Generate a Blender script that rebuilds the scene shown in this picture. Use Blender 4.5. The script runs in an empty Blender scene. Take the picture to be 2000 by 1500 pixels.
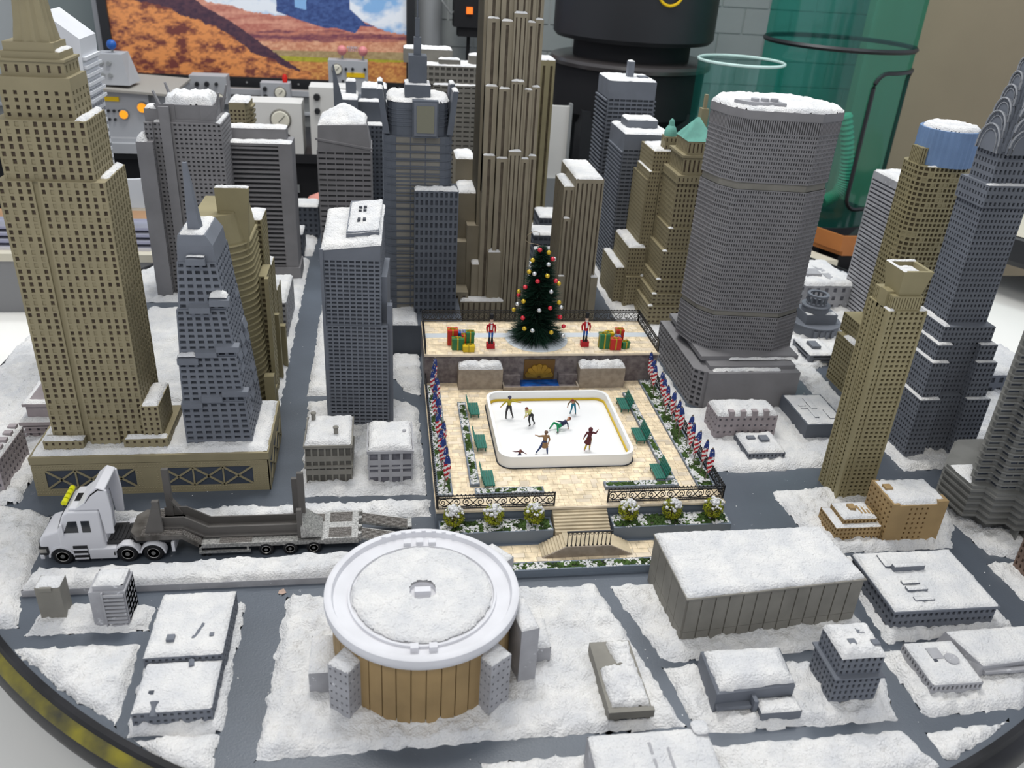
import bpy, math, random
import numpy as np
from mathutils import Matrix, Vector
# All lengths below are in model units; S turns them into metres (the city model is about one metre across).
S = 0.005
PI = math.pi
rnd = random.Random(7)
scn = bpy.context.scene
col = scn.collection

# ---------------------------------------------------------------- camera
CAM_ROT = ((0.9894, 0.0123, -0.1446), (-0.1333, 0.4702, -0.8724), (0.0573, 0.8825, 0.4669))
cd = bpy.data.cameras.new('camera')
cam = bpy.data.objects.new('camera', cd)
col.objects.link(cam)
m3 = Matrix((Vector((0.98941, 0.01229, -0.14460)), Vector((-0.13331, 0.47019, -0.87244)), Vector((0.05727, 0.88248, 0.46685))))
m4 = m3.to_4x4()
m4.translation = Vector((0, 0, 80 * S))
cam.matrix_world = m4
cd.sensor_fit = 'HORIZONTAL'; cd.sensor_width = 36.0
cd.lens = 1662.3 / 2000 * 36
cd.clip_start = 0.01; cd.clip_end = 50
cd.dof.use_dof = True
cd.dof.focus_distance = 140 * S
cd.dof.aperture_fstop = 14.0
scn.camera = cam

# ---------------------------------------------------------------- exposure and light
vs = scn.view_settings
scn.display_settings.display_device = 'sRGB'
vs.view_transform = 'Standard'; vs.look = 'None'; vs.gamma = 1.0; vs.use_curve_mapping = False
vs.exposure = 0.28
w = bpy.data.worlds.new('room_light'); scn.world = w
w.use_nodes = True
w.node_tree.nodes['Background'].inputs[0].default_value = (0.80, 0.85, 0.95, 1)
w.node_tree.nodes['Background'].inputs[1].default_value = 0.62

def area(name, loc, target, size, sizey, power, color=(1, 1, 1)):
    ld = bpy.data.lights.new(name, 'AREA'); ld.shape = 'RECTANGLE'
    ld.size = size * S; ld.size_y = sizey * S; ld.energy = power; ld.color = color
    o = bpy.data.objects.new(name, ld); col.objects.link(o)
    o.location = Vector(loc) * S
    d = (Vector(target) - Vector(loc))
    o.rotation_euler = d.to_track_quat('-Z', 'Y').to_euler()
    return o
# strong ceiling panel behind the model; lamps beside and in front added as fill
area('key_or_fill_light', (-10, 215, 330), (25, 120, 0), 95, 60, 11.0, (1.0, 0.985, 0.95))
area('key_or_fill_light', (210, 240, 300), (40, 130, 0), 80, 60, 4.5, (0.93, 0.96, 1.0))
area('key_or_fill_light', (-40, -90, 300), (25, 130, 10), 120, 80, 6.2, (1.0, 0.96, 0.88))
area('key_or_fill_light', (40, 330, 300), (20, 420, 20), 200, 40, 10.0, (0.95, 0.98, 1.0))  # extra lamp added to brighten the back wall and its picture

# ---------------------------------------------------------------- materials
MATS = {}
def mat(name, c, rough=0.7, var=0.0, scale=60, metal=0.0, spec=0.3, bump=0.0, bscale=400, c2=None, trans=0.0, emis=0.0, dust=None):
    if name in MATS: return MATS[name]
    m = bpy.data.materials.new(name); m.use_nodes = True
    nt = m.node_tree; b = nt.nodes['Principled BSDF']
    b.inputs['Roughness'].default_value = rough
    b.inputs['Metallic'].default_value = metal
    b.inputs['Specular IOR Level'].default_value = spec
    b.inputs['Base Color'].default_value = (*c, 1)
    if trans: b.inputs['Transmission Weight'].default_value = trans
    if emis:
        b.inputs['Emission Color'].default_value = (*c, 1); b.inputs['Emission Strength'].default_value = emis
    tc = nt.nodes.new('ShaderNodeTexCoord')
    last = None
    if var or c2:
        n = nt.nodes.new('ShaderNodeTexNoise'); n.inputs['Scale'].default_value = scale; n.inputs['Detail'].default_value = 6
        nt.links.new(tc.outputs['Object'], n.inputs['Vector'])
        r = nt.nodes.new('ShaderNodeValToRGB')
        r.color_ramp.elements[0].position = 0.35; r.color_ramp.elements[1].position = 0.65
        if c2:
            r.color_ramp.elements[0].color = (*c, 1); r.color_ramp.elements[1].color = (*c2, 1)
        else:
            r.color_ramp.elements[0].color = (*[x * (1 - var) for x in c], 1)
            r.color_ramp.elements[1].color = (*[min(1, x * (1 + var)) for x in c], 1)
        nt.links.new(n.outputs['Fac'], r.inputs['Fac'])
        last = r.outputs['Color']
    if dust:   # flecks of loose flocking that stuck to the paint
        n2 = nt.nodes.new('ShaderNodeTexNoise'); n2.inputs['Scale'].default_value = dust[1]; n2.inputs['Detail'].default_value = 8; n2.inputs['Roughness'].default_value = 0.75
        nt.links.new(tc.outputs['Object'], n2.inputs['Vector'])
        r2 = nt.nodes.new('ShaderNodeValToRGB')
        r2.color_ramp.elements[0].position = dust[0]; r2.color_ramp.elements[1].position = dust[0] + 0.06
        nt.links.new(n2.outputs['Fac'], r2.inputs['Fac'])
        mx = nt.nodes.new('ShaderNodeMix'); mx.data_type = 'RGBA'
        nt.links.new(r2.outputs['Color'], mx.inputs[0])
        if last: nt.links.new(last, mx.inputs[6])
        else: mx.inputs[6].default_value = (*c, 1)
        mx.inputs[7].default_value = (0.72, 0.73, 0.75, 1)
        last = mx.outputs[2]
    if last: nt.links.new(last, b.inputs['Base Color'])
    if bump:
        n = nt.nodes.new('ShaderNodeTexNoise'); n.inputs['Scale'].default_value = bscale; n.inputs['Detail'].default_value = 5
        nt.links.new(tc.outputs['Object'], n.inputs['Vector'])
        bp = nt.nodes.new('ShaderNodeBump'); bp.inputs['Strength'].default_value = bump; bp.inputs['Distance'].default_value = 0.001
        nt.links.new(n.outputs['Fac'], bp.inputs['Height']); nt.links.new(bp.outputs['Normal'], b.inputs['Normal'])
    MATS[name] = m
    return m

SNOW = mat('snow', (0.67, 0.675, 0.69), 0.9, scale=55, bump=0.8, bscale=700, spec=0.1, c2=(0.81, 0.80, 0.785))
SNOW.node_tree.nodes['Bump'].inputs['Distance'].default_value = 0.0022
ROAD = mat('road_paint', (0.082, 0.097, 0.120), 0.36, var=0.16, scale=10, bump=0.12, bscale=900, dust=(0.66, 120), spec=.5)
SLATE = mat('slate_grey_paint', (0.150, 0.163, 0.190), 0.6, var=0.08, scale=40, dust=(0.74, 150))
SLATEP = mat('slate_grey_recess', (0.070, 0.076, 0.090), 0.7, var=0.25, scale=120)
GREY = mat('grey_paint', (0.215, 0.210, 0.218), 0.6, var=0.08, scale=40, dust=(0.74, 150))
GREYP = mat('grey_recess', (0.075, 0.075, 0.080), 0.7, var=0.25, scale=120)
DARK = mat('dark_slate_paint', (0.100, 0.112, 0.135), 0.55, var=0.10, scale=40, dust=(0.74, 150))
DARKP = mat('dark_slate_recess', (0.055, 0.062, 0.078), 0.7, var=0.25, scale=120)
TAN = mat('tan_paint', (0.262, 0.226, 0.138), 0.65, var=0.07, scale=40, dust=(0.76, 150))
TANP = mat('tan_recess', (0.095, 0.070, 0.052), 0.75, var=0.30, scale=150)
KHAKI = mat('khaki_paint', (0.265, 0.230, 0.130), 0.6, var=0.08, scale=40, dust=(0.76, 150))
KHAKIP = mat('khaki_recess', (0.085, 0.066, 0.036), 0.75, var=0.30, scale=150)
SAND = mat('sand_paint', (0.270, 0.235, 0.170), 0.65, var=0.08, scale=40, dust=(0.78, 150))
SANDP = mat('sand_recess', (0.100, 0.080, 0.058), 0.75, var=0.25, scale=150)
OCHRE = mat('ochre_paint', (0.330, 0.225, 0.105), 0.6, var=0.12, scale=40, dust=(0.70, 170))
OCHREP = mat('ochre_recess', (0.16, 0.09, 0.04), 0.75, var=0.3, scale=150)
PALE = mat('pale_grey_paint', (0.36, 0.36, 0.38), 0.65, var=0.12, scale=60, dust=(0.60, 170))
PALEP = mat('pale_grey_recess', (0.13, 0.13, 0.15), 0.75, var=0.3, scale=150)
MAUVE = mat('mauve_grey_paint', (0.33, 0.29, 0.30), 0.65, var=0.12, scale=60, dust=(0.62, 170))
TAUPE = mat('taupe_paint', (0.21, 0.20, 0.175), 0.6, var=0.10, scale=60, dust=(0.70, 170))
TAUPEP = mat('taupe_recess', (0.10, 0.095, 0.085), 0.7, var=0.2, scale=60)

# ---------------------------------------------------------------- mesh building
class MB:
    def __init__(s): s.v = []; s.f = []; s.m = []
    def add(s, vs_, fs, mi=0):
        n = len(s.v); s.v.extend(vs_)
        for f in fs: s.f.append(tuple(i + n for i in f)); s.m.append(mi)
    def quad(s, a, b, c, d, mi=0): s.add([a, b, c, d], [(0, 1, 2, 3)], mi)
    def box(s, x0, x1, y0, y1, z0, z1, mi=0):
        s.add([(x0, y0, z0), (x1, y0, z0), (x1, y1, z0), (x0, y1, z0), (x0, y0, z1), (x1, y0, z1), (x1, y1, z1), (x0, y1, z1)],
              [(0, 1, 5, 4), (1, 2, 6, 5), (2, 3, 7, 6), (3, 0, 4, 7), (4, 5, 6, 7), (3, 2, 1, 0)], mi)
    def prism(s, poly, z0, z1, poly1=None, mi=0, caps=True):
        p1 = poly1 or poly; n = len(poly)
        vs_ = [(x, y, z0) for x, y in poly] + [(x, y, z1) for x, y in p1]
        fs = [(i, (i + 1) % n, n + (i + 1) % n, n + i) for i in range(n)]
        if caps: fs += [tuple(range(n, 2 * n)), tuple(range(n - 1, -1, -1))]
        s.add(vs_, fs, mi)
    def side_prism(s, prof, y0, y1, mi=0):   # profile in x,z (counter-clockwise seen from the front) pushed along y
        n = len(prof)
        vs_ = [(x, y0, z) for x, z in prof] + [(x, y1, z) for x, z in prof]
        s.add(vs_, [((i + 1) % n, i, n + i, n + (i + 1) % n) for i in range(n)] + [tuple(range(n)), tuple(range(2 * n - 1, n - 1, -1))], mi)
    def lathe(s, cx, cy, prof, n=24, mi=0, sx=1.0, sy=1.0, caps=True):
        k = len(prof); vs_ = []
        for r, z in prof:
            for i in range(n):
                a = 2 * PI * i / n; vs_.append((cx + r * sx * math.cos(a), cy + r * sy * math.sin(a), z))
        fs = [(j * n + i, j * n + (i + 1) % n, (j + 1) * n + (i + 1) % n, (j + 1) * n + i) for j in range(k - 1) for i in range(n)]
        if caps: fs += [tuple(range(n - 1, -1, -1)), tuple(range((k - 1) * n, k * n))]
        s.add(vs_, fs, mi)
    def tube(s, pts, r, n=6, mi=0, caps=True, closed=False):
        P = [Vector(p) for p in pts]; k = len(P); vs_ = []
        rr = r if isinstance(r, (list, tuple)) else [r] * k
        up = Vector((0, 0, 1))
        for j in range(k):
            a = P[(j - 1) % k] if closed else P[max(j - 1, 0)]; b = P[(j + 1) % k] if closed else P[min(j + 1, k - 1)]
            t = (b - a); t = t.normalized() if t.length > 1e-9 else Vector((0, 0, 1))
            u = up.cross(t)
            if u.length < 0.05: u = Vector((1, 0, 0)).cross(t)
            u.normalize(); q = t.cross(u)
            for i in range(n):
                an = 2 * PI * i / n + PI / n
                p = P[j] + (u * math.cos(an) + q * math.sin(an)) * rr[j]; vs_.append(tuple(p))
        jj = k if closed else k - 1
        fs = [(j * n + i, j * n + (i + 1) % n, ((j + 1) % k) * n + (i + 1) % n, ((j + 1) % k) * n + i) for j in range(jj) for i in range(n)]
        if caps and not closed: fs += [tuple(range(n - 1, -1, -1)), tuple(range((k - 1) * n, k * n))]
        s.add(vs_, fs, mi)
    def ball(s, c, r, n=10, mi=0, sz=1.0):
        k = max(4, n // 2 + 1)
        prof = [(max(1e-4, r * math.sin(PI * j / k)), c[2] - r * sz * math.cos(PI * j / k)) for j in range(k + 1)]
        s.lathe(c[0], c[1], prof, n, mi, caps=False)
    def beam(s, a, b, wd, ht, mi=0):   # square bar
        A = Vector(a); B = Vector(b); t = (B - A).normalized(); u = Vector((0, 0, 1)).cross(t)
        if u.length < 0.05: u = Vector((1, 0, 0))
        u.normalize(); q = t.cross(u)
        vs_ = []
        for P in (A, B):
            for su, sq in ((-1, -1), (1, -1), (1, 1), (-1, 1)): vs_.append(tuple(P + u * su * wd / 2 + q * sq * ht / 2))
        s.add(vs_, [(0, 1, 5, 4), (1, 2, 6, 5), (2, 3, 7, 6), (3, 0, 4, 7), (3, 2, 1, 0), (4, 5, 6, 7)], mi)
    def mesh(s, name, mats, org=(0, 0, 0), smooth=False, angle=35):
        me = bpy.data.meshes.new(name)
        a = (np.array(s.v, dtype=float) - np.array(org, dtype=float)) * S
        me.from_pydata(a.tolist(), [], s.f)
        for m in (mats if isinstance(mats, (list, tuple)) else [mats]): me.materials.append(m)
        if any(s.m): me.polygons.foreach_set('material_index', s.m)
        if smooth:
            me.polygons.foreach_set('use_smooth', [True] * len(s.f)); me.update()
            me.set_sharp_from_angle(angle=math.radians(angle))
        me.update()
        return me
    def build(s, name, mats, parent=None, org=None, smooth=False, kind=None, label=None, angle=35):
        if not s.f: return None
        if org is None: org = tuple(parent['org']) if parent is not None and 'org' in parent else (0, 0, 0)
        o = bpy.data.objects.new(name, s.mesh(name, mats, org, smooth, angle)); col.objects.link(o)
        if parent is not None: o.parent = parent
        else: o.location = Vector(org) * S
        if parent is not None: o['org'] = org
        if kind: o['kind'] = kind
        if label: o['label'] = label
        return o

def thing(name, label, cat, org, group=None, rot=0.0):
    o = bpy.data.objects.new(name, None); col.objects.link(o); o.empty_display_size = 0.005
    o.location = Vector(org) * S; o.rotation_euler = (0, 0, rot)
    o['org'] = tuple(float(x) for x in org); o['label'] = label; o['category'] = cat
    if group: o['group'] = group
    return o
def tag(o, label, cat, group=None, kind=None):
    o['label'] = label; o['category'] = cat
    if group: o['group'] = group
    if kind: o['kind'] = kind
    return o
def copy_tree(o, parent=None, label=None, loc=None, rot=None):
    c = o.copy(); col.objects.link(c)
    if parent is not None: c.parent = parent
    if label: c['label'] = label
    if loc is not None: c.location = Vector(loc) * S
    if rot is not None: c.rotation_euler = (0, 0, rot)
    for ch in list(o.children): copy_tree(ch, c)
    return c
def R(x0, x1, y0, y1): return [(x0, y0), (x1, y0), (x1, y1), (x0, y1)]

CX, CY = 35.0, 162.0   # middle of the round base and its measured outline
def rim_r(deg):
    return np.interp(deg, [0, 35, 90, 140, 178, 200, 222, 236, 260, 281, 285, 291, 298, 315, 340, 360], [107, 110, 108, 108, 107.5, 110, 113, 114.3, 112.2, 110, 109, 107.3, 106, 105, 105.5, 107])
# value noise on arrays
_perm = np.random.RandomState(3).rand(256, 256)
def vnoise(x, y, seed=0):
    x = np.asarray(x) + seed * 17.3; y = np.asarray(y) + seed * 9.1
    xi = np.floor(x).astype(int); yi = np.floor(y).astype(int); fx = x - xi; fy = y - yi
    fx = fx * fx * (3 - 2 * fx); fy = fy * fy * (3 - 2 * fy)
    g = lambda i, j: _perm[i & 255, j & 255]
    return (g(xi, yi) * (1 - fx) + g(xi + 1, yi) * fx) * (1 - fy) + (g(xi, yi + 1) * (1 - fx) + g(xi + 1, yi + 1) * fx) * fy
def fbm(x, y, seed=0, o=4):
    t = 0; a = 0.5
    for k in range(o): t = t + a * vnoise(x * 2 ** k, y * 2 ** k, seed + k); a *= 0.5
    return t
def snow_sheet(mb, poly, z, th, step=0.45, seed=0, rag=0.5, zf=None, rough=0.35, mi=0, edge=0.7, board=False):
    """Lumpy sheet of snow over a polygon; its edge is ragged and falls to the surface it lies on."""
    P = np.array(poly, dtype=float); x0, y0 = P.min(0) ; x1, y1 = P.max(0)
    nx = max(3, int((x1 - x0) / step) + 2); ny = max(3, int((y1 - y0) / step) + 2)
    X, Y = np.meshgrid(np.linspace(x0, x1, nx), np.linspace(y0, y1, ny))
    Q = np.roll(P, -1, 0)
    inside = np.zeros(X.shape, bool); dist = np.full(X.shape, 1e9)
    for (ax, ay), (bx, by) in zip(P, Q):
        c = ((ay > Y) != (by > Y))
        with np.errstate(divide='ignore', invalid='ignore'):
            xi = (bx - ax) * (Y - ay) / (by - ay if by != ay else 1e-9) + ax
        inside ^= (c & (X < xi))
        dx, dy = bx - ax, by - ay; L = dx * dx + dy * dy + 1e-12
        t = np.clip(((X - ax) * dx + (Y - ay) * dy) / L, 0, 1)
        dist = np.minimum(dist, np.hypot(X - ax - t * dx, Y - ay - t * dy))
    sd = np.where(inside, dist, -dist) - rag * (fbm(X * 0.9, Y * 0.9, seed + 5) - 0.3) * 1.2
    e = np.clip(sd / edge, 0, 1); e = np.sqrt(e)
    n1 = fbm(X * 0.45, Y * 0.45, seed); n2 = fbm(X * 1.5, Y * 1.5, seed + 9)
    hgt = e * th * (0.45 + rough * 2.0 * (n1 - 0.25) + rough * 1.8 * (n2 - 0.45) + 0.25)
    if board:   # stop at the edge of the round base
        sd = np.minimum(sd, rim_r(np.degrees(np.arctan2(Y - CY, X - CX)) % 360) - 0.5 - np.hypot(X - CX, Y - CY)); hgt = hgt * np.clip(sd / edge, 0, 1) ** .5
    gy, gx = np.gradient(sd, (y1 - y0) / (ny - 1), (x1 - x0) / (nx - 1)); gg = np.maximum(gx * gx + gy * gy, .3)
    sn_ = np.clip(-sd, 0, step * 1.5) / gg   # pull the outermost points back onto the outline
    Z = (z if zf is None else zf(X, Y)) + np.maximum(hgt, 0)
    inner = sd > 0.0; X = X + sn_ * gx; Y = Y + sn_ * gy
    ok = sd > -step * 1.05
    J = (np.random.RandomState(seed + 1).rand(*X.shape, 2) - .5) * step * 0.35 * inner[..., None]
    base = len(mb.v); idx = -np.ones(X.shape, int); k = 0
    cell = ok[:-1, :-1] & ok[1:, :-1] & ok[:-1, 1:] & ok[1:, 1:]
    need = np.zeros(X.shape, bool)
    need[:-1, :-1] |= cell; need[1:, :-1] |= cell; need[:-1, 1:] |= cell; need[1:, 1:] |= cell
    ids = np.argwhere(need)
    idx[need] = np.arange(len(ids)) + base
    mb.v.extend([(float(X[i, j] + J[i, j, 0]), float(Y[i, j] + J[i, j, 1]), float(Z[i, j])) for i, j in ids])
    for i, j in np.argwhere(cell):
        mb.f.append((int(idx[i, j]), int(idx[i, j + 1]), int(idx[i + 1, j + 1]), int(idx[i + 1, j]))); mb.m.append(mi)

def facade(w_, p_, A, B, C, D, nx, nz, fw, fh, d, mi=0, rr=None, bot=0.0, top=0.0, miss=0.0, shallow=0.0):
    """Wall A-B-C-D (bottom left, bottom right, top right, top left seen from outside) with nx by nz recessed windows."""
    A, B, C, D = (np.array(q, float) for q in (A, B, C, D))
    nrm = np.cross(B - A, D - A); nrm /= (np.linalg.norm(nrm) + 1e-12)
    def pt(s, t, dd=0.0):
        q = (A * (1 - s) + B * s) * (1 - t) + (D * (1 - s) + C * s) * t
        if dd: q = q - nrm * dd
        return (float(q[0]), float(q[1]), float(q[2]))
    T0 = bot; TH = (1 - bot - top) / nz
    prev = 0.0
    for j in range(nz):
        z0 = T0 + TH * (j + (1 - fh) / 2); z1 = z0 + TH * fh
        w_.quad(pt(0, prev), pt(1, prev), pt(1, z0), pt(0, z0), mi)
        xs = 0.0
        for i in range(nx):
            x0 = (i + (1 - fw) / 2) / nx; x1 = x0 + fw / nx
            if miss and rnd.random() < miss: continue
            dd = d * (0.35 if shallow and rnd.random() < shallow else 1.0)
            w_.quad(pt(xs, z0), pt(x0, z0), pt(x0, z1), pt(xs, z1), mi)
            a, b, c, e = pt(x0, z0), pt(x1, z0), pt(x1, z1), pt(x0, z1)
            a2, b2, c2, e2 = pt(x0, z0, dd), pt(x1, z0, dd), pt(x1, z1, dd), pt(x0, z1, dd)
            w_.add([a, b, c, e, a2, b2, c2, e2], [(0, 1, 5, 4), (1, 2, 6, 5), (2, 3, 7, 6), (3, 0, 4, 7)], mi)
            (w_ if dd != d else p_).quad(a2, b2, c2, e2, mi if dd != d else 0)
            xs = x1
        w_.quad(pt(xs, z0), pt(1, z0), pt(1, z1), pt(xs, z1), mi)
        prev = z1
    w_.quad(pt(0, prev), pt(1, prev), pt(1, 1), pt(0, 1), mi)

class Tower:
    def __init__(s, name, label, cat, org, wall, pane, rot=0.0, group=None):
        s.t = thing(name, label, cat, org, group, rot); s.w = MB(); s.p = MB(); s.s = MB(); s.x = []
        s.wall, s.pane = wall, pane; s.seed = int(abs(org[0] * 13 + org[1] * 7)) % 97
    def tier(s, poly, z0, z1, spec=None, poly1=None, cap=True, mi=0, snow=0.0, only=None, back=False, bot=0.0, top=0.0, plain=(), skip=()):
        """One storey block: spec = (cell width, cell height, window width share, height share, depth)."""
        p1 = poly1 or poly; n = len(poly)
        for i in range(n):
            if i in skip: continue
            a, b = poly[i], poly[(i + 1) % n]; c, d = p1[(i + 1) % n], p1[i]
            L = math.hypot(b[0] - a[0], b[1] - a[1]); ny = -(b[0] - a[0]) / (L + 1e-9)
            A, B, C, D = (*a, z0), (*b, z0), (*c, z1), (*d, z1)
            if spec is None or (ny > 0.5 and not back) or (only is not None and i not in only) or L < spec[0] * 0.7 or i in plain:
                s.w.quad(A, B, C, D, mi)
            else:
                facade(s.w, s.p, A, B, C, D, max(1, round(L / spec[0])), max(1, round((z1 - z0) * (1 - bot - top) / spec[1])), spec[2], spec[3], spec[4], mi,
                       bot=bot, top=top, shallow=spec[5] if len(spec) > 5 else 0, miss=spec[6] if len(spec) > 6 else 0)
        if cap: s.w.add([(x, y, z1) for x, y in p1], [tuple(range(n))], mi)
        if snow: s.snow(p1, z1, snow)
    def snow(s, poly, z, th, step=0.4, rag=0.3, zf=None):
        s.seed += 1
        snow_sheet(s.s, poly, z, th, step, s.seed, rag, zf)
    def done(s, extra=()):
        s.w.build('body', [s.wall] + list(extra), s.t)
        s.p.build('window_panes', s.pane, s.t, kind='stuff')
        s.s.build('roof_snow', SNOW, s.t, smooth=True, kind='stuff', angle=60)
        return s.t
# ================================================================ the setting
BLACK = mat('black_plastic', (0.016, 0.017, 0.020), 0.45, spec=0.4)
BLACKM = mat('black_matt', (0.012, 0.012, 0.014), 0.7)
WHITE = mat('white_laminate', (0.88, 0.87, 0.83), 0.5, var=0.03, scale=3)
STEEL = mat('grey_steel', (0.30, 0.31, 0.31), 0.45, metal=0.3)
PANEL = mat('console_grey', (0.40, 0.41, 0.43), 0.5, var=0.05, scale=10)
PANELW = mat('panel_white', (0.66, 0.65, 0.62), 0.5, var=0.04, scale=8)
AMBER = mat('amber_lamp', (0.95, 0.36, 0.02), 0.3, emis=0.5)
YEL = mat('yellow_label', (0.80, 0.52, 0.01), 0.5)
DIAL = mat('dial_cream', (0.75, 0.72, 0.60), 0.4)
RED = mat('red_gloss', (0.62, 0.02, 0.015), 0.3)
BLUE = mat('blue_gloss', (0.02, 0.10, 0.38), 0.3)
BLOCKM = mat('wall_block_paint', (0.275, 0.290, 0.290), 0.75, var=0.04, scale=5, bump=0.3, bscale=120)
MORTAR = mat('wall_mortar', (0.40, 0.42, 0.42), 0.8)

def struct(mb, name, m, smooth=False):
    o = mb.build(name, m, None, org=(0, 0, 0), smooth=smooth); o['kind'] = 'structure'; return o
m = MB(); m.box(-260, 460, -120, 440, -164, -160); struct(m, 'floor', mat('floor_dark', (0.10, 0.10, 0.10), 0.6))
m = MB(); m.box(-260, 460, 431, 436, -160, 210)
wall = struct(m, 'wall_back', MORTAR)
bm_ = MB(); bm_.box(-11.6, 11.6, -0.6, 0.2, -5.6, 5.6)
blk = None
for r in range(12):
    for c in range(19):
        x = -150 + c * 24 + (12 if r % 2 else 0); z = -22 + r * 11.8
        if blk is None:
            blk = bm_.build('wall_block', BLOCKM, wall, org=(0, 0, 0)); o = blk
        else:
            o = blk.copy(); col.objects.link(o)
        o.location = Vector((x, 431, z)) * S
m = MB(); m.box(226, 455, 404, 410, -160, 210); struct(m, 'wall_right', mat('tan_wall_paint', (0.36, 0.285, 0.195), 0.85, var=0.05, scale=4, bump=0.2, bscale=200))
# ceiling is above the lamps
m = MB(); m.box(-260, 460, -300, 440, 380, 384); struct(m, 'ceiling', mat('ceiling_white', (0.8, 0.8, 0.78), 0.9))

t = thing('worktable', 'large white laminate table under the round model base', 'table', (30, 100, -18.5))
m = MB(); m.box(-230, 228, -70, 262, -22, -18.5); m.build('tabletop', WHITE, t)
for x in (-220, 220):
    for y in (-60, 252):
        m = MB(); m.box(x - 4, x + 4, y - 4, y + 4, -160, -22); m.build('leg', BLACK, t)

# the round base with its blackened rim
t = thing('model_base', 'round grey-painted model base with a worn black rim on the white table', 'model base', (CX, CY, -18.5))
_k = np.exp(-np.linspace(-2, 2, 41) ** 2); _k /= _k.sum()
_rr = np.convolve(np.concatenate([rim_r(np.arange(0, 360, 1.8))] * 3), _k, 'same')[200:400]
m = MB(); m.prism([(CX + _rr[i] * math.cos(2 * PI * i / 200), CY + _rr[i] * math.sin(2 * PI * i / 200)) for i in range(200)], -3.6, 0)
m.build('street_board', ROAD, t)
m = MB(); m.lathe(CX, CY, [(88, -18.5), (94, -3.6)], 48); m.build('pedestal', BLACK, t)
RIMK = mat('rim_black', (0.011, 0.011, 0.013), 0.45, var=0.5, scale=30, spec=0.3)
RIMY = mat('rim_worn_yellow', (0.030, 0.030, 0.028), 0.5, c2=(0.22, 0.19, 0.02), scale=34)
m = MB(); prof = [(-.2, -.5), (.1, .45), (.8, .4), (1.1, -.1), (1.8, -.4), (2.3, -1.1), (2.7, -2.2), (2.5, -3.2), (1, -3.8), (-2, -3.8)]
N = 200; k0 = len(m.v)
for r, z in prof:
    for i in range(N):
        a = 2 * PI * i / N; m.v.append((CX + (_rr[i] + r) * math.cos(a), CY + (_rr[i] + r) * math.sin(a), z))
for j in range(len(prof) - 1):
    for i in range(N):
        m.f.append((j * N + i, j * N + (i + 1) % N, (j + 1) * N + (i + 1) % N, (j + 1) * N + i))
        an = 360 * i / N
        m.m.append(1 if (j in (3, 4) and (212 < an < 246 or 300 < an < 306)) else 0)
m.build('rim', [RIMK, RIMY], t, smooth=True)

# ---------------------------------------------------------------- things beyond the table
t = thing('storage_counter', 'grey counter with a cream top edge beyond the tall tan tower', 'counter', (-120, 240, -18.5))
m = MB(); m.box(-230, -62, 229, 262, -18.5, -3.6); m.build('carcass', mat('counter_grey', (0.22, 0.22, 0.225), 0.6), t)
m = MB(); m.box(-232, -61, 228, 262, -3.6, -1.5); m.build('countertop', mat('counter_cream', (0.58, 0.54, 0.44), 0.5), t)
t = thing('rail_stack', 'stack of bright metal channel lengths lying on the grey counter', 'metal rails', (-100, 236, -1.5))
ALU = mat('aluminium', (0.62, 0.62, 0.70), 0.28, metal=0.8)
for k in range(4):
    m = MB(); z = -1.5 + k * .95
    m.box(-210, -63, 231 + k * 3, 239 + k * 3, z, z + .3); m.box(-210, -63, 231 + k * 3, 231.4 + k * 3, z + .3, z + .9); m.box(-210, -63, 238.6 + k * 3, 239 + k * 3, z + .3, z + .9)
    m.build('rail', ALU, t)
t = thing('cardboard_sheet', 'brown cardboard sheet lying behind the metal channel lengths', 'cardboard', (-100, 254, -1.5))
m = MB(); m.box(-190, -63, 251, 261, -1.5, .6); m.box(-192, -63, 250.5, 252, .6, 1.0); m.build('sheet', mat('cardboard', (0.34, 0.20, 0.11), 0.8, var=.2, scale=8), t)

def chair(x, y, label, shellm, padm, zt):
    t = thing('shell_chair', label, 'chair', (x, y, -160))
    m = MB(); n = 14; prof = []
    for k in range(n + 1):
        a = PI * (0.08 + 0.84 * k / n); prof.append((x - 15 * math.cos(a), y - 9 * math.sin(a)))
    inner = [(px + (x - px) * .12, py + (y - py) * .12) for px, py in reversed(prof)]
    m.prism(prof + inner, zt - 22, zt, None); m.build('backrest', shellm, t, smooth=True)
    m = MB(); m.lathe(x, y, [(4, zt - 26), (13, zt - 25), (14.2, zt - 18), (13, zt - 10), (4, zt - 8)], 24); m.build('seat_cushion', padm, t, smooth=True, angle=60)
    m = MB(); m.lathe(x, y, [(1.6, -155), (1.6, zt - 26)], 12); m.build('column', BLACK, t)
    for k in range(5):
        a = 2 * PI * k / 5; m = MB(); m.beam((x, y, -156), (x + 16 * math.cos(a), y + 16 * math.sin(a), -158.5), 2.4, 2.4); m.build('leg', BLACK, t)
    return t
PADB = mat('beige_vinyl', (0.30, 0.26, 0.21), 0.6); SHW = mat('white_shell', (0.72, 0.74, 0.78), 0.4); SHG = mat('grey_shell', (0.30, 0.29, 0.28), 0.5)
chair(-84, 292, 'white shell chair with a beige seat beyond the tall tan tower', SHW, PADB, 4)
chair(-45, 302, 'grey shell chair seen between the grey towers', SHG, PADB, -3)

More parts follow.
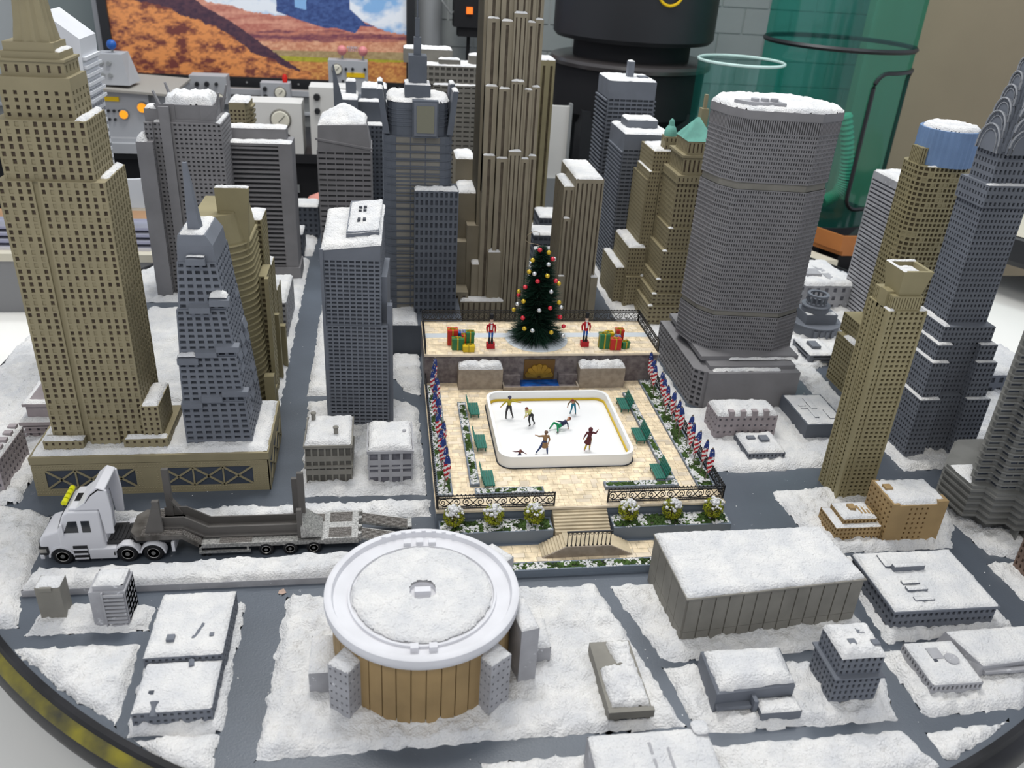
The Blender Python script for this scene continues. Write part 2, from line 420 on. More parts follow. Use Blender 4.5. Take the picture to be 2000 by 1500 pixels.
# bench carrying the consoles
t = thing('console_bench', 'long black bench under the instrument consoles', 'bench', (-50, 350, -160))
m = MB(); m.box(-175, 40, 334, 392, -2, 1.5); m.build('benchtop', BLACK, t)
for k, x in enumerate(range(-172, 40, 30)):
    m = MB(); m.box(x, x + 29, 337, 390, -160, -2); m.build('cabinet_front', BLACKM, t)
    m = MB(); m.box(x + 10, x + 19, 336.2, 337, -14, -11); m.build('handle', STEEL, t)
t = thing('cable_trough', 'grey metal cable trough running under the desert picture', 'trough', (-50, 385, 1.5))
m = MB(); m.box(-175, 60, 384, 392, 1.5, 15.5); m.build('channel', STEEL, t)
m = MB(); m.box(-175, 60, 382.5, 384, 14.2, 16.4); m.box(-175, 60, 382.5, 384, 6.5, 7.6); m.build('lip', PANEL, t)

def knob(m, x, y, z, r, d=1.0, mi=0, n=14):   # round control facing the front
    vs_ = []
    for dd, rr in ((0, r), (d, r * .9)):
        for i in range(n):
            a = 2 * PI * i / n; vs_.append((x + rr * math.cos(a), y - dd, z + rr * math.sin(a)))
    m.add(vs_, [(i, n + i, n + (i + 1) % n, (i + 1) % n) for i in range(n)] + [tuple(range(n, 2 * n))], mi)
def lamp(t, x, y, z, r, m_face, name='lamp'):
    m = MB(); knob(m, x, y, z, r * 1.25, .9); m.build('bezel', STEEL, t)
    m = MB(); knob(m, x, y - .9, z, r, .5, n=20); m.build(name, m_face, t)
t = thing('instrument_console', 'long grey console with two round amber lamps and a yellow label', 'console', (-90, 350, 1.5))
m = MB(); m.side_prism([(-128, 2), (-84, 2), (-84, 22), (-128, 24)], 333, 366)
m.side_prism([(-84, 2), (-76, 2), (-76, 21.5), (-84, 22)], 336, 366); m.build('cabinet', PANEL, t)
m = MB(); m.box(-128, -76, 328, 337, 1.5, 5); m.box(-128, -76, 330, 337, 5, 6.4); m.build('ledge', PANEL, t)
m = MB(); m.side_prism([(-128.5, 24), (-84, 22), (-75.5, 21.5), (-75.5, 22.3), (-84, 22.8), (-128.5, 24.8)], 330, 367); m.build('top_cover', mat('console_top', (0.33, 0.31, 0.28), .6), t)
lamp(t, -93, 333, 14.4, 1.5, AMBER); lamp(t, -86.3, 333, 17.0, 1.7, AMBER)
m = MB(); m.box(-103.5, -94, 332.4, 333, 18.9, 20.4); m.build('label_strip', YEL, t)
for k in range(9):
    m = MB(); knob(m, -102 + (k % 5) * 1.9, 333, 15.5 - (k // 5) * 3, .5, .8); m.build('switch', BLACK, t)
for k in range(6):
    m = MB(); knob(m, -82.5 + (k % 3) * 2.2, 333 + 3, 12 - (k // 3) * 3, .5, .8); m.build('switch', BLACK, t)

t = thing('instrument_box', 'grey tapered instrument box with a blue knob on top of the console', 'instrument', (-95, 338, 24.5))
m = MB(); m.prism([(-101, 334), (-90, 334), (-89, 346), (-100, 346)], 24.2, 34.5, [(-100.5, 335), (-91.5, 335), (-91.5, 344), (-100.5, 344)]); m.build('case', PANEL, t)
m = MB(); m.lathe(-95.5, 339, [(.4, 34.5), (.4, 36)], 8); m.build('stem', STEEL, t)
m = MB(); m.ball((-95.5, 339, 37.2), 1.7, 14); m.build('knob', BLUE, t, smooth=True)
for k in range(4):
    m = MB(); knob(m, -98.6 + (k % 2) * 2.6, 334.5, 31.5 - (k // 2) * 4, .8, .8); m.build('switch', STEEL, t)

def gauge_box(name, label, x0, x1, y0, z0, z1, mt, dials=(), knobs=(), strips=(), dep=12, cat='instrument'):
    t = thing(name, label, cat, ((x0 + x1) / 2, y0, z0))
    m = MB(); m.box(x0, x1, y0, y0 + dep, z0, z1); m.build('case', mt, t)
    for x, z, r in dials:
        m = MB(); knob(m, x, y0, z, r * 1.2, .8, n=24); m.build('bezel', mat('bezel_brown', (.16, .15, .13), .5), t)
        m = MB(); knob(m, x, y0 - .8, z, r, .2, n=24); f = m.build('dial', DIAL, t)
        m = MB(); m.beam((x - r * .2, y0 - 1.1, z - r * .2), (x + r * .5, y0 - 1.1, z + r * .5), .25, .15); m.build('needle', BLACK, f, org=f['org'])
    for x, z, r in knobs:
        m = MB(); knob(m, x, y0, z, r, 1.2); m.build('knob', BLACK, t)
    for x, z, wd in strips:
        m = MB(); m.box(x, x + wd, y0 - .3, y0, z, z + 1.8); m.build('label_strip', YEL, t)
    return t
L_ = lambda x: x * 1.158
Z_ = lambda z: 80 - (80 - z) * 1.158
gauge_box('meter_box', 'light grey meter box with three black knobs, mounted on the cable trough', L_(-67), L_(-54.6), 374, Z_(21), Z_(30.2), PANEL, [(L_(-57.5), Z_(22.8), 1.8)], [(L_(-64.5), Z_(27.5), .9), (L_(-61.2), Z_(27.6), 1.0), (L_(-58), Z_(27.7), .7)], dep=8.6)
t = gauge_box('meter_box', 'small light grey meter box with one round dial and a red pilot lamp', L_(-43.4), L_(-33.2), 376, Z_(21.6), Z_(28.4), PANEL, [(L_(-36.6), Z_(25.2), 2.1)], [(L_(-41.8), Z_(26.4), .9), (L_(-41.8), Z_(23.8), .9)], dep=6.6)
m = MB(); m.lathe(L_(-35), 379, [(.9, Z_(28.4)), (1.1, Z_(30.2)), (.6, Z_(31.2))], 10); m.build('pilot_lamp', RED, t, smooth=True)
t = gauge_box('meter_box', 'grey meter box with a yellow strip and two pink balls joined by a coil', L_(-19.9), L_(-5.8), 384, 15.6, Z_(36), PANEL, [(L_(-16.8), Z_(33), 1.9)], [(L_(-13.6), Z_(33.2), .6), (L_(-11.2), Z_(33.3), .6), (L_(-6.8), Z_(33.3), .6), (L_(-17.8), Z_(28.6), .7), (L_(-14.8), Z_(29), .5), (L_(-7), Z_(27.6), .8)], [(L_(-13.4), Z_(30.4), 7.6)], dep=7)
PINK = mat('pink_ball', (0.62, 0.22, 0.22), .4)
for x in (L_(-14.9), L_(-7.4)):
    m = MB(); m.lathe(x, 387, [(.4, Z_(36)), (.4, Z_(37.6))], 8); m.build('ball_stem', STEEL, t)
    m = MB(); m.ball((x, 387, Z_(39.2)), 2.0, 16); m.build('ball', PINK, t, smooth=True)
m = MB(); m.tube([(L_(-13.0) + k * .12, 387 + 1.0 * math.cos(k * .9), Z_(39.8) + 1.0 * math.sin(k * .9)) for k in range(38)], .15, 5); m.build('coil', ALU, t, smooth=True)
gauge_box('gauge_panel', 'cream upright panel with one large round dial', -51, -30.4, 334, 1.5, 20, PANELW, [(-38.2, 14, 3.3)], [(-36, 8.0, 1.0), (-35.5, 5.2, 1.0)])
gauge_box('gauge_panel', 'cream upright panel with four black knobs beside the pink-ball meter box', -27.4, -10.5, 334, 1.5, 26, PANELW, [], [(-24.6, 22.6, 1.3), (-24.6, 17.6, 1.1), (-22, 10, 1.1), (-18, 8, 1.1)])
# framed print of a desert: painted sandstone, buttes and clouds, flat like the original
def desert(px, py):
    n1 = fbm(px / 22, py / 12, 1, 5); n2 = fbm(px / 6, py / 4, 2, 4); n3 = fbm(px / 60, py / 9, 3, 4)
    c = np.zeros(px.shape + (3,))
    def put(mask, colr, k=None):
        colr = np.array(colr, float)
        if k is None: c[mask] = colr
        else: c[mask] = (np.array(colr) * (1 - k[..., None]) + np.array(put.b) * k[..., None])[mask]
    cl = np.clip((fbm(px / 45, py / 30, 7, 5) - .38) * 5, 0, 1)
    sky = np.array((.25, .47, .78)) * (1 - cl[..., None]) + np.array((.86, .90, .96)) * cl[..., None]
    c[:] = sky
    def line(pts, x): xs, ys = zip(*pts); return np.interp(x, xs, ys)
    r = line([(205, -60), (350, -20), (400, 4), (440, 10), (480, 23), (500, 25), (530, 30), (620, 30), (690, 35), (753, 63), (800, 70)], px) + (n2 - .5) * 5
    lay = np.clip((np.sin(py / 3.2 + (n3 - .5) * 9) * .5 + .5) * .7 + (n2 - .4), 0, 1)[..., None]
    g = py > r
    c[g] = (np.array((.50, .16, .12)) * (1 - lay) + np.array((.78, .38, .27)) * lay)[g]
    b = (py > line([(205, 80), (480, 60), (560, 58), (800, 70)], px) + (n1 - .5) * 14) & g
    c[b] = (np.array((.20, .06, .09)) * (1 - lay) + np.array((.62, .24, .16)) * lay)[b]
    b = py > line([(205, 60), (480, 80), (600, 84), (800, 84)], px) + (n1 - .5) * 8
    k = np.clip((n2 - .25) * 2, 0, 1)[..., None]
    c[b] = (np.array((.60, .24, .14)) * (1 - k) + np.array((.86, .48, .30)) * k)[b]
    b = (py > line([(480, 98), (800, 106)], px)) & (px > 480); c[b] = (np.array((.36, .25, .12)) * (1 - k) + np.array((.50, .38, .20)) * k)[b]
    b = (py > line([(500, 108), (560, 112), (700, 118), (800, 122)], px)) & (px > 500); c[b] = (np.array((.36, .34, .03)) * (1 - k) + np.array((.52, .48, .05)) * k)[b]
    b = (py > line([(520, 118), (600, 124), (700, 124), (800, 126)], px) + (n1 - .5) * 5) & (px > 480)
    c[b] = (np.array((.50, .17, .06)) * (1 - k) + np.array((.84, .42, .12)) * k)[b]
    # buttes in shade
    for poly in ([(533, -80), (566, -80), (568, 14), (600, 22), (660, 55), (628, 55), (580, 40), (531, 22)], [(592, -80), (672, -80), (678, 18), (712, 48), (735, 52), (700, 52), (690, 66), (640, 52), (590, 30)]):
        ins = np.zeros(px.shape, bool)
        for (ax, ay), (bx, by) in zip(poly, poly[1:] + poly[:1]):
            cc = ((ay > py) != (by > py)); ins ^= cc & (px < (bx - ax) * (py - ay) / ((by - ay) or 1e-9) + ax)
        c[ins] = (np.array((.03, .06, .20)) * (1 - k) + np.array((.07, .13, .34)) * k)[ins]
    # near slope in shade and the sunlit rock below it
    up = line([(205, -40), (330, -30), (400, 18), (440, 40), (500, 85), (560, 128), (580, 140)], px) + (n2 - .5) * 5
    lo = line([(205, -30), (270, 5), (330, 20), (380, 38), (430, 62), (480, 100), (540, 128), (570, 140)], px) + (n1 - .5) * 18
    b = (py > up) & (px < 578); c[b] = (np.array((.055, .025, .05)) * (1 - k) + np.array((.12, .05, .07)) * k)[b]
    b = (py > lo) & (px < 600)
    kk = np.clip((n1 - .30) * 3.0 + (n2 - .5) * 1.6, 0, 1)[..., None]
    c[b] = (np.array((.19, .05, .04)) * (1 - kk) + np.array((.84, .32, .10)) * kk)[b]
    return c
t = thing('desert_picture', 'wide framed print of orange desert cliffs and blue buttes on the back wall', 'picture', (-52, 402, 16))
NX, NZ = 520, 260; X0, X1, Z0, Z1 = -112.3, 9.9, 18.5, 82
gx, gz = np.meshgrid(np.linspace(X0, X1, NX), np.linspace(Z0, Z1, NZ))
u_ = (gx - X0) / (X1 - X0)
ppx = 205 + u_ * 588 + (46.5 - gz) * .25; ppy = (46.5 + 5.9 * u_ - gz) * 5.0
cols = desert(ppx, ppy)
me = bpy.data.meshes.new('print')
V_ = np.stack([gx, np.full(gx.shape, 401.0), gz], -1).reshape(-1, 3); og = np.array(t['org'])
ii = np.arange(NX * NZ).reshape(NZ, NX)
F_ = np.stack([ii[:-1, :-1], ii[:-1, 1:], ii[1:, 1:], ii[1:, :-1]], -1).reshape(-1, 4)
me.from_pydata(((V_ - og) * S).tolist(), [], F_.tolist())
ca = me.color_attributes.new('print_colour', 'FLOAT_COLOR', 'POINT')
ca.data.foreach_set('color', np.concatenate([cols.reshape(-1, 3), np.ones((NX * NZ, 1))], 1).astype(np.float32).ravel())
pm = bpy.data.materials.new('print_ink'); pm.use_nodes = True
at_ = pm.node_tree.nodes.new('ShaderNodeVertexColor'); at_.layer_name = 'print_colour'
pm.node_tree.links.new(at_.outputs['Color'], pm.node_tree.nodes['Principled BSDF'].inputs['Base Color'])
pm.node_tree.nodes['Principled BSDF'].inputs['Roughness'].default_value = .35
me.materials.append(pm)
o = bpy.data.objects.new('print', me); col.objects.link(o); o.parent = t
m = MB(); m.box(-116, 13.5, 401.4, 404, 14.6, 86); m.build('backing', BLACKM, t)
for nm, b_ in (('frame', (-116, -112.3, 399.5, 402, 14.6, 86)), ('frame', (9.9, 13.5, 399.5, 402, 14.6, 86)), ('frame', (-112.3, 9.9, 399.5, 402, 14.6, 18.5)), ('frame', (-112.3, 9.9, 399.5, 402, 82, 86))):
    m = MB(); m.box(*b_); m.build(nm, BLACK, t)
for k in range(17):
    m = MB(); knob(m, -110 + k * 7.3, 399.5, 16.4, .45, .3, n=8); m.build('rivet', STEEL, t)

# wall fittings
t = thing('wall_conduit', 'thick grey vertical conduit beside the desert picture', 'pipe', (20, 424, -20))
m = MB(); m.lathe(20, 420, [(6.5, -160), (6.5, 205)], 20); m.build('pipe', mat('conduit_grey', (.33, .34, .35), .4, metal=.2), t, smooth=True)
t = thing('wall_panel_strip', 'tall grey-green steel panel left of the desert picture', 'panel', (-128, 420, -20))
m = MB(); m.box(-142, -121, 414, 422, -60, 205); m.build('panel', mat('panel_greygreen', (.20, .235, .235), .5), t)
m = MB(); m.box(-121, -117.5, 410, 422, -60, 205); m.build('edge_strip', PANEL, t)
t = thing('wall_switch_box', 'black wall box with a small glowing orange switch', 'switch box', (38, 415, 40))
m = MB(); m.prism([(31, 408), (45, 408), (45, 418), (31, 418)], 42, 66); m.prism([(33, 409), (43, 409), (43, 418), (33, 418)], 38, 42, None); m.build('case', BLACKM, t)
m = MB(); m.box(36.4, 39.2, 407.3, 408, 47.6, 50.4); m.build('switch', mat('orange_switch', (.8, .16, .02), .4, emis=.8), t)
m = MB(); m.tube([(38, 412, 39), (38, 413, 25), (36, 415, 5), (37, 415, -40)], .9, 6); m.build('cable', BLACKM, t)
m = MB(); m.tube([(31, 412, 62), (27, 411, 60), (26, 411, 52), (30, 411, 47), (33, 412, 50)], .5, 6); m.build('cable', STEEL, t)

t = thing('round_drum', 'large black round drum with a flange on black legs', 'drum', (95, 345, -160))
m = MB(); m.lathe(97, 350, [(30, 46.5), (31.3, 48), (31.3, 112)], 64); m.build('drum_body', BLACK, t, smooth=True)
m = MB(); m.lathe(97, 350, [(23, 40), (23, 46.8)], 48); m.build('neck', BLACKM, t, smooth=True)
m = MB(); m.lathe(97, 350, [(30, 36.4), (31.6, 37), (31.9, 38.3), (31.4, 39.4), (29, 40)], 64); m.build('flange', mat('black_rim', (.05, .045, .045), .25, spec=.6), t, smooth=True)
m = MB(); m.lathe(97, 350, [(26, 16), (29.4, 20), (29.8, 36.6)], 64); m.build('lower_bowl', BLACKM, t, smooth=True)
for k in range(4):
    a = math.radians(45 + 90 * k); cx_, cy_ = 97 + 24 * math.cos(a), 350 + 24 * math.sin(a)
    m = MB(); m.prism(R(cx_ - 5.5, cx_ + 5.5, cy_ - 5.5, cy_ + 5.5), -160, 22); m.build('leg', BLACK, t)
m = MB(); m.tube([(100.5 + 4.4 * math.cos(a), 318.4, 65 + 4.4 * math.sin(a)) for a in [2 * PI * i / 24 for i in range(24)]], .5, 6, closed=True); m.build('yellow_ring', YEL, t, smooth=True)
t = thing('white_panel', 'narrow white board standing between the tan slab and the black drum', 'panel', (62, 338, -60))
m = MB(); m.box(58, 69, 325, 326.5, -60, 24); m.build('board', PANELW, t)
m = MB(); m.box(57, 70, 324, 328, -62, -3); m.box(69, 70, 324, 327, -3, 25); m.build('frame', STEEL, t)

def glassmat(name, c, gl=0.06):
    m = bpy.data.materials.new(name); m.use_nodes = True; nt = m.node_tree
    nt.nodes.remove(nt.nodes['Principled BSDF'])
    tr = nt.nodes.new('ShaderNodeBsdfTransparent'); tr.inputs[0].default_value = (*c, 1)
    df = nt.nodes.new('ShaderNodeBsdfDiffuse'); df.inputs[0].default_value = (0.02, .33, .28, 1)
    gs = nt.nodes.new('ShaderNodeBsdfGlossy'); gs.inputs['Roughness'].default_value = .12
    mx = nt.nodes.new('ShaderNodeMixShader'); mx.inputs[0].default_value = gl
    m2 = nt.nodes.new('ShaderNodeMixShader'); m2.inputs[0].default_value = .07
    nt.links.new(tr.outputs[0], mx.inputs[1]); nt.links.new(gs.outputs[0], mx.inputs[2])
    nt.links.new(mx.outputs[0], m2.inputs[1]); nt.links.new(df.outputs[0], m2.inputs[2])
    nt.links.new(m2.outputs[0], nt.nodes['Material Output'].inputs[0]); return m
TEAL = glassmat('teal_acrylic', (.40, .80, .72)); TEALL = glassmat('pale_teal_acrylic', (.70, .90, .86), .05)
def tubeglass(cx, cy, r, z0, z1, th=.7):
    m = MB(); n = 56
    vs_ = [(cx + rr * math.cos(2 * PI * i / n), cy + rr * math.sin(2 * PI * i / n), z) for rr in (r,) for z in (z0, z1) for i in range(n)]
    m.add(vs_, [(i, (i + 1) % n, n + (i + 1) % n, n + i) for i in range(n)]); return m
def curved_frame(t, cx, cy, r, a0, a1, z0, z1, w_=.8):
    pts = []; cr = 5.0
    def P_(a, z): return (cx + r * math.cos(a), cy + r * math.sin(a), z)
    da = cr / r
    for k in range(9): pts.append(P_(a0 + da + (a1 - a0 - 2 * da) * k / 8, z0))
    for k in range(1, 5): q = PI / 2 * k / 5; pts.append(P_(a1 - da + da * math.sin(q), z0 + cr - cr * math.cos(q)))
    for k in range(6): pts.append(P_(a1, z0 + cr + (z1 - z0 - 2 * cr) * k / 5))
    for k in range(1, 5): q = PI / 2 * k / 5; pts.append(P_(a1 - da + da * math.cos(q), z1 - cr + cr * math.sin(q)))
    for k in range(9): pts.append(P_(a1 - da - (a1 - a0 - 2 * da) * k / 8, z1))
    for k in range(1, 5): q = PI / 2 * k / 5; pts.append(P_(a0 + da - da * math.sin(q), z1 - cr + cr * math.cos(q)))
    for k in range(6): pts.append(P_(a0, z1 - cr - (z1 - z0 - 2 * cr) * k / 5))
    for k in range(1, 5): q = PI / 2 * k / 5; pts.append(P_(a0 + da - da * math.cos(q), z0 + cr - cr * math.sin(q)))
    m = MB(); m.tube(pts, w_, 5, closed=True); m.build('door_gasket', BLACK, t, smooth=True)
t = thing('acrylic_column', 'tall teal transparent column with a black-edged door and a ribbed hose inside', 'column', (169, 322, -28))
tubeglass(169, 322, 27, -12, 190).build('tube', TEAL, t, smooth=True)
m = MB(); m.lathe(169, 322, [(28.5, -30), (28.5, -16), (27.5, -12)], 48); m.build('base_ring', BLACK, t, smooth=True)
m = MB(); m.tube([(169 + 27.1 * math.cos(2 * PI * i / 56), 322 + 27.1 * math.sin(2 * PI * i / 56), 51) for i in range(56)], .9, 5, closed=True); m.build('band', BLACK, t, smooth=True)
curved_frame(t, 169, 322, 27.3, math.radians(-85), math.radians(-18), -5, 44)
m = MB(); hp = []
for k in range(60):
    q = k / 59; hp.append((175 + 7 * math.sin(q * 3.0), 318, -8 + 34 * q - 8 * math.sin(q * PI)))
m.tube(hp, [2.2 if k % 2 else 2.7 for k in range(60)], 10); m.build('ribbed_hose', mat('hose_green', (.25, .45, .33), .5), t, smooth=True)
m = MB(); m.lathe(169, 322, [(27.5, -160), (27.5, -30)], 32); m.build('stand', BLACKM, t)
t = thing('acrylic_tumbler', 'open-topped pale teal acrylic cylinder in front of the tall column', 'cylinder', (124, 305, -28))
tubeglass(125, 305, 15, -25, 45).build('tube', TEALL, t, smooth=True)
m = MB(); m.tube([(125 + 15 * math.cos(2 * PI * i / 48), 305 + 15 * math.sin(2 * PI * i / 48), 45) for i in range(48)], .5, 6, closed=True); m.build('rim_edge', mat('acrylic_edge', (.55, .72, .68), .3), t, smooth=True)
curved_frame(t, 125, 305, 15.1, math.radians(-130), math.radians(-40), -18, 34, .6)
m = MB(); m.lathe(125, 305, [(16, -160), (16, -25)], 32); m.build('stand', BLACKM, t)

t = thing('wooden_tray', 'orange-brown wooden tray with tools beyond the right edge of the base', 'tray', (150, 268, -20))
WOOD = mat('tray_wood', (.36, .13, .035), .5, var=.2, scale=6)
m = MB(); m.prism([(158, 266), (182, 266), (182, 284), (148, 284)], -13, -11.5); m.build('board', WOOD, t)
for b_ in ([(158, 266), (182, 266), (182, 267), (158, 267)], [(157, 266), (158, 266), (149, 284), (148, 284)], [(181, 267), (182, 267), (182, 284), (181, 284)]):
    m = MB(); m.prism(b_, -11.5, -6); m.build('side', WOOD, t)
m = MB(); m.box(158, 180, 268, 282, -160, -13); m.build('pedestal', BLACKM, t)
t = thing('side_table', 'cream side table beyond the right rear edge of the model base', 'table', (140, 275, -160))
m = MB(); m.prism([(118, 264), (156, 264), (146, 284), (118, 284)], -16, -14); m.build('tabletop', mat('counter_cream', (0.58, 0.54, 0.44), 0.5), t)
m = MB(); m.box(120, 142, 266, 282, -160, -16); m.build('pedestal', BLACKM, t)
t = thing('hand_tool', 'black hand tool lying in the wooden tray', 'tool', (168, 275, -11.5))
m = MB(); m.beam((160, 270, -10.5), (172, 282, -9), 2.2, 1.6); m.beam((172, 282, -9), (177, 272, -9), 1.4, 1.2); m.build('handle', BLACK, t)
t = thing('round_stool', 'round stool with a black edge and cream top at the far right', 'stool', (243, 262, -160))
m = MB(); m.lathe(243, 262, [(48, -6), (50, -4), (50, 3), (49, 4)], 72); m.build('edge_band', BLACK, t, smooth=True)
m = MB(); m.lathe(243, 262, [(49.5, 4), (49, 5), (10, 5.4)], 72); m.build('seat_top', mat('stool_cream', (.62, .58, .48), .5), t, smooth=True)
m = MB(); m.lathe(243, 262, [(10, -160), (8, -6)], 24); m.build('column', BLACK, t)
t = thing('toy_dome', 'small pink dome on a yellow disc beyond the far edge of the model', 'toy', (-22, 292, -20))
m = MB(); m.lathe(-22, 292, [(6.4, -12), (6.4, -9.5)], 24); m.build('disc', YEL, t)
m = MB(); m.lathe(-22, 292, [(6, -9.5), (5.6, -6), (3.8, -3), (1, -1.7)], 24); m.build('dome', mat('salmon', (.6, .25, .2), .5), t, smooth=True)
m = MB(); m.box(-30, -12, 284, 300, -160, -12); m.build('pedestal', BLACKM, t)
# ================================================================ snow on the board (one sheet per city block)
def snow_block(label, poly, th=0.9, step=0.5, seed=0, rag=0.9, z=0.0):
    m = MB(); snow_sheet(m, poly, z, th, step, seed, rag, edge=0.9, board='rim' not in label and 'snow field' not in label or 'triangle' in label, rough=.75)
    o = m.build('snow', SNOW, None, org=(poly[0][0], poly[0][1], z), smooth=True, angle=75)
    return tag(o, label, 'snow', kind='stuff')
for i, (lb, poly) in enumerate([
    ('snow on the block under the drum arena', [(-14.8, 64.2), (33.9, 64.6), (28.6, 89.5), (-13.8, 90.0)]),
    ('small snow patch in front of the two-part flat block', [(-28.4, 68.4), (-25.2, 65.7), (-22.2, 63.2), (-18.6, 63.0), (-18.8, 68.3)]),
    ('triangle of snow beside the worn rim', [(-45.8, 83.2), (-30.2, 82.6), (-30.0, 69.9), (-36.4, 74.6), (-43.0, 80.5)]),
    ('snow under the small tan block and its grey neighbour', [(-44.9, 84.8), (-43.9, 90.4), (-30.0, 89.6), (-30.0, 84.6)]),
    ('snow rim round the two-part flat block', [(-28.9, 68.4), (-30.0, 88.9), (-18.7, 89.3), (-18.5, 68.0)]),
    ('snow lying between the truck road and the left end of the base', [(-58.5, 113.6), (-49.5, 109.9), (-47.6, 97.0), (-47.4, 92.0), (-45.8, 86.5), (-50, 86.0), (-57, 97)]),
    ('long snow verge behind the lorry', [(-50.1, 110.2), (6.6, 110.9), (6.5, 106.2), (-12.3, 106.4), (-48, 107.2)]),
    ('snow field left of the tall tan tower', [(-55.0, 113.2), (-60.5, 112.0), (-68.5, 124), (-73.0, 145), (-74.6, 165), (-73.5, 182), (-64, 184), (-55.0, 150)]),
    ('snow round the two small blocks and the foot of the grey slab', [(-14.0, 112.6), (-15.0, 143.4), (1.0, 143.3), (5.9, 140.7), (6.2, 112.0)]),
    ('snow strip between the avenue and the grey slab', [(-15.3, 145.5), (-15.2, 212), (-9.0, 212), (-9.0, 145.5)]),
    ('snow verge left of the avenue', [(-19.6, 132.5), (-20.0, 222), (-38.0, 222), (-38, 190), (-30, 165), (-26, 132.5)]),
    ('snow behind the tall tan tower', [(-54.5, 142.5), (-34, 142.5), (-34, 188), (-53.5, 188)]),
    ('snow round the foot of the grey tower with fins', [(-63, 191.5), (-39, 191.5), (-39, 214), (-55.6, 222.1), (-62.5, 208)]),
    ('snow between the row of flags and the grey octagonal tower', [(53.2, 140), (56.0, 116.5), (60.6, 115.6), (83.2, 117.3), (83.6, 138.0), (58.3, 138.4), (58.3, 164), (53.4, 164)]),
    ('snow round the slim khaki tower and the ochre blocks', [(63.0, 110.2), (72.5, 110.6), (81.9, 112.2), (90.0, 111.0), (91.0, 100.7), (86.1, 93.8), (64.4, 93.4)]),
    ('snow round the foot of the arched grey tower', [(89.6, 124.5), (90.0, 114.6), (106.2, 115.6), (114.0, 120.0), (141.0, 155.0), (117.6, 158.4), (110, 132)]),
    ('snow in front of the banded wavy tower', [(89.2, 103.9), (90.7, 91.8), (95.8, 90.0), (108.0, 96.3), (108.0, 108.0)]),
    ('snow beside the brown block at the right edge', [(89.0, 90.0), (89.4, 81.9), (94, 78), (102.8, 86.0), (100, 90.0)]),
    ('snow round the wide flat block with roof ducts', [(68.1, 93.2), (65.6, 88.9), (64.6, 75.2), (84.6, 76.1), (85.3, 93.2)]),
    ('snow round the windowless long hall', [(30.3, 89.0), (63.6, 89.6), (63.2, 74.9), (34.5, 74.3), (33.4, 76.0)]),
    ('snow round the low grey hall and the stepped white block', [(33.4, 73.8), (38.4, 73.8), (62.6, 73.0), (59.6, 63.2), (34.8, 63.4)]),
    ('snow round the two flat blocks at the lower right', [(62.8, 74.0), (88.5, 75.4), (76.8, 63.6), (63.0, 63.3)]),
    ('snow along the lower edge of the base', [(35.6, 62.0), (59.4, 62.1), (61.0, 56.9), (44, 54.7), (35.2, 55.0)]),
    ('triangle of snow at the lower right rim', [(61.9, 61.6), (75.6, 62.4), (67.0, 58.9), (61.9, 57.1)]),
    ('snow round the round stepped monument', [(86.5, 129.0), (91.8, 134.0), (92, 154), (109.0, 163.0), (112, 175), (101.5, 188.0), (86.0, 172.0)]),
    ('snow at the far right of the base', [(103.3, 188.0), (103.3, 245), (124.1, 222), (134.0, 203), (118, 176), (109.6, 175.3)]),
    ('snow between the tan towers behind the terrace', [(53.8, 166), (54.2, 230), (72, 230), (72, 168)]),
    ('snow at the lower middle edge of the base', [(9.2, 62.0), (21.5, 62.2), (21.5, 55.8), (9.5, 56.6)]),
    ('snow beside the dark podium left of the terrace', [(0.8, 162.8), (6.9, 162.8), (6.6, 144.9), (3.0, 147.0), (0.8, 153)]),
    ('snow at the back of the base between the tan towers', [(36, 200), (36, 258), (60, 258), (60, 232), (52, 232), (52, 200)]),
    ('snow at the far left back of the base', [(-32, 224), (-19.5, 224), (-19.0, 243), (-30, 243)]),
]):
    snow_block(lb, poly, seed=i * 3 + 1, step=0.42 if poly[0][1] < 130 else 0.8)
# raised kerb strip in front of the lorry
t = thing('kerb_strip', 'long pale kerb strip buried in snow in front of the lorry', 'kerb', (-28, 94.5, 0))
kp = [(-47.5, 92.3), (-8.3, 92.3), (-3.3, 95.0), (-2.5, 97.4), (-30.0, 96.4), (-46.5, 96.2)]
m = MB(); m.prism(kp, 0, 1.0); m.build('kerb', PALE, t)
m = MB(); snow_sheet(m, kp, 1.0, 1.0, 0.35, 77, 0.35, rough=.5); m.build('kerb_snow', SNOW, t, smooth=True, kind='stuff', angle=75)

# ================================================================ the towers
GRID = (1.0, 0.9, .5, .55, .22)
# --- tall tan tower and the steel-framed plinth it stands on
t = thing('steel_truss_plinth', 'low tan plinth with riveted bands and crossed steel braces', 'plinth', (-36, 122, 0))
m = MB(); m.box(-53, -18.6, 115.25, 131.5, 0, 6.7); m.build('plinth_body', TAN, t)
m = MB(); m.box(-53.2, -18.4, 115.0, 131.6, 5.7, 6.9); m.box(-53.1, -18.5, 115.05, 115.3, 4.55, 5.6); m.box(-53.1, -18.5, 115.05, 115.3, 0, 1.2)
m.box(-18.7, -18.45, 115.05, 131.5, 4.55, 5.6); m.box(-18.7, -18.45, 115.05, 131.5, 0, 1.2)
for x0, x1 in ((-53.1, -51.3), (-38.4, -34.4), (-21.0, -18.5)): m.box(x0, x1, 115.05, 115.3, 1.2, 4.55)
for y0, y1 in ((115.05, 116.4), (129.8, 131.5)): m.box(-18.7, -18.45, y0, y1, 1.2, 4.55)
m.build('band', TAN, t)
NAVY = mat('navy_recess', (0.045, 0.055, 0.075), .55, var=.2, scale=30)
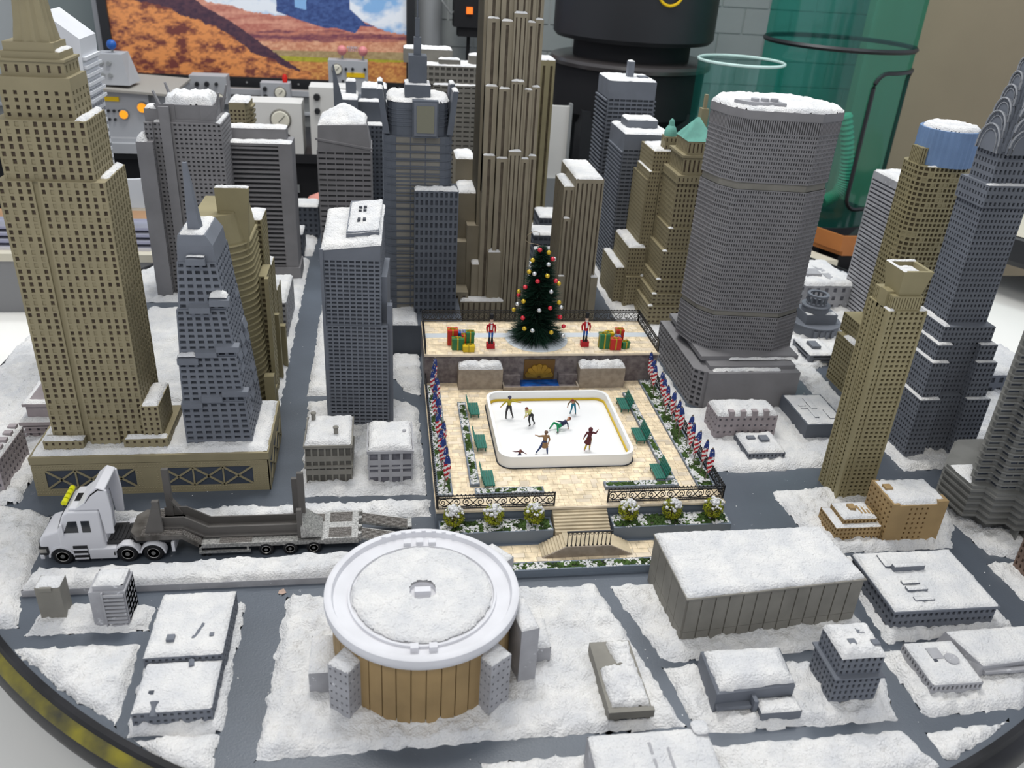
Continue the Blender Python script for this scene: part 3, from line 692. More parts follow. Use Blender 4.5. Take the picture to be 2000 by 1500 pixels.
for x0, x1 in ((-51.3, -38.4), (-34.4, -21.0)):
    m = MB(); m.box(x0, x1, 115.2, 115.28, 1.2, 4.55); m.build('recess_panel', NAVY, t)
    w3 = (x1 - x0) / 3
    for k in range(3):
        a, b = x0 + k * w3, x0 + (k + 1) * w3
        for p, q in (((a, 115.1, 1.25), (b, 115.1, 4.5)), ((a, 115.1, 4.5), (b, 115.1, 1.25))):
            m = MB(); m.beam(p, q, .16, .28); m.build('brace', TAN, t)
        if k:
            m = MB(); m.box(a - .12, a + .12, 115.02, 115.2, 1.2, 4.55); m.build('brace', TAN, t)
m = MB(); m.box(-18.6, -18.52, 116.4, 129.8, 1.2, 4.55); m.build('recess_panel', NAVY, t)
for k in range(3):
    a, b = 116.4 + k * 4.47, 116.4 + (k + 1) * 4.47
    for p, q in (((-18.45, a, 1.25), (-18.45, b, 4.5)), ((-18.45, a, 4.5), (-18.45, b, 1.25))):
        m = MB(); m.beam(p, q, .28, .16); m.build('brace', TAN, t)
m = MB()
for k in range(86):
    x = -52.9 + k * .4
    for z in (5.3, 4.85, .95, .45): m.add([(x - .09, 115.05, z - .09), (x + .09, 115.05, z - .09), (x + .09, 115.05, z + .09), (x - .09, 115.05, z + .09), (x, 114.95, z)], [(0, 1, 4), (1, 2, 4), (2, 3, 4), (3, 0, 4)])
for z in np.arange(1.4, 4.5, .4):
    for x in (-52.7, -51.9, -38.1, -37.6, -35.2, -34.7, -20.6, -20.1, -19.4, -18.9):
        m.add([(x - .09, 115.05, z - .09), (x + .09, 115.05, z - .09), (x + .09, 115.05, z + .09), (x - .09, 115.05, z + .09), (x, 114.95, z)], [(0, 1, 4), (1, 2, 4), (2, 3, 4), (3, 0, 4)])
m.build('rivets', TAN, t, kind='stuff')
m = MB(); snow_sheet(m, R(-53, -18.6, 115.4, 131.4), 6.85, .8, .4, 31, .3); m.build('plinth_snow', SNOW, t, smooth=True, kind='stuff', angle=75)

T = Tower('skyscraper', 'tallest tan stepped tower with a fluted spire, at the left edge', 'skyscraper', (-43.5, 123, 6.9), TAN, TANP)
SD = (1.25, .93, .38, .72, .3)
yf = 118.0
for (x0, x1, n) in ((-50.2, -45.75, 4), (-45.05, -36.7, 8)):
    facade(T.w, T.p, (x0, yf, 6.9), (x1, yf, 6.9), (x1, yf, 47.8), (x0, yf, 47.8), n, 44, .44, .68, .3, shallow=.28)
T.w.quad((-45.75, yf + .35, 6.9), (-45.05, yf + .35, 6.9), (-45.05, yf + .35, 47.8), (-45.75, yf + .35, 47.8))
T.w.quad((-45.75, yf, 6.9), (-45.75, yf + .35, 6.9), (-45.75, yf + .35, 47.8), (-45.75, yf, 47.8)); T.w.quad((-45.05, yf + .35, 6.9), (-45.05, yf, 6.9), (-45.05, yf, 47.8), (-45.05, yf + .35, 47.8))
facade(T.w, T.p, (-36.7, yf, 6.9), (-36.7, 128, 6.9), (-36.7, 128, 47.8), (-36.7, yf, 47.8), 8, 44, .42, .78, .3)
facade(T.w, T.p, (-50.2, 128, 6.9), (-50.2, yf, 6.9), (-50.2, yf, 47.8), (-50.2, 128, 47.8), 8, 44, .42, .78, .3)
T.w.quad((-36.7, 128, 6.9), (-50.2, 128, 6.9), (-50.2, 128, 47.8), (-36.7, 128, 47.8)); T.w.quad((-50.2, yf, 47.8), (-36.7, yf, 47.8), (-36.7, 128, 47.8), (-50.2, 128, 47.8))
T.tier(R(-49.2, -38.0, 118.6, 127.2), 47.8, 55.5, (1.12, .93, .44, .68, .3, .2))
T.snow(R(-38.0, -36.8, 120, 127.8), 47.8, .7, .25)
T.tier(R(-48.0, -39.4, 119.6, 126.6), 55.5, 60.6, (1.3, .93, .36, .55, .3), bot=0, top=.28)
T.snow(R(-39.4, -38.1, 118.9, 127), 55.5, .6, .25)
T.tier(R(-47.6, -40.0, 120.4, 126.2), 60.6, 62.4, (1.3, 1.8, .28, .5, .2))
T.tier(R(-48.4, -39.8, 120.2, 126.4), 62.4, 62.7); T.tier(R(-47.4, -40.4, 120.6, 126.0), 62.7, 63.5)
T.tier(R(-47.0, -41.0, 120.8, 125.6), 63.5, 64.6)
T.snow(R(-41.6, -40.4, 121, 125.8), 63.5, .5, .25)
m = MB(); pr = []
for z, r in ((64.6, 2.45), (67, 2.05), (70, 1.75), (76, 1.4), (80, 1.1), (84, .5), (90, .12)): pr.append((r, z))
k0 = 24; P0 = []
for r, z in pr:
    for i in range(k0):
        a = 2 * PI * i / k0; q = r * (1.0 if i % 2 else .88) * (1 / max(abs(math.cos(a)), abs(math.sin(a)))) ** .6; P0.append((-43.6 + q * math.cos(a), 123.2 + q * math.sin(a), z))
m.add(P0, [(j * k0 + i, j * k0 + (i + 1) % k0, (j + 1) * k0 + (i + 1) % k0, (j + 1) * k0 + i) for j in range(len(pr) - 1) for i in range(k0)])
m.build('spire', TAN, T.t)
T.tier(R(-51.2, -45.5, 116.4, 118.4), 6.9, 8.9, (1, 1, .35, .5, .2)); T.snow(R(-51.2, -45.5, 116.4, 118), 8.9, .5, .25)
T.tier(R(-39.8, -33.4, 116.5, 127.0), 6.9, 8.9, (1, 1, .35, .5, .2)); T.snow(R(-39.6, -33.5, 116.6, 118), 8.9, .5, .25)
T.tier(R(-36.9, -34.2, 117.2, 124.5), 8.9, 14.2, (.95, .95, .4, .6, .2)); T.snow(R(-36.7, -34.2, 117.2, 124.5), 14.2, .7, .3)
T.tier(R(-44.8, -40.6, 117.6, 118.3), 6.9, 11.8, (1, 1, .4, .5, .2))
T.done()

# --- blue-grey stepped tower with a horn
T = Tower('skyscraper', 'blue-grey stepped tower with a tapering horn, beside the tallest tan tower', 'skyscraper', (-26, 123, 6.9), SLATE, SLATEP)
Q = (1.35, .98, .62, .52, .35)
for (x0, x1, y0, y1, a, b, x2, x3) in ((-30.9, -21.0, 117.5, 130, 6.9, 14.6, -30.9, -21.5), (-30.7, -21.5, 117.7, 129.6, 14.6, 22.2, -30.5, -22.2), (-30.3, -22.2, 117.9, 129, 22.2, 29.6, -29.9, -23.0), (-29.6, -23.0, 118.1, 128.4, 29.6, 36.8, -29.0, -23.7)):
    T.tier(R(x0, x1, y0, y1), a, b, Q, R(x2, x3, y0, y1 - .3))
T.tier(R(-28.9, -23.7, 118.2, 127.4), 36.8, 39.2, None, R(-28.7, -23.9, 118.2, 127)); T.tier(R(-28.7, -23.9, 118.2, 127), 39.2, 40.6, None, R(-28.5, -24.8, 118.4, 126.8)); T.snow(R(-28.4, -24.9, 118.5, 126.7), 40.6, .5, .3)
for x0, x1, z0, z1 in ((-24.9, -21.6, 23.0, 24.3), (-27.9, -24.9, 22.2, 23.4), (-30.6, -27.6, 21.0, 22.4), (-28.0, -25.1, 29.2, 30.5), (-25.1, -22.3, 30.3, 31.7), (-27.6, -25.0, 36.5, 37.8), (-24.8, -20.9, 15.5, 16.8), (-27.8, -24.8, 14.6, 15.9), (-30.9, -27.8, 13.6, 14.8)):
    T.w.add([(x0, 117.8, z0), (x1, 117.8, z0), (x1, 118.6, z0), (x0, 118.6, z0), (x0, 117.2, z0 + .1), (x1, 117.2, z0 + .1), (x0, 117.2, z0 + (z1 - z0) * .75), (x1, 117.2, z0 + (z1 - z0) * .75), (x0, 118.2, z1), (x1, 118.2, z1)],
            [(0, 1, 5, 4), (4, 5, 7, 6), (6, 7, 9, 8), (1, 2, 9, 7, 5), (3, 0, 4, 6, 8)])
for x, z in ((-23.7, 29.5), (-22.9, 27), (-22.0, 21.5), (-21.9, 19.5), (-21.5, 14), (-21.3, 12)):
    for k in range(3): T.w.prism(R(x - .4, x + .15, 119.0 + k * 3.4, 121.4 + k * 3.4), z - .7 + k * 1.0, z + .8 + k * 1.0, R(x - .6, x - .3, 119.0 + k * 3.4, 121.4 + k * 3.4))
T.snow(R(-25.1, -22.6, 117.4, 119), 31.7, 1.0, .25); T.snow(R(-30.5, -27.8, 117.2, 118.6), 22.4, .7, .25); T.snow(R(-27.6, -25.0, 117.3, 118.2), 37.8, .3, .2)
m = MB(); m.prism([(-27.4, 120), (-25.8, 120), (-25.6, 121.6), (-27.2, 121.6)], 40.7, 50.0, [(-27.3, 121), (-26.75, 121), (-26.75, 121.5), (-27.3, 121.5)]); m.build('horn', SLATE, T.t)
T.done()

# --- ribbed curved khaki tower with a flared top panel
T = Tower('skyscraper', 'curved khaki tower wrapped in horizontal ribs with a flared plain top panel', 'skyscraper', (-24.5, 143, 0), KHAKI, KHAKIP)
def curve(o=0.0, s=1.0, x1=-21.6):
    pts = []
    for k in range(9):
        a = -PI / 2 + k * PI / 2 / 8; pts.append((x1 - 5.5 + (5.5 + o) * math.cos(a), 141.5 + (5.0 + o) * math.sin(a)))
    return [(-31 - o, 136.5 - o)] + pts + [(x1 + o, 149), (-31 - o, 149)]
T.tier(curve(0, x1=-21.4), 0, 33, None, curve(0, x1=-22.6)); T.tier(curve(0, x1=-22.6), 33, 37.5, None, curve(-.6, x1=-22.8))
for k in range(29):
    z = 1.6 + k * 1.1; x1 = -21.4 - 1.2 * z / 33
    T.w.prism(curve(.42, x1=x1), z, z + .22, curve(.30, x1=x1))
T.w.prism([(-26.6, 139.6), (-22.6, 139.6), (-22.6, 140.6), (-26.6, 140.6)], 30, 41.6, [(-27.0, 139.2), (-21.7, 139.2), (-21.7, 140.4), (-27.0, 140.4)])
T.w.prism([(-26.4, 138.9), (-24.2, 138.9), (-24.2, 139.9), (-26.4, 139.9)], 27, 37.8); T.snow(R(-27.0, -21.7, 139.2, 140.4), 41.6, .4, .2)
T.tier(R(-31, -26.4, 139, 149), 33, 36.2, None, R(-30, -26.4, 140, 148)); T.snow(R(-30.6, -26.4, 139.4, 148.6), 36.2, .7, .35)
T.tier(R(-31.4, -26.2, 137.6, 139.2), 33, 34.4); T.snow(R(-31.4, -26.2, 137.6, 139.2), 34.4, .4, .25)
T.tier(R(-22.0, -20.6, 143.5, 149.5), 0, 25, (1.1, 1.0, .45, .6, .2)); T.w.box(-20.9, -20.2, 142.3, 143.5, 0, 25)
T.w.box(-21.6, -19.9, 137.5, 139, 0, 8.5); T.w.box(-21.4, -19.9, 139.6, 141.2, 0, 5)
T.done()
T = Tower('office_block', 'khaki stepped block with small windows behind the ribbed khaki tower', 'building', (-25, 158, 0), KHAKI, KHAKIP)
G2 = (.9, .9, .5, .6, .2)
T.tier(R(-31, -21.6, 150, 157), 0, 33, G2); T.tier(R(-31, -21.5, 157, 162), 0, 22, G2); T.tier(R(-31, -21.4, 162, 168), 0, 15, G2)
T.snow(R(-31, -21.5, 157, 162), 22, .5); T.snow(R(-31, -21.4, 162, 168), 15, .5); T.snow(R(-31, -21.6, 150, 157), 33, .5)
T.w.box(-21.6, -20.2, 152, 153.2, 0, 14); T.w.box(-21.6, -19.9, 158, 159.4, 0, 9); T.done()
T = Tower('low_block', 'low grey snow-topped block along the avenue behind the khaki stepped block', 'building', (-25, 180, 0), PALE, PALEP)
T.tier(R(-29, -21.0, 171, 187), 0, 8.5, (1.2, 1.2, .5, .5, .2), snow=.8); T.done()

# --- grey tower with flared crown fins
T = Tower('skyscraper', 'grey windowed tower with upturned fins round a snowy crown', 'skyscraper', (-43, 202, 0), GREY, GREYP)
T.tier(R(-49.2, -35.0, 195.6, 208), 0, 40, (.98, .98, .52, .42, .3)); T.tier(R(-52.6, -49.2, 193.4, 202), 0, 36.2, (1.1, 1.1, .5, .35, .3), plain=(0,)); T.tier(R(-50.9, -49.2, 195.2, 200), 36.2, 40.0, (.8, .98, .5, .4, .2))
T.snow(R(-52.6, -50.4, 193.4, 202), 36.2, 1.6, .4)
T.w.box(-47.5, -45.4, 194.8, 195.6, 0, 43.4)
T.tier(R(-46.8, -36.6, 196.4, 206), 40.4, 43.6); T.tier(R(-47.8, -36.0, 196, 207), 40, 40.5)
T.snow(R(-46.5, -36.8, 196.6, 205.8), 43.5, 2.2, .4)
for (x, y, dx, dy) in ((-46.8, 196.2, -1.8, -.3), (-36.8, 196.2, 1.6, -.3), (-46.8, 206, -1.6, .6), (-36.8, 206, 1.6, .6)):
    T.w.prism([(x, y), (x + .5, y), (x + .5, y + 1.8), (x, y + 1.8)], 40.4, 46.4, [(x + dx, y + dy), (x + dx + .3, y + dy), (x + dx + .3, y + 1 + dy), (x + dx, y + 1 + dy)])
    T.w.prism([(x, y), (x + (2.4 if dx < 0 else -2.4), y), (x + (2.4 if dx < 0 else -2.4), y + .35), (x, y + .35)][::1 if dx < 0 else -1], 40.4, 43.7, [(x + dx, y + dy), (x + (2.4 if dx < 0 else -2.4), y), (x + (2.4 if dx < 0 else -2.4), y + .3), (x + dx, y + dy + .3)][::1 if dx < 0 else -1])
T.snow(R(-49.1, -46.9, 195.7, 207), 40, .6, .3); T.snow(R(-36.3, -35.2, 195.7, 207.8), 40, .6, .3)
T.w.box(-50.8, -47.6, 196.5, 199.5, 40, 42.6); T.snow(R(-50.8, -47.6, 196.5, 199.5), 42.6, .8, .3)
T.done()
# --- louvred grey tower
T = Tower('skyscraper', 'mauve-grey tower faced with deep horizontal louvres', 'skyscraper', (-28, 208, 0), GREY, GREYP)
facade(T.w, T.p, (-36, 205.1, 4.2), (-24.3, 205.1, 4.2), (-24.3, 205.1, 34), (-36, 205.1, 34), 1, 27, .97, .55, .8)
T.w.box(-24.3, -21.4, 204.9, 206, 3.8, 34); T.w.box(-36, -21.4, 206, 213, 3.8, 34); T.w.box(-36.3, -21.0, 204.4, 213, 0, 4.0); T.w.box(-36, -24.3, 205.0, 206, 33.4, 34)
T.w.box(-36, -22.8, 208.5, 212.8, 34, 36.6); T.snow(R(-36, -21.4, 204.9, 208.4), 34, .5, .4, .2); T.snow(R(-36, -22.8, 208.5, 212.8), 36.6, .5, .4, .2)
T.done()
T = Tower('tan_block', 'small tan tower top with punched round-cornered windows behind the grey towers', 'skyscraper', (-36.5, 236, 0), TAN, TANP)
T.tier([(-39.2, 232), (-35.2, 232), (-34.3, 234.5), (-34.3, 240), (-39.2, 240)], 0, 38, (1.0, 1.0, .5, .5, .25), bot=.3, top=.04); T.snow(R(-39.2, -34.3, 232, 240), 38, .9, .5)
for k in range(8): T.w.box(-34.6, -33.7, 234.6, 240, 27 + k * 1.3, 27.6 + k * 1.3)
T.done()
# --- grey tower with slanted roof
T = Tower('skyscraper', 'mauve-grey office tower with a slanting ridge roof, behind the grey slab', 'skyscraper', (-10, 221, 0), GREY, GREYP)
T.tier(R(-16.5, -3.2, 215, 228), 0, 30.5, (2.2, 1.35, .88, .38, .4))
T.w.add([(-16.3, 215.1, 30.5), (-3.4, 215.1, 30.5), (-3.4, 228, 30.5), (-16.3, 228, 30.5), (-16.0, 215.3, 36.4), (-4.2, 215.3, 36.8), (-4.6, 227, 36.8), (-15.6, 227, 36.4), (-10.0, 222, 39.6)],
        [(0, 1, 5, 4), (1, 2, 6, 5), (2, 3, 7, 6), (3, 0, 4, 7), (4, 5, 8), (5, 6, 8), (6, 7, 8), (7, 4, 8)])
T.w.add([(-16.7, 214.8, 33.0), (-3.0, 214.8, 30.8), (-3.0, 215.2, 31.3), (-16.7, 215.2, 33.5), (-16.7, 214.8, 33.5), (-3.0, 214.8, 31.3)], [(0, 1, 5, 4), (4, 5, 2, 3), (1, 2, 5), (0, 4, 3)])
snow_sheet(T.s, R(-16.1, -4.3, 215.3, 227), 0, .8, .35, 5, .2, zf=lambda X, Y: 36.3 + 4.0 * np.clip(1 - np.maximum(np.abs(X + 10) / 6, np.abs(Y - 221.5) / 6), 0, 1))
T.done()
# --- big grey slab
T = Tower('skyscraper', 'tall grey gridded slab with a sloping snowy roof, left of the skating plaza', 'skyscraper', (-4.5, 139, 0), SLATE, SLATEP, rot=-.06)
H_ = (1.02, .72, .74, .55, .3)
T.tier(R(-9.8, .5, 133.4, 145.5), 0, 20, H_); T.tier(R(-9.9, -.6, 133.9, 145.5), 20, 31.6, H_, cap=False)
T.w.add([(-9.9, 133.9, 31.6), (-.6, 133.9, 31.6), (-.6, 145.5, 31.6), (-9.9, 145.5, 31.6), (-9.9, 133.7, 33.2), (-.6, 133.7, 34.3), (-.6, 145.5, 37.6), (-9.9, 145.5, 36.4)], [(0, 1, 5, 4), (1, 2, 6, 5), (2, 3, 7, 6), (3, 0, 4, 7), (4, 5, 6, 7)])
T.w.box(-.6, 0.3, 136, 145.5, 20, 28); T.w.box(.3, 1.2, 134.6, 136, 0, 23.4)
T.w.box(-10.3, -9.8, 133.4, 134.2, 0, 33.4)
rf = lambda X, Y: 33.2 + (X + 9.9) / 9.3 * 1.1 + (Y - 133.7) / 11.8 * 3.2
snow_sheet(T.s, R(-10.2, -.4, 133.6, 145.5), 0, .6, .25, 9, .15, zf=rf)
T.w.add([(-6.2, 136, 34.3), (-.9, 136, 34.9), (-.9, 145.3, 37.6), (-6.2, 145.3, 37.0), (-6.2, 136, 35.5), (-.9, 136, 36.1), (-.9, 145.3, 38.5), (-6.2, 145.3, 38.1)], [(0, 1, 5, 4), (1, 2, 6, 5), (3, 0, 4, 7), (4, 5, 6, 7)])
snow_sheet(T.s, R(-6.3, -.8, 135.9, 145.4), 0, .45, .25, 12, .1, zf=lambda X, Y: rf(X, Y) + 1.0)
m = MB()
for (x, y, sx, sy) in ((-4.6, 138.6, .5, 1.2), (-3.7, 138.6, .5, 1.2), (-4.6, 141.4, .5, .5), (-3.8, 141.4, .5, .5), (-4.6, 142.4, .5, .5), (-3.8, 142.4, .5, .5)): z = float(rf(x, y)) + 1.1; m.box(x, x + sx, y, y + sy, z, z + .7)
m.build('roof_vent', SLATEP, T.t)
T.done()

# --- dark tower with mast and screen
T = Tower('skyscraper', 'dark slate tower with a stepped mast and a framed screen on its crown', 'skyscraper', (7, 178, 0), DARK, DARKP)
T.tier(R(1.0, 15.9, 163.6, 187), 0, 6.6, None); T.snow(R(1.0, 6.4, 163.6, 187), 6.6, .7, .35)
def rc(x0, x1, y0, y1, r=2.4, o=0.0):
    pts = []
    for cx_, cy_, a0 in ((x0 + r, y0 + r, PI), (x1 - r, y0 + r, 1.5 * PI), (x1 - r, y1 - r, 0), (x0 + r, y1 - r, PI / 2)):
        for k in range(5):
            a = a0 + k * PI / 8; pts.append((cx_ + (r + o) * math.cos(a), cy_ + (r + o) * math.sin(a)))
    return pts
body = rc(-.3, 13.4, 172, 186)
T.tier(body, 6.6, 43.6, (2.9, 1.5, .93, .78, .10))
for k in range(22): T.w.prism(rc(-.3, 13.4, 172, 186, o=.16), 8 + k * 1.62, 8.16 + k * 1.62)
T.p.build('window_panes', TAUPE, T.t, kind='stuff'); T.p = MB()
T.tier(R(5.8, 14.7, 169.6, 176), 6.6, 33.4, (.98, 1.6, .52, .62, .28)); T.snow(R(5.8, 14.7, 169.6, 172), 33.4, .8, .3)
T.tier(rc(.6, 12.6, 172.2, 185, 3), 43.6, 50, None); 
for k in range(5): T.w.prism(rc(.6, 12.6, 172.2, 185, 3, o=.12), 45.5 + k * .75, 45.75 + k * .75)
for (x, y, dx) in ((-.1, 173, -.5), (12.3, 173, .5), (-.1, 182, -.5), (12.3, 182, .5)):
    T.w.prism(R(x - .1, x + 1.1, y - 1.0, y + 3), 44.0, 52.4, R(x + dx * 2.2 - .1, x + dx * 2.2 + .9, y - 1.4, y + 3.2)); T.snow(R(x + dx * 2.2 - .2, x + dx * 2.2 + 1.0, y - 1.4, y + 3.2), 52.3, .5, .25, .1)
T.snow(rc(.4, 12.8, 172, 185.2, 3), 50, .8, .4)
T.w.box(5.4, 10.4, 170.8, 173, 43.6, 50.6); T.w.box(4.0, 9.0, 174, 180, 50, 53)
T.w.box(4.8, 8.3, 175, 179, 53, 58.2); T.w.box(5.8, 7.2, 176, 178, 58.2, 61.4); T.w.box(6.1, 6.9, 176.5, 177.5, 61.4, 64.8)
T.w.tube([(6.5, 177, 64.8), (6.4, 177, 76)], [.16, .08], 6)
T.snow(R(4, 9, 174, 180), 53, .3, .3)
m = MB(); m.box(5.7, 10.1, 170.5, 170.8, 44.0, 50.2)
m.build('screen_frame', SLATE, T.t); m = MB(); m.box(6.2, 9.6, 170.35, 170.5, 44.6, 49.7); m.build('screen', mat('screen_olive', (.17, .165, .11), .18, spec=.6), T.t)
T.done()

# --- far grey blocks
T = Tower('skyscraper', 'wide slate office block with flat snowy roofs behind the mast tower', 'skyscraper', (18, 253, 0), TAUPE, TAUPEP)
T.tier(R(10.5, 28.2, 248, 258), 0, 46.8, (1.6, 1.5, .7, .5, .3), snow=.6); T.tier(R(13.5, 28.2, 246.4, 248), 0, 42, (2.1, 1.3, .75, .35, .3), snow=.5)
T.w.box(5.5, 19, 252, 258, 46.8, 50.4); T.snow(R(5.5, 19, 252, 258), 50.4, .6); T.w.box(15, 21, 248.6, 251, 46.8, 48.4); T.snow(R(15, 21, 248.6, 251), 48.4, .5); T.w.box(23.5, 28, 250, 254, 46.8, 49.5); T.snow(R(23.5, 28, 250, 254), 49.5, .5)
T.done()
T = Tower('skyscraper', 'dark slate block with a sharp triangular fin and snowy terraces', 'skyscraper', (-6, 240, 0), DARK, DARKP)
T.tier(R(-12.9, .8, 234, 248), 0, 33, (1.1, 1.2, .5, .5, .25)); T.tier(R(-12.9, -6.8, 233.4, 245), 33, 39.5, None); T.tier(R(-6.8, .8, 237, 248), 33, 38.5, None); T.tier(R(-6, .8, 240, 248), 38.5, 41.5)
T.snow(R(-6.8, .8, 234, 237), 33, .7); T.snow(R(-12.9, -6.8, 233.4, 245), 39.5, .7); T.snow(R(-6.8, .8, 237, 240), 38.5, .6); T.snow(R(-6, .8, 240, 248), 41.5, .6)
T.w.box(-10, -7.4, 240, 243, 39.5, 43); T.snow(R(-10, -7.4, 240, 243), 43, .7)
T.w.prism([(-12.9, 233.2), (-9.4, 233.2), (-9.4, 233.9), (-12.9, 233.9)], 34, 48, [(-12.9, 233.2), (-12.6, 233.2), (-12.6, 233.5), (-12.9, 233.5)]); T.done()
for lb, b_, z, sp in (('low dark far block with two roof holes beside the louvred tower', (-26, -18.8, 239.3, 247), 9, (1.4, 1.6, .5, .5, .2)), ('low dark block with a plain snowy roof beside the louvred tower', (-26, -21.8, 223.4, 231), 6.2, (1.4, 1.6, .5, .5, .2)),
                      ('low dark terraced block between the two tan slabs', (39, 47, 215.7, 224), 9.4, (1.4, 2, .8, .5, .2)), ('low pale far block behind the two tan slabs', (44, 52, 236, 246), 8, (1.4, 2, .8, .5, .2))):
    T = Tower('low_block', lb, 'building', (b_[0], b_[2], 0), DARK, DARKP); T.tier(R(*b_), 0, z, sp, snow=.6)
    if 'terraced' in lb: T.tier(R(39, 47, 213.6, 215.7), 0, 6.2, None, snow=.5)
    T.done()

# --- stepped tan slab tower
T = Tower('skyscraper', 'tall sand-coloured slab with stepped bays and vertical grooves, behind the tree', 'skyscraper', (27, 190, 0), SAND, SANDP)
k = .952
def fins(x0, x1, y, z0, z1, n):
    facade(T.w, T.p, (x0, y, z0), (x1, y, z0), (x1, y, z1), (x0, y, z1), n, 1, .30 if n > 1 else .25, .96, .3)
T.w.box(20.0, 31.6, 184, 196, 0, 86)
facade(T.w, T.p, (20.0, 196, 0), (20.0, 183.9, 0), (20.0, 183.9, 84), (20.0, 196, 84), 6, 1, .3, .97, .25)
for (zt_, yo) in ((86, 183.4), (64.9, 182.2), (52.2, 181.0), (38.4, 179.8)):
    bays = ((20.6, 23.1, 0, 0, 1), (23.3, 25.7, -.9, -.3, 1), (25.7, 28.4, -1.5, 1.3, 3), (28.4, 30.2, -.9, -.3, 1), (30.2, 31.9, -.1, .2, 1))
    for bi, (x0, x1, dy, dz, n) in enumerate(bays):
        if zt_ == 86 and bi in (2,): n = 2
        y = yo + dy; zz = zt_ + dz
        fins(x0, x1, y, 0 if zt_ < 40 else 30, zz, n)
        T.w.quad((x0, 196, 30 if zt_ > 40 else 0), (x0, y, 30 if zt_ > 40 else 0), (x0, y, zz), (x0, 196, zz)); T.w.quad((x1, y, 30 if zt_ > 40 else 0), (x1, 186, 30 if zt_ > 40 else 0), (x1, 186, zz), (x1, y, zz))
        T.w.quad((x0, y, zz), (x1, y, zz), (x1, 186, zz), (x0, 186, zz))
        if zt_ < 80: T.snow(R(x0, x1, y, y + 1.2), zz, .5, .25, .15)
for (x0, x1, y0, y1, z, sn) in ((16.2, 20.6, 197, 206, 33.5, 1), (16.2, 20.6, 187, 197, 28.3, 1), (18.0, 21.8, 183.5, 187, 22, 0), (19.0, 22.6, 180.5, 183.5, 13.9, 1), (16.4, 26.4, 177.5, 180.5, 6.2, 1), (22.4, 25.2, 178.6, 181, 17.5, 1)):
    T.tier(R(x0, x1, y0, y1), 0, z, (1.2, z, .3, .9, .2) if z < 10 else None)
    if sn: T.snow(R(x0, x1, y0, y1), z, .6, .3)
T.tier(R(14.8, 18.2, 178.6, 200), 0, 8, (1.5, 7, .4, .8, .25)); T.tier(R(15.6, 18.2, 184, 206), 8, 18, None)
T.done()
T = Tower('skyscraper', 'pale tan fluted slab behind the stepped sand-coloured slab', 'skyscraper', (44, 259, 0), KHAKI, KHAKIP)
T.tier(R(38, 48.8, 254.5, 262), 0, 48.6, (2.0, 48, .35, .94, .3), snow=.7); T.done()
T = Tower('skyscraper', 'shorter tan slab with deep vertical grooves right of the tree', 'skyscraper', (44, 186, 0), SAND, SANDP)
T.tier(R(41.0, 47.3, 180, 197), 0, 33.8, (1.0, 33, .35, .95, .3), only=(0,)); T.snow(R(41.0, 47.3, 180, 197), 33.8, .6)
T.tier(R(38.6, 41.0, 180.6, 191), 0, 32.0, (1.4, 32, .3, .95, .25)); T.snow(R(38.6, 41, 180.6, 191), 32, .5)
T.tier(R(38.9, 40.4, 179.4, 180.6), 0, 25.2, (1.2, 25, .3, .95, .25)); T.snow(R(38.9, 40.4, 179.4, 180.6), 25.2, .4, .25); T.tier(R(38.6, 40.2, 178.5, 179.4), 0, 12); T.snow(R(38.6, 40.2, 178.5, 179.4), 12, .4, .25)
T.tier(R(46.4, 48, 179.2, 184), 0, 11.5); T.snow(R(46.4, 48, 179.2, 184), 11.5, .4, .25); T.done()
# --- two ribbed grey-blue towers
T = Tower('skyscraper', 'ribbed slate tower with a chimney on its snowy roof', 'skyscraper', (63, 228, 0), SLATE, SLATEP)
T.tier(R(57, 69.4, 222, 234.5), 0, 44.2, (1.5, 1.05, .85, .55, .35)); T.tier(R(57, 69.4, 222, 234.5), 44.2, 48.4, None, snow=.5)
for q in range(40):
    z = 2 + q * 1.06; T.w.box(56.4, 57, 222.3, 234.2, z, z + .35); T.w.box(69.4, 69.9, 222.3, 234.2, z, z + .35)
T.w.box(62.8, 64.4, 227, 229, 48.4, 52.6); T.snow(R(62.8, 64.4, 227, 229), 52.6, .4, .25); T.w.box(65.5, 68, 225.5, 228, 48.4, 49.2); T.done()
T = Tower('skyscraper', 'slate tower with a raised roof box, in front of the chimney tower', 'skyscraper', (63, 210, 0), SLATE, SLATEP)
T.tier(R(57.2, 68.8, 202.8, 217.5), 0, 35.6, (1.35, .95, .85, .45, .3), only=(0,)); T.tier(R(57.2, 68.8, 202.8, 217.5), 35.6, 39.1, None, snow=.6)
for q in range(35):
    z = 1.5 + q * .97; T.w.box(56.8, 57.2, 203, 217.3, z, z + .35)
T.w.box(58.8, 66.6, 208, 214, 39.1, 41.4); T.snow(R(58.8, 66.6, 208, 214), 41.4, .5); T.done()
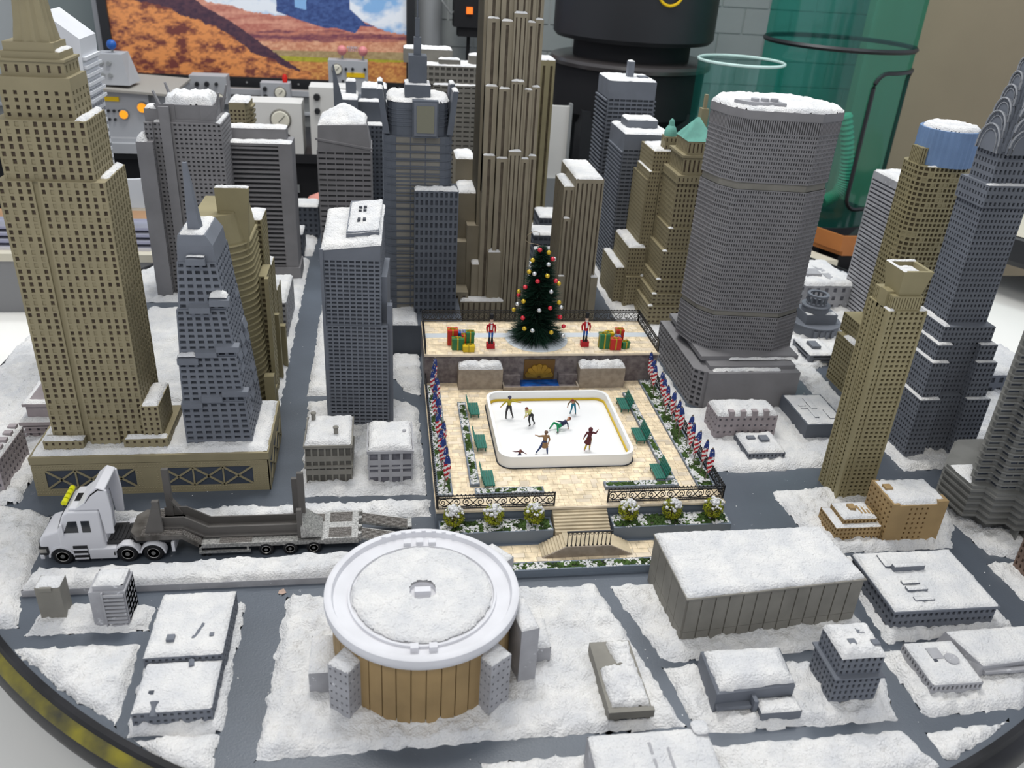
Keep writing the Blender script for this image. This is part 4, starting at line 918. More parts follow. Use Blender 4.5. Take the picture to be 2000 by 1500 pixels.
# --- tan tower with green cupola
T = Tower('skyscraper', 'tan set-back tower capped by a pale green cupola', 'skyscraper', (63, 196, 0), TAN, TANP)
G3 = (.72, .95, .42, .48, .2)
T.tier(R(57.4, 69, 188, 204), 0, 8.4, G3); T.tier(R(57.4, 61.6, 188.8, 202), 8.4, 15.4, G3); T.snow(R(57.4, 61.6, 188.8, 202), 15.4, .8, .3)
T.tier(R(55.2, 58.2, 190, 204), 0, 10, (.72, .9, .4, .45, .2)); T.snow(R(55.2, 57.4, 190, 204), 10, .5, .3)
T.tier(R(60, 68.6, 190, 202), 8.4, 31.5, G3); T.tier(R(60.2, 62.8, 189.6, 200), 8.4, 33.5, G3); T.tier(R(60.9, 68.2, 190.3, 201), 31.5, 38, G3)
T.tier(R(63.0, 65.8, 189.2, 191), 8.4, 30.8, G3); T.tier(R(63.0, 65.6, 188.6, 189.4), 8.4, 16.5, G3); T.snow(R(61, 68, 190.4, 200), 38, .6, .3); T.snow(R(60.2, 61, 189.6, 200), 33.5, .4, .3)
T.tier(R(63.4, 66.4, 191, 194), 38, 41.2, (1.2, 2, .3, .5, .2)); T.snow(R(61.0, 69, 188.2, 190), 8.4, .9, .3)
GREEN = mat('verdigris', (.14, .36, .30), .6, var=.2, scale=60)
m = MB(); m.lathe(64.9, 192.5, [(1.45, 41.2), (1.5, 41.9), (1.2, 42.9), (.7, 43.5), (.65, 44.3), (.45, 44.7), (.1, 45.0)], 12); m.build('cupola', GREEN, T.t, smooth=True)
T.done()
# --- tan stepped tower with green pyramid
T = Tower('skyscraper', 'tan ziggurat tower with a green pyramid roof left of the octagonal tower', 'skyscraper', (65, 183, 0), TAN, TANP)
G4 = (1.1, 1.1, .55, .45, .2)
for (x0, y0, z0, z1, sp) in ((60.2, 176.8, 0, 5.4, G4), (60.9, 177.3, 5.4, 8.2, G4), (61.6, 177.8, 8.2, 11.6, G4), (62.3, 178.4, 11.6, 18.2, (.9, 1, .45, .5, .2)), (63.1, 179, 18.2, 23.4, (.9, 1, .45, .5, .2)), (63.6, 179.6, 23.4, 33.6, (.9, 1.1, .45, .6, .25))):
    T.tier(R(x0, 70, y0, 190), z0, z1, sp); T.snow(R(x0, x0 + 1.2, y0, y0 + 1.0), z1, .5, .25, .1)
T.tier(R(63.4, 71, 179.0, 190), 33.6, 35.4, (.9, 1.8, .3, .5, .2)); T.tier(R(64.4, 70.6, 179.7, 189), 35.4, 39.2, (1, 3.6, .4, .7, .3)); T.tier(R(64.0, 71, 179.3, 189.4), 39.2, 39.7); T.tier(R(65.0, 70.6, 180, 188), 39.7, 42.6, (.9, 2.6, .35, .7, .3))
T.w.box(68.8, 70.4, 185, 187, 42.6, 48.6); T.w.box(69.3, 70.0, 185.6, 186.4, 48.6, 51.5)
m = MB(); m.prism(R(64.8, 70.9, 179.8, 188.2), 42.6, 47.0, R(67.7, 68.2, 183.8, 184.2)); m.build('pyramid_roof', GREEN, T.t)
T.done()

# --- octagonal tower with podium
T = Tower('skyscraper', 'broad grey octagonal tower with rows of tiny windows on a plain podium', 'skyscraper', (70, 151, 0), GREY, GREYP)
T.tier([(58.6, 163), (58.6, 140.4), (60.4, 138.6), (60.9, 138.6), (60.9, 163)], 0, 7.9, (1.15, 1.15, .6, .6, .35)); T.w.box(60.9, 79.5, 137.9, 163, 0, 7.9); T.w.box(61.5, 79, 139.5, 163, 7.9, 8.7); T.w.box(60.5, 80.5, 142, 163, 8.7, 9.6)
T.snow(R(62, 76, 138.6, 143), 7.9, .5, .35, .5); T.snow(R(66, 80, 141.5, 144), 8.9, .5, .3, .4)
oct_ = [(58.8, 154), (60.2, 148.5), (62.6, 145.2), (75.5, 143.6), (80.8, 146.6), (82.2, 152), (78, 161), (63, 161.5)]
def ring(o): 
    return [(70.5 + (x - 70.5) * (1 + o / 11), 152 + (y - 152) * (1 + o / 9)) for x, y in oct_]
bands = ((9.6, 16.9, 9), (18.0, 41.6, 28), (43.0, 51.6, 11))
for z0, z1, n in bands:
    T.tier(ring(-.1), z0, z1, (.44, (z1 - z0) / n, .5, .56, .2), cap=False)
    for q in range(n): zz = z0 + (z1 - z0) * q / n; T.w.prism(ring(-.03), zz - .07, zz + .09)
T.tier(ring(-.35), 16.9, 18.0, None, mi=1); T.tier(ring(-.35), 41.6, 43.0, None, mi=1); T.tier(ring(0), 51.6, 54.0, (.42, 2.2, .5, .9, .25), cap=False); T.tier(ring(.1), 54.0, 55.4, None)
T.snow(ring(.1), 55.4, .8, .4)
m = MB(); m.prism([(61.0, 149), (62.6, 146.6), (69.5, 146), (68.6, 150)], 55.3, 56.6); 
for q in range(3): m.lathe(64.2 + q * 1.8, 147.6, [(.7, 56.6), (.7, 57.1)], 12)
m.build('roof_plant', PALE, T.t)
T.done([TAUPE])

# --- striped white-grey tower
T = Tower('skyscraper', 'pale tower with close horizontal stripes behind the blue-crowned tower', 'skyscraper', (121, 184, 0), PALE, PALEP)
T.tier(R(116, 127, 176.5, 190.5), 0, 33.4, (12, .98, .96, .5, .35)); T.tier(R(116, 127, 176.5, 190.5), 33.4, 34.9, None, snow=.7); T.done()
# --- khaki round-cornered tower with blue crown
T = Tower('skyscraper', 'khaki round-cornered tower with a fluted blue drum crown', 'skyscraper', (101, 149, 0), KHAKI, KHAKIP)
T.tier(rc(97.5, 107.9, 144.5, 153, 2.6), 0, 46.6, (.85, .95, .66, .62, .25, .12))
BLUEC = mat('crown_blue', (.16, .25, .42), .6, var=.1, scale=40)
m = MB(); pts = []
for q in range(64):
    a = 2 * PI * q / 64; r = 5.3 + (.22 if q % 2 else 0); pts.append((103.9 + r * math.cos(a), 148.9 + r * math.sin(a)))
m.prism(pts, 46.6, 53.0); m.build('blue_drum', BLUEC, T.t)
for (x0, x1, y0, y1, z) in ((97.7, 99.8, 146.6, 150, 49.6), (104.0, 107.2, 144.6, 146.4, 49.2), (106.6, 107.8, 147, 151, 50)):
    T.tier(R(x0, x1, y0, y1), 46.6, z, (.5, 3, .4, .9, .2))
m = MB(); snow_sheet(m, [(103.9 + 5 * math.cos(2 * PI * q / 24), 148.9 + 5 * math.sin(2 * PI * q / 24)) for q in range(24)], 53.0, .8, .3, 44, .2); m.build('crown_snow', SNOW, T.t, smooth=True, kind='stuff', angle=75)
T.snow(R(98.6, 106.8, 144.6, 145.4), 46.6, .5, .3)
T.tier(R(93.1, 100, 141, 151.2), 0, 10.6, (.85, .95, .6, .6, .25)); T.snow(R(93.1, 97.4, 141, 149), 10.6, .6, .3); T.tier(R(94.2, 100, 142.6, 152.4), 10.6, 14.6, (.85, .95, .6, .6, .25)); T.done()

# --- arched grey tower at the right edge
T = Tower('skyscraper', 'slate tower with a crown of nested arches at the right edge', 'skyscraper', (98.8, 124, 0), SLATE, SLATEP)
G5 = (.72, .92, .5, .55, .25)
T.tier(R(92.6, 105.0, 120.4, 132.5), 0, 12.2, G5); 
for (xa, xb, y0, z) in ((92.0, 95.9, 118.7, 12.2), (92.7, 96.0, 119.6, 19.0), (93.4, 96.2, 120.4, 22.0)):
    T.tier(R(xa, xb, y0, 131), 0 if z < 13 else (12.2 if z < 20 else 19), z, G5); T.snow(R(xa, xb, y0, y0 + 1.0), z, .5, .25, .15); T.snow(R(xa, xa + .8, y0, 130), z, .5, .25, .15)
for (xa, xb, y0, z) in ((101.0, 105.5, 118.7, 12.2), (101.2, 105.0, 119.6, 19.0), (101.4, 104.6, 120.4, 22.0)):
    T.tier(R(xa, xb, y0, 131), 0 if z < 13 else (12.2 if z < 20 else 19), z, G5); T.snow(R(xa, xb, y0, y0 + 1.0), z, .4, .25, .15)
T.tier(R(94.2, 103.8, 121.4, 130.6), 12.2, 25, G5); T.snow(R(94.2, 95.4, 121.4, 130), 25, .6, .25, .1)
T.tier(R(95.3, 103.0, 123.0, 130), 25, 45.4, G5); T.tier(R(95.0, 103.2, 122.7, 130.3), 45.4, 49.0, (.8, 1.2, .5, .5, .25)); T.snow(R(95, 103, 122.7, 123.8), 49, .4, .25, .1)
T.tier(R(95.8, 102.2, 123.7, 129.3), 49.0, 55.4, (.8, 1.2, .5, .55, .25))
ARM = MB()
def arch(face, c, zb, r, hgt, dep, mi=0):   # solid round-headed arch plate standing proud of one face
    pts = [(-r, 0)] + [(-r * math.cos(PI * q / 10), hgt + r * 1.15 * math.sin(PI * q / 10)) for q in range(11)] + [(r, 0)]
    def P3(u, v, d):
        return {'f': (c[0] + u, c[1] - d, zb + v), 'b': (c[0] - u, c[1] + d, zb + v), 'l': (c[0] - d, c[1] - u, zb + v), 'r': (c[0] + d, c[1] + u, zb + v)}[face]
    n = len(pts); vs_ = [P3(u, v, 0) for u, v in pts] + [P3(u, v, dep) for u, v in pts]
    T.w.add(vs_, [(i, i + 1, n + i + 1, n + i)[::-1] for i in range(n - 1)] + [tuple(range(2 * n - 1, n - 1, -1))], mi)
    ARM.tube([P3(u, v, dep + .12) for u, v in pts], .17, 5); ARM.tube([P3(u * .72, v * .8, dep + .05) for u, v in pts], .09, 4)
hw, zb = 3.1, 54.2
for lv in range(7):
    r = hw * (1 - lv * .125); z = zb + lv * 2.35
    T.w.prism(R(99 - r, 99 + r, 126.5 - r, 126.5 + r), z, z + 2.4, R(99 - r * .9, 99 + r * .9, 126.5 - r * .9, 126.5 + r * .9))
    for face, c in (('f', (99, 126.5 - r)), ('b', (99, 126.5 + r)), ('l', (99 - r, 126.5)), ('r', (99 + r, 126.5))):
        arch(face, c, z - .4, r * .84, 1.1, .55)
    for q in range(5):
        a = PI * (q + 1) / 6; x = 99 - r * .62 * math.cos(a); zz = z + .8 + r * .7 * math.sin(a); y = 126.5 - r - .60
        T.p.quad((x - .13, y, zz - .3), (x + .13, y, zz - .3), (x, y, zz + .35), (x, y, zz + .35))
        y2 = 126.5 - r * .62 * math.cos(a); xx = 99 - r - .60
        T.p.quad((xx, y2 + .13, zz - .3), (xx, y2 - .13, zz - .3), (xx, y2, zz + .35), (xx, y2, zz + .35))
ARM.build('arch_rims', mat('arch_grey', (.27, .28, .30), .5, var=.1, scale=60), T.t, smooth=True)
T.w.prism(R(98.6, 99.4, 126.1, 126.9), 70, 86, R(98.95, 99.05, 126.45, 126.55))
T.done()

# --- slim khaki tower
T = Tower('skyscraper', 'slim khaki tower with a flared hollow box on top', 'skyscraper', (76.2, 110, 0), KHAKI, KHAKIP)
T.tier(R(73.2, 79.2, 107, 112.8), 0, 34.1, (.82, .80, .56, .52, .25)); T.w.box(73.1, 73.5, 106.85, 107.2, 0, 34.1); T.w.box(78.9, 79.3, 106.85, 107.2, 0, 34.1); T.w.box(74.4, 74.6, 106.8, 107, 0, 34.1)
for q in range(6): T.w.box(73.1, 73.2, 107.2 + q * 1.1, 107.5 + q * 1.1, 0, 34.1)
T.tier(R(73.5, 78.3, 107.3, 112.5), 34.1, 36.3, (.45, 2, .3, .8, .12)); T.w.box(73.2, 74.4, 108.6, 110.6, 33.5, 36.6)
b0 = R(74.4, 78.0, 107.7, 111.5); b1 = R(73.9, 78.6, 107.0, 112.3); b2 = R(74.5, 78.0, 107.6, 111.7)
T.w.prism(b0, 36.3, 40.2, b1, caps=False)
T.w.add([(x, y, 40.2) for x, y in b1] + [(x, y, 40.2) for x, y in b2] + [(x, y, 39.3) for x, y in b2], [(i, (i + 1) % 4, 4 + (i + 1) % 4, 4 + i) for i in range(4)] + [(4 + i, 4 + (i + 1) % 4, 8 + (i + 1) % 4, 8 + i) for i in range(4)] + [(8, 9, 10, 11)])
T.snow(b2, 39.3, .5, .25, .1); T.snow(R(73.9, 78.6, 111.6, 112.3), 40.2, .35, .2, .05); T.snow(R(73.9, 74.5, 107, 112.3), 40.2, .3, .2, .05); T.snow(R(73.2, 74.2, 107, 109), 34.1, .4, .2, .05); T.snow(R(78.2, 79.2, 107, 109), 34.1, .4, .2, .05)
T.done()

# --- banded wavy tower
T = Tower('skyscraper', 'dark tower of wavy projecting floor slabs on a stepped banded podium', 'skyscraper', (98, 104, 0), mat('slab_grey', (.165, .165, .155), .5, var=.12, scale=50, dust=(.68, 150)), DARKP)
pod = [(89.9, 98.5), (92.1, 98.3), (92.5, 96.2), (95.7, 96.0), (96.1, 94.3), (108, 93.9), (108, 112), (96.0, 112), (89.5, 104.8)]
def grow(pl, o):   # push every edge outwards by o
    n = len(pl); out = []
    for i in range(n):
        a, b, c = Vector(pl[i - 1]), Vector(pl[i]), Vector(pl[(i + 1) % n]); d1 = (b - a).normalized(); d2 = (c - b).normalized()
        n1 = Vector((d1.y, -d1.x)); n2 = Vector((d2.y, -d2.x)); q = (n1 + n2); q = q / max(.3, 1 + n1.dot(n2)); out.append((b.x + q.x * o, b.y + q.y * o))
    return out
T.tier(grow(pod, -1.3), 0, 2.6, None); T.tier(pod, 2.6, 8.3, None)
for q in range(5): T.w.prism(grow(pod, .35), 2.8 + q * 1.15, 3.2 + q * 1.15)
T.snow([(89.8, 98.8), (90.6, 99.8), (94, 104.5), (89.6, 104.5)], 8.3, .2, .25)
twr = [(90.6, 99.9), (90.7, 99.5), (92.7, 99.4), (93.1, 99.0), (93.2, 97.6), (93.6, 97.2), (96.2, 97.1), (96.6, 96.7), (96.7, 95.6), (97.1, 95.2), (108, 94.9), (108, 111.5), (101, 111.5)]
T.tier(twr, 8.3, 60, (1.6, 1.12, .85, .5, .12), cap=True)
for q in range(45): T.w.prism(grow(twr, .42), 9.2 + q * 1.12, 9.45 + q * 1.12)
for q in range(6):
    x = 96.6 + q * 2.0; T.w.box(x, x + .35, 94.2, 95.6, 0, 2.6)
T.done()

# --- white tower behind the tall tan one
T = Tower('skyscraper', 'white ribbed tower with a folded roof and thin antenna behind the tallest tan tower', 'skyscraper', (-56, 164, 0), mat('white_paint', (.62, .63, .66), .6, var=.05, scale=20), PALEP)
T.tier(R(-62, -50.2, 160, 169), 0, 55, (1.4, 1.3, .9, .5, .4))
T.w.add([(-62, 160, 55), (-50.2, 160, 55), (-50.2, 169, 55), (-62, 169, 55), (-60, 160, 60), (-55.2, 160, 64.4), (-50, 160, 60.4), (-50, 169, 60.4), (-55.2, 169, 64.4), (-60, 169, 60)],
        [(0, 1, 6, 5, 4), (1, 2, 7, 6), (2, 3, 9, 8, 7), (3, 0, 4, 9), (4, 5, 8, 9), (5, 6, 7, 8)])
T.w.box(-57, -52.6, 158.6, 160, 55, 59.6)
for q in range(6): T.w.box(-50.6, -49.6, 160.4, 169, 50 + q * 1.4, 50.5 + q * 1.4)
m = MB(); m.tube([(-53.6, 158.8, 59.6), (-54.6, 158.8, 68.5)], [.22, .1], 6); m.build('antenna', ALU, T.t); T.done()
# ================================================================ low buildings in front
def low(label, x0, x1, y0, y1, z, wall, pane, spec, snow=.7, step=.28, name='low_building'):
    T = Tower(name, label, 'building', ((x0 + x1) / 2, (y0 + y1) / 2, 0), wall, pane)
    T.tier(R(x0, x1, y0, y1), 0, z, spec)
    if snow: T.snow(R(x0, x1, y0, y1), z, snow, step, .2)
    return T
# drum arena
T = Tower('drum_arena', 'round ochre arena with a raised-rim snowy roof and stair towers', 'building', (3.8, 77.9, 0), OCHRE, OCHREP)
ax, ay, ar = 3.8, 77.9, 10.65
m = MB(); m.lathe(ax, ay, [(ar - .4, 0), (ar - .25, 9.7)], 64); T.w.v, T.w.f, T.w.m = m.v, m.f, m.m
pan = MB(); pan_me = None
for q in range(40):   # wall panels, one by one
    a0 = 2 * PI * q / 40 + .006; a1 = 2 * PI * (q + 1) / 40 - .006
    m = MB(); vs_ = []
    for r in (ar - .5, ar): 
        for a in (a0, (a0 + a1) / 2, a1):
            for z in (0.0, 9.5): vs_.append((ax + (r - .0) * math.cos(a), ay + r * math.sin(a), z))
    m.add(vs_, [(6, 8, 9, 7), (8, 10, 11, 9), (0, 6, 7, 1), (10, 4, 5, 11), (7, 9, 3, 1), (9, 11, 5, 3)])
    m.build('wall_panel', OCHRE, T.t)
m = MB(); RFM = mat('arena_roof_white', (.66, .66, .69), .6, var=.05, scale=40)
m.lathe(ax, ay, [(a_, b_ + 1.5) for a_, b_ in ((ar + .1, 7.7), (ar + .75, 8.2), (ar + .85, 8.9), (ar + .8, 9.5), (ar + .35, 9.75), (ar - .05, 9.6), (ar - .25, 9.0), (9.3, 8.75), (8.8, 8.7), (8.75, 9.0), (8.5, 9.05), (8.4, 8.8), (1.55, 9.1), (1.5, 8.7), (.01, 8.7))], 96)
m.build('roof_ring', RFM, T.t, smooth=True, angle=50)
m = MB(); m.box(ax - .95, ax + .95, ay - .45, ay + .45, 10.2, 10.95); m.build('hatch', RFM, T.t)
for a in (100, 90, 80, 262, 275):
    r = 9.1; x = ax + r * math.cos(math.radians(a)); y = ay + r * math.sin(math.radians(a))
    m = MB(); m.box(x - .45, x + .45, y - .4, y + .4, 10.1, 11.0); m.build('vent_block', RFM, T.t)
for a in range(66, 116, 7):
    r = ar + .1; x = ax + r * math.cos(math.radians(a)); y = ay + r * math.sin(math.radians(a)); m = MB(); m.box(x - .25, x + .25, y - .2, y + .2, 10.9, 11.35); m.build('rim_block', RFM, T.t)
m = MB(); snow_sheet(m, [(ax + 8.3 * math.cos(2 * PI * q / 36), ay + 8.3 * math.sin(2 * PI * q / 36)) for q in range(36)], 10.45, .55, .22, 61, .5, rough=.5)
# keep the middle hatch clear
keep = [(f, mm) for f, mm in zip(m.f, m.m) if math.hypot(sum(m.v[i][0] for i in f) / 4 - ax, sum(m.v[i][1] for i in f) / 4 - ay) > 1.6]
m.f = [k_[0] for k_ in keep]; m.m = [k_[1] for k_ in keep]
m.build('roof_snow', SNOW, T.t, smooth=True, kind='stuff', angle=75)
def annex(nm, poly, z, spec, sn=.5):
    w_, p_ = MB(), MB(); tt = Tower.__new__(Tower); tt.w = w_; tt.p = p_; tt.s = MB(); tt.seed = int(poly[0][0] * 3 + 50)
    tt.tier(poly, 0, z, spec)
    if sn: tt.snow(poly, z, sn, .2, .1)
    o = w_.build(nm, PALE, T.t)
    if p_.f: q = p_.build('window_panes', PALEP, o, org=T.t['org'], kind='stuff'); 
    if tt.s.f: q = tt.s.build('annex_snow', SNOW, o, org=T.t['org'], smooth=True, kind='stuff', angle=75)
def rot(poly, cx, cy, a): 
    c_, s_ = math.cos(a), math.sin(a); return [(cx + (x - cx) * c_ - (y - cy) * s_, cy + (x - cx) * s_ + (y - cy) * c_) for x, y in poly]
annex('stair_tower', rot(R(-6.2, -3.4, 68.8, 72.2), -4.8, 70.5, -.62), 7.9, (.7, 1.1, .35, .28, .15))
annex('stair_tower', rot(R(9.8, 12.8, 68.4, 71.6), 11.4, 70.0, .62), 8.2, (.7, 1.1, .35, .28, .15))
annex('stair_tower', rot(R(14.4, 16.6, 72.2, 77.4), 15.4, 75, .2), 9.0, None)
annex('stair_tower', rot(R(12.6, 14.9, 83.6, 87.4), 13.6, 85.4, .7), 9.4, None)
annex('side_wing', R(-9.4, -6.4, 72.6, 78.5), 3.8, None, .3)
annex('side_wing', R(16.6, 19.4, 75.0, 80.0), 3.2, None, .7)
T.done()

# small tan block and grey neighbour (left)
T = low('small plain tan block at the far lower left', -43.2, -40.3, 87, 89.4, 5.8, TAUPE, TAUPEP, None, .4, .2); T.w.box(-42.6, -41.2, 86.8, 87.2, 5.4, 5.9); T.done()
T = low('small grey ribbed block beside the plain tan block', -36.6, -32.3, 85.7, 89.4, 5.9, PALE, PALEP, None, 0)
T.tier(R(-36.1, -32.5, 86.0, 89.2), 5.9, 6.6, None, snow=.6)
facade(T.w, T.p, (-32.3, 85.7, .3), (-32.3, 89.4, .3), (-32.3, 89.4, 5.6), (-32.3, 85.7, 5.6), 4, 6, .6, .5, .25)
for q in range(9): T.w.box(-34.9, -32.5, 85.4, 85.7, .4 + q * .6, .75 + q * .6)
T.w.box(-35.1, -34.9, 85.35, 85.7, 0, 5.9); T.done()
# two-part flat block
T = low('long two-part flat block with snowy roofs at the lower left', -28.1, -19.6, 69.4, 76.6, 2.7, SLATE, SLATEP, (.75, .9, .45, .4, .15), .5, .25)
T.tier(R(-28.4, -19.5, 76.6, 87.4), 0, 3.6, (.75, .9, .45, .4, .15)); T.snow(R(-28.4, -19.5, 76.6, 87.4), 3.6, .5, .25, .2)
for (x, y, s_, z) in ((-26.2, 78.6, .9, 4.4), (-23.4, 79.0, .5, 4.1), (-21.4, 79.2, .5, 4.2)): T.w.box(x, x + s_, y, y + s_, 3.6, z)
T.w.tube([(-23.0, 79.4, 3.9), (-22.6, 80.6, 3.95), (-22.5, 81.4, 3.9)], .28, 6); T.w.tube([(-22.8, 75.4, 3.1), (-23.0, 76.4, 3.1)], .35, 6); T.w.tube([(-25.8, 69.3, 2.2), (-25.8, 70.6, 3.1)], .5, 8)
m = MB(); m.box(-26.2, -25.6, 80.4, 81.0, 3.9, 4.02); m.box(-26.8, -26.2, 71.6, 72.2, 3.0, 3.12); m.build('roof_opening', DARKP, T.t); T.done()
# white stepped block and mauve block at the left edge
T = Tower('low_building', 'pale stepped block with projecting eaves beside the tallest tan tower', 'building', (-56, 136, 0), MAUVE, PALEP)
T.tier(R(-60, -52, 131.5, 140), 0, 3.2, (1.3, 3, .3, .6, .2))
for q in range(3): T.w.box(-60.3, -51.8, 131.2, 140.2, .7 + q * .9, 1.0 + q * .9)
T.tier(R(-60.6, -51.6, 130.9, 140.5), 3.2, 3.8, None, [(-60.6, 130.9), (-51.6, 130.9), (-51.6, 140.5), (-60.6, 140.5)], snow=.5); T.tier(R(-59.4, -52, 132, 139.6), 3.8, 6.4, None); T.tier(R(-59.8, -52, 131.6, 140), 6.4, 6.9, None, snow=.4)
T.w.prism(R(-59.2, -52.5, 132.4, 139), 6.9, 9.6, R(-56.6, -53.6, 134.6, 137)); T.done()
T = low('mauve snow-dusted block at the left edge of the photo', -67, -57.8, 115.6, 126, 5.9, MAUVE, PALEP, (1.0, 1.1, .45, .5, .2), .8, .3)
for q in range(5): T.w.box(-59.4, -58.2, 116.4 + q * 2, 117.4 + q * 2, 5.9, 6.9)
T.done()
# two blocks in front of the grey slab
T = low('khaki three-bay block with two chimneys beside the avenue', -13.0, -5.8, 115.7, 124.4, 7.6, TAUPE, TAUPEP, (1.0, 2.2, .72, .62, .15), .9, .28)
T.w.box(-13.2, -5.6, 115.5, 124.5, 3.4, 3.8); T.w.box(-13.2, -5.6, 115.5, 124.6, 7.1, 7.6)
for x, y in ((-12.0, 122.6), (-8.2, 118.0)): T.w.lathe(x, y, [(.35, 7.6), (.35, 9.3), (.45, 9.35), (.45, 9.6)], 10)
T.done()
T = low('grey panelled block with a thick snowy roof between the avenue and the plaza', -3.2, 3.8, 115.0, 123.6, 6.8, PALE, PALEP, (1.7, 2.6, .75, .6, .12), .9, .28)
T.w.box(-3.35, 3.95, 114.85, 123.7, 3.4, 3.7); T.w.box(-3.4, 4.0, 114.8, 123.8, 6.3, 6.8); T.w.lathe(2.6, 119.6, [(.3, 6.8), (.3, 7.8)], 8); T.done()

# ochre blocks
T = low('small ochre two-tier block in front of the slim khaki tower', 67.3, 74.8, 96.0, 101.4, 3.0, OCHRE, OCHREP, (.62, .85, .5, .55, .2), .3, .25)
T.tier(R(68.6, 74.2, 96.8, 101), 3.0, 4.0, (.62, .85, .5, .4, .15)); T.snow(R(68.6, 74.2, 96.8, 101), 4.0, .45, .2, .1); T.w.box(70.4, 71.4, 98.6, 99.8, 4, 4.8)
for q in range(4): T.w.box(71.8 + q * .6, 72.1 + q * .6, 97.6, 99.6, 4, 4.5)
T.done()
T = Tower('low_building', 'tall ochre block with a sagging snowy roof beside the slim khaki tower', 'building', (79.4, 98.5, 0), OCHRE, OCHREP)
T.tier(R(74.9, 83.9, 95.2, 101.8), 0, 7.4, (.95, .95, .42, .5, .2), skip=(0,))
T.w.quad((74.9, 95.2, 0), (77.6, 95.2, 0), (77.6, 95.2, 7.4), (74.9, 95.2, 7.4)); T.w.quad((81.2, 95.2, 0), (83.9, 95.2, 0), (83.9, 95.2, 7.4), (81.2, 95.2, 7.4))
facade(T.w, T.p, (77.6, 95.2, 0), (81.2, 95.2, 0), (81.2, 95.2, 7.4), (77.6, 95.2, 7.4), 4, 8, .34, .45, .2, top=.03)
T.snow(R(75, 83.8, 95.4, 101.7), 7.4, .8, .25, .25)
T.w.box(75.4, 76.6, 98.6, 99.8, 7.4, 8.3); T.w.box(82.2, 83.9, 95.2, 97, 7.4, 8.0); T.w.box(74.9, 76, 95.2, 101.8, 7.4, 7.7); T.done()

# long windowless hall
T = Tower('long_hall', 'long windowless hall of joined wall panels under a flat snowy roof', 'building', (49, 84, 0), TAUPE, TAUPEP)
hx = [(36.9, 77.4), (61.6, 79.4), (60.4, 90.0), (36.4, 90.0)]
T.w.prism(hx, 0, 7.7)
def panels(a, b, n, z0, z1, out, th=.18):
    for q in range(n):
        for (u0, u1) in ((q / n + .004, (q + 1) / n - .004),):
            p0 = (a[0] + (b[0] - a[0]) * u0, a[1] + (b[1] - a[1]) * u0); p1 = (a[0] + (b[0] - a[0]) * u1, a[1] + (b[1] - a[1]) * u1)
            m = MB(); m.prism([(p0[0] + out[0] * th, p0[1] + out[1] * th), (p1[0] + out[0] * th, p1[1] + out[1] * th), p1, p0], z0, z1); m.build('wall_panel', TAUPE, T.t)
panels(hx[0], hx[1], 13, 0, 2.2, (.08, -1)); panels(hx[0], hx[1], 13, 2.27, 7.6, (.08, -1)); panels(hx[3], hx[0], 5, 0, 2.2, (-1, 0)); panels(hx[3], hx[0], 5, 2.27, 7.6, (-1, 0)); panels(hx[1], hx[2], 5, 0, 7.6, (1, 0))
T.w.prism([(36.6, 77.0), (61.9, 79.1), (60.7, 90.3), (36.1, 90.3)], 7.7, 7.95)
T.snow([(36.7, 77.2), (61.8, 79.3), (60.6, 90.2), (36.2, 90.2)], 7.95, .75, .22, .15); T.done()
# wide flat block with ducts
T = low('wide flat block with snow-covered roof ducts right of the long hall', 66.0, 80.9, 77.2, 88.6, 3.6, SLATE, SLATEP, (.85, 1.1, .5, .45, .2), 0)
T.w.box(65.7, 81.1, 76.9, 88.9, 3.6, 4.0); T.snow(R(65.8, 81.0, 77.0, 88.8), 4.0, .55, .22, .15)
for (x0, x1, y0, y1, z) in ((69.6, 74.2, 84.3, 85.1, 5.2), (69.4, 71.9, 81.5, 82.2, 4.7), (69.3, 72.2, 80.1, 80.9, 4.8), (69.3, 72.1, 78.2, 78.9, 4.7), (68.8, 69.6, 85.1, 87.6, 4.7)): T.w.box(x0, x1, y0, y1, 4, z); T.snow(R(x0, x1, y0, y1), z, .25, .15, .05)
T.done()
# grey windowed block with cornice
T = Tower('low_building', 'grey windowed block with a mid cornice and heaped snow on its roof', 'building', (54.8, 69, 0), SLATE, SLATEP)
W1 = (.72, .92, .42, .6, .22)
T.tier(R(51.9, 57.7, 66.1, 71.6), 0, 4.6, W1); T.tier(R(51.6, 58.0, 65.8, 71.9), 4.6, 4.85, None); T.tier(R(52.1, 57.5, 66.4, 71.4), 4.85, 7.6, W1); T.snow(R(52.0, 57.6, 66.2, 71.5), 7.6, 1.1, .2, .15)
for (x, y) in ((53.4, 67.6), (55.2, 69.2), (56.2, 67.3)): T.w.box(x, x + .9, y, y + .8, 7.6, 8.7)
T.done()
# low grey hall with step
T = Tower('low_building', 'low dark hall with hipped snowy roof and a lower annex', 'building', (42, 67.6, 0), SLATE, SLATEP)
T.tier([(37.3, 66.0), (47.2, 66.6), (47.8, 72.4), (37.6, 72.6)], 0, 3.6, None, [(37.3, 65.9), (47.2, 66.5), (47.8, 72.4), (37.6, 72.6)]); T.tier([(37.3, 65.9), (47.2, 66.5), (47.8, 72.4), (37.6, 72.6)], 3.6, 4.4, None, [(38.2, 67.2), (46.4, 67.6), (46.8, 71.6), (38.4, 71.8)])
snow_sheet(T.s, [(37.5, 66.0), (47.1, 66.6), (47.7, 72.3), (37.7, 72.5)], 0, .5, .22, 21, .3, zf=lambda X, Y: 3.7 + .8 * np.clip(np.minimum(np.minimum(X - 37.5, 47.5 - X), np.minimum(Y - 66.1, 72.3 - Y)) / 1.4, 0, 1))
T.tier(R(42.4, 47.4, 64.2, 66.4), 0, 1.9, None); T.snow(R(42.4, 47.4, 64.2, 66.4), 1.9, .5, .2, .15)
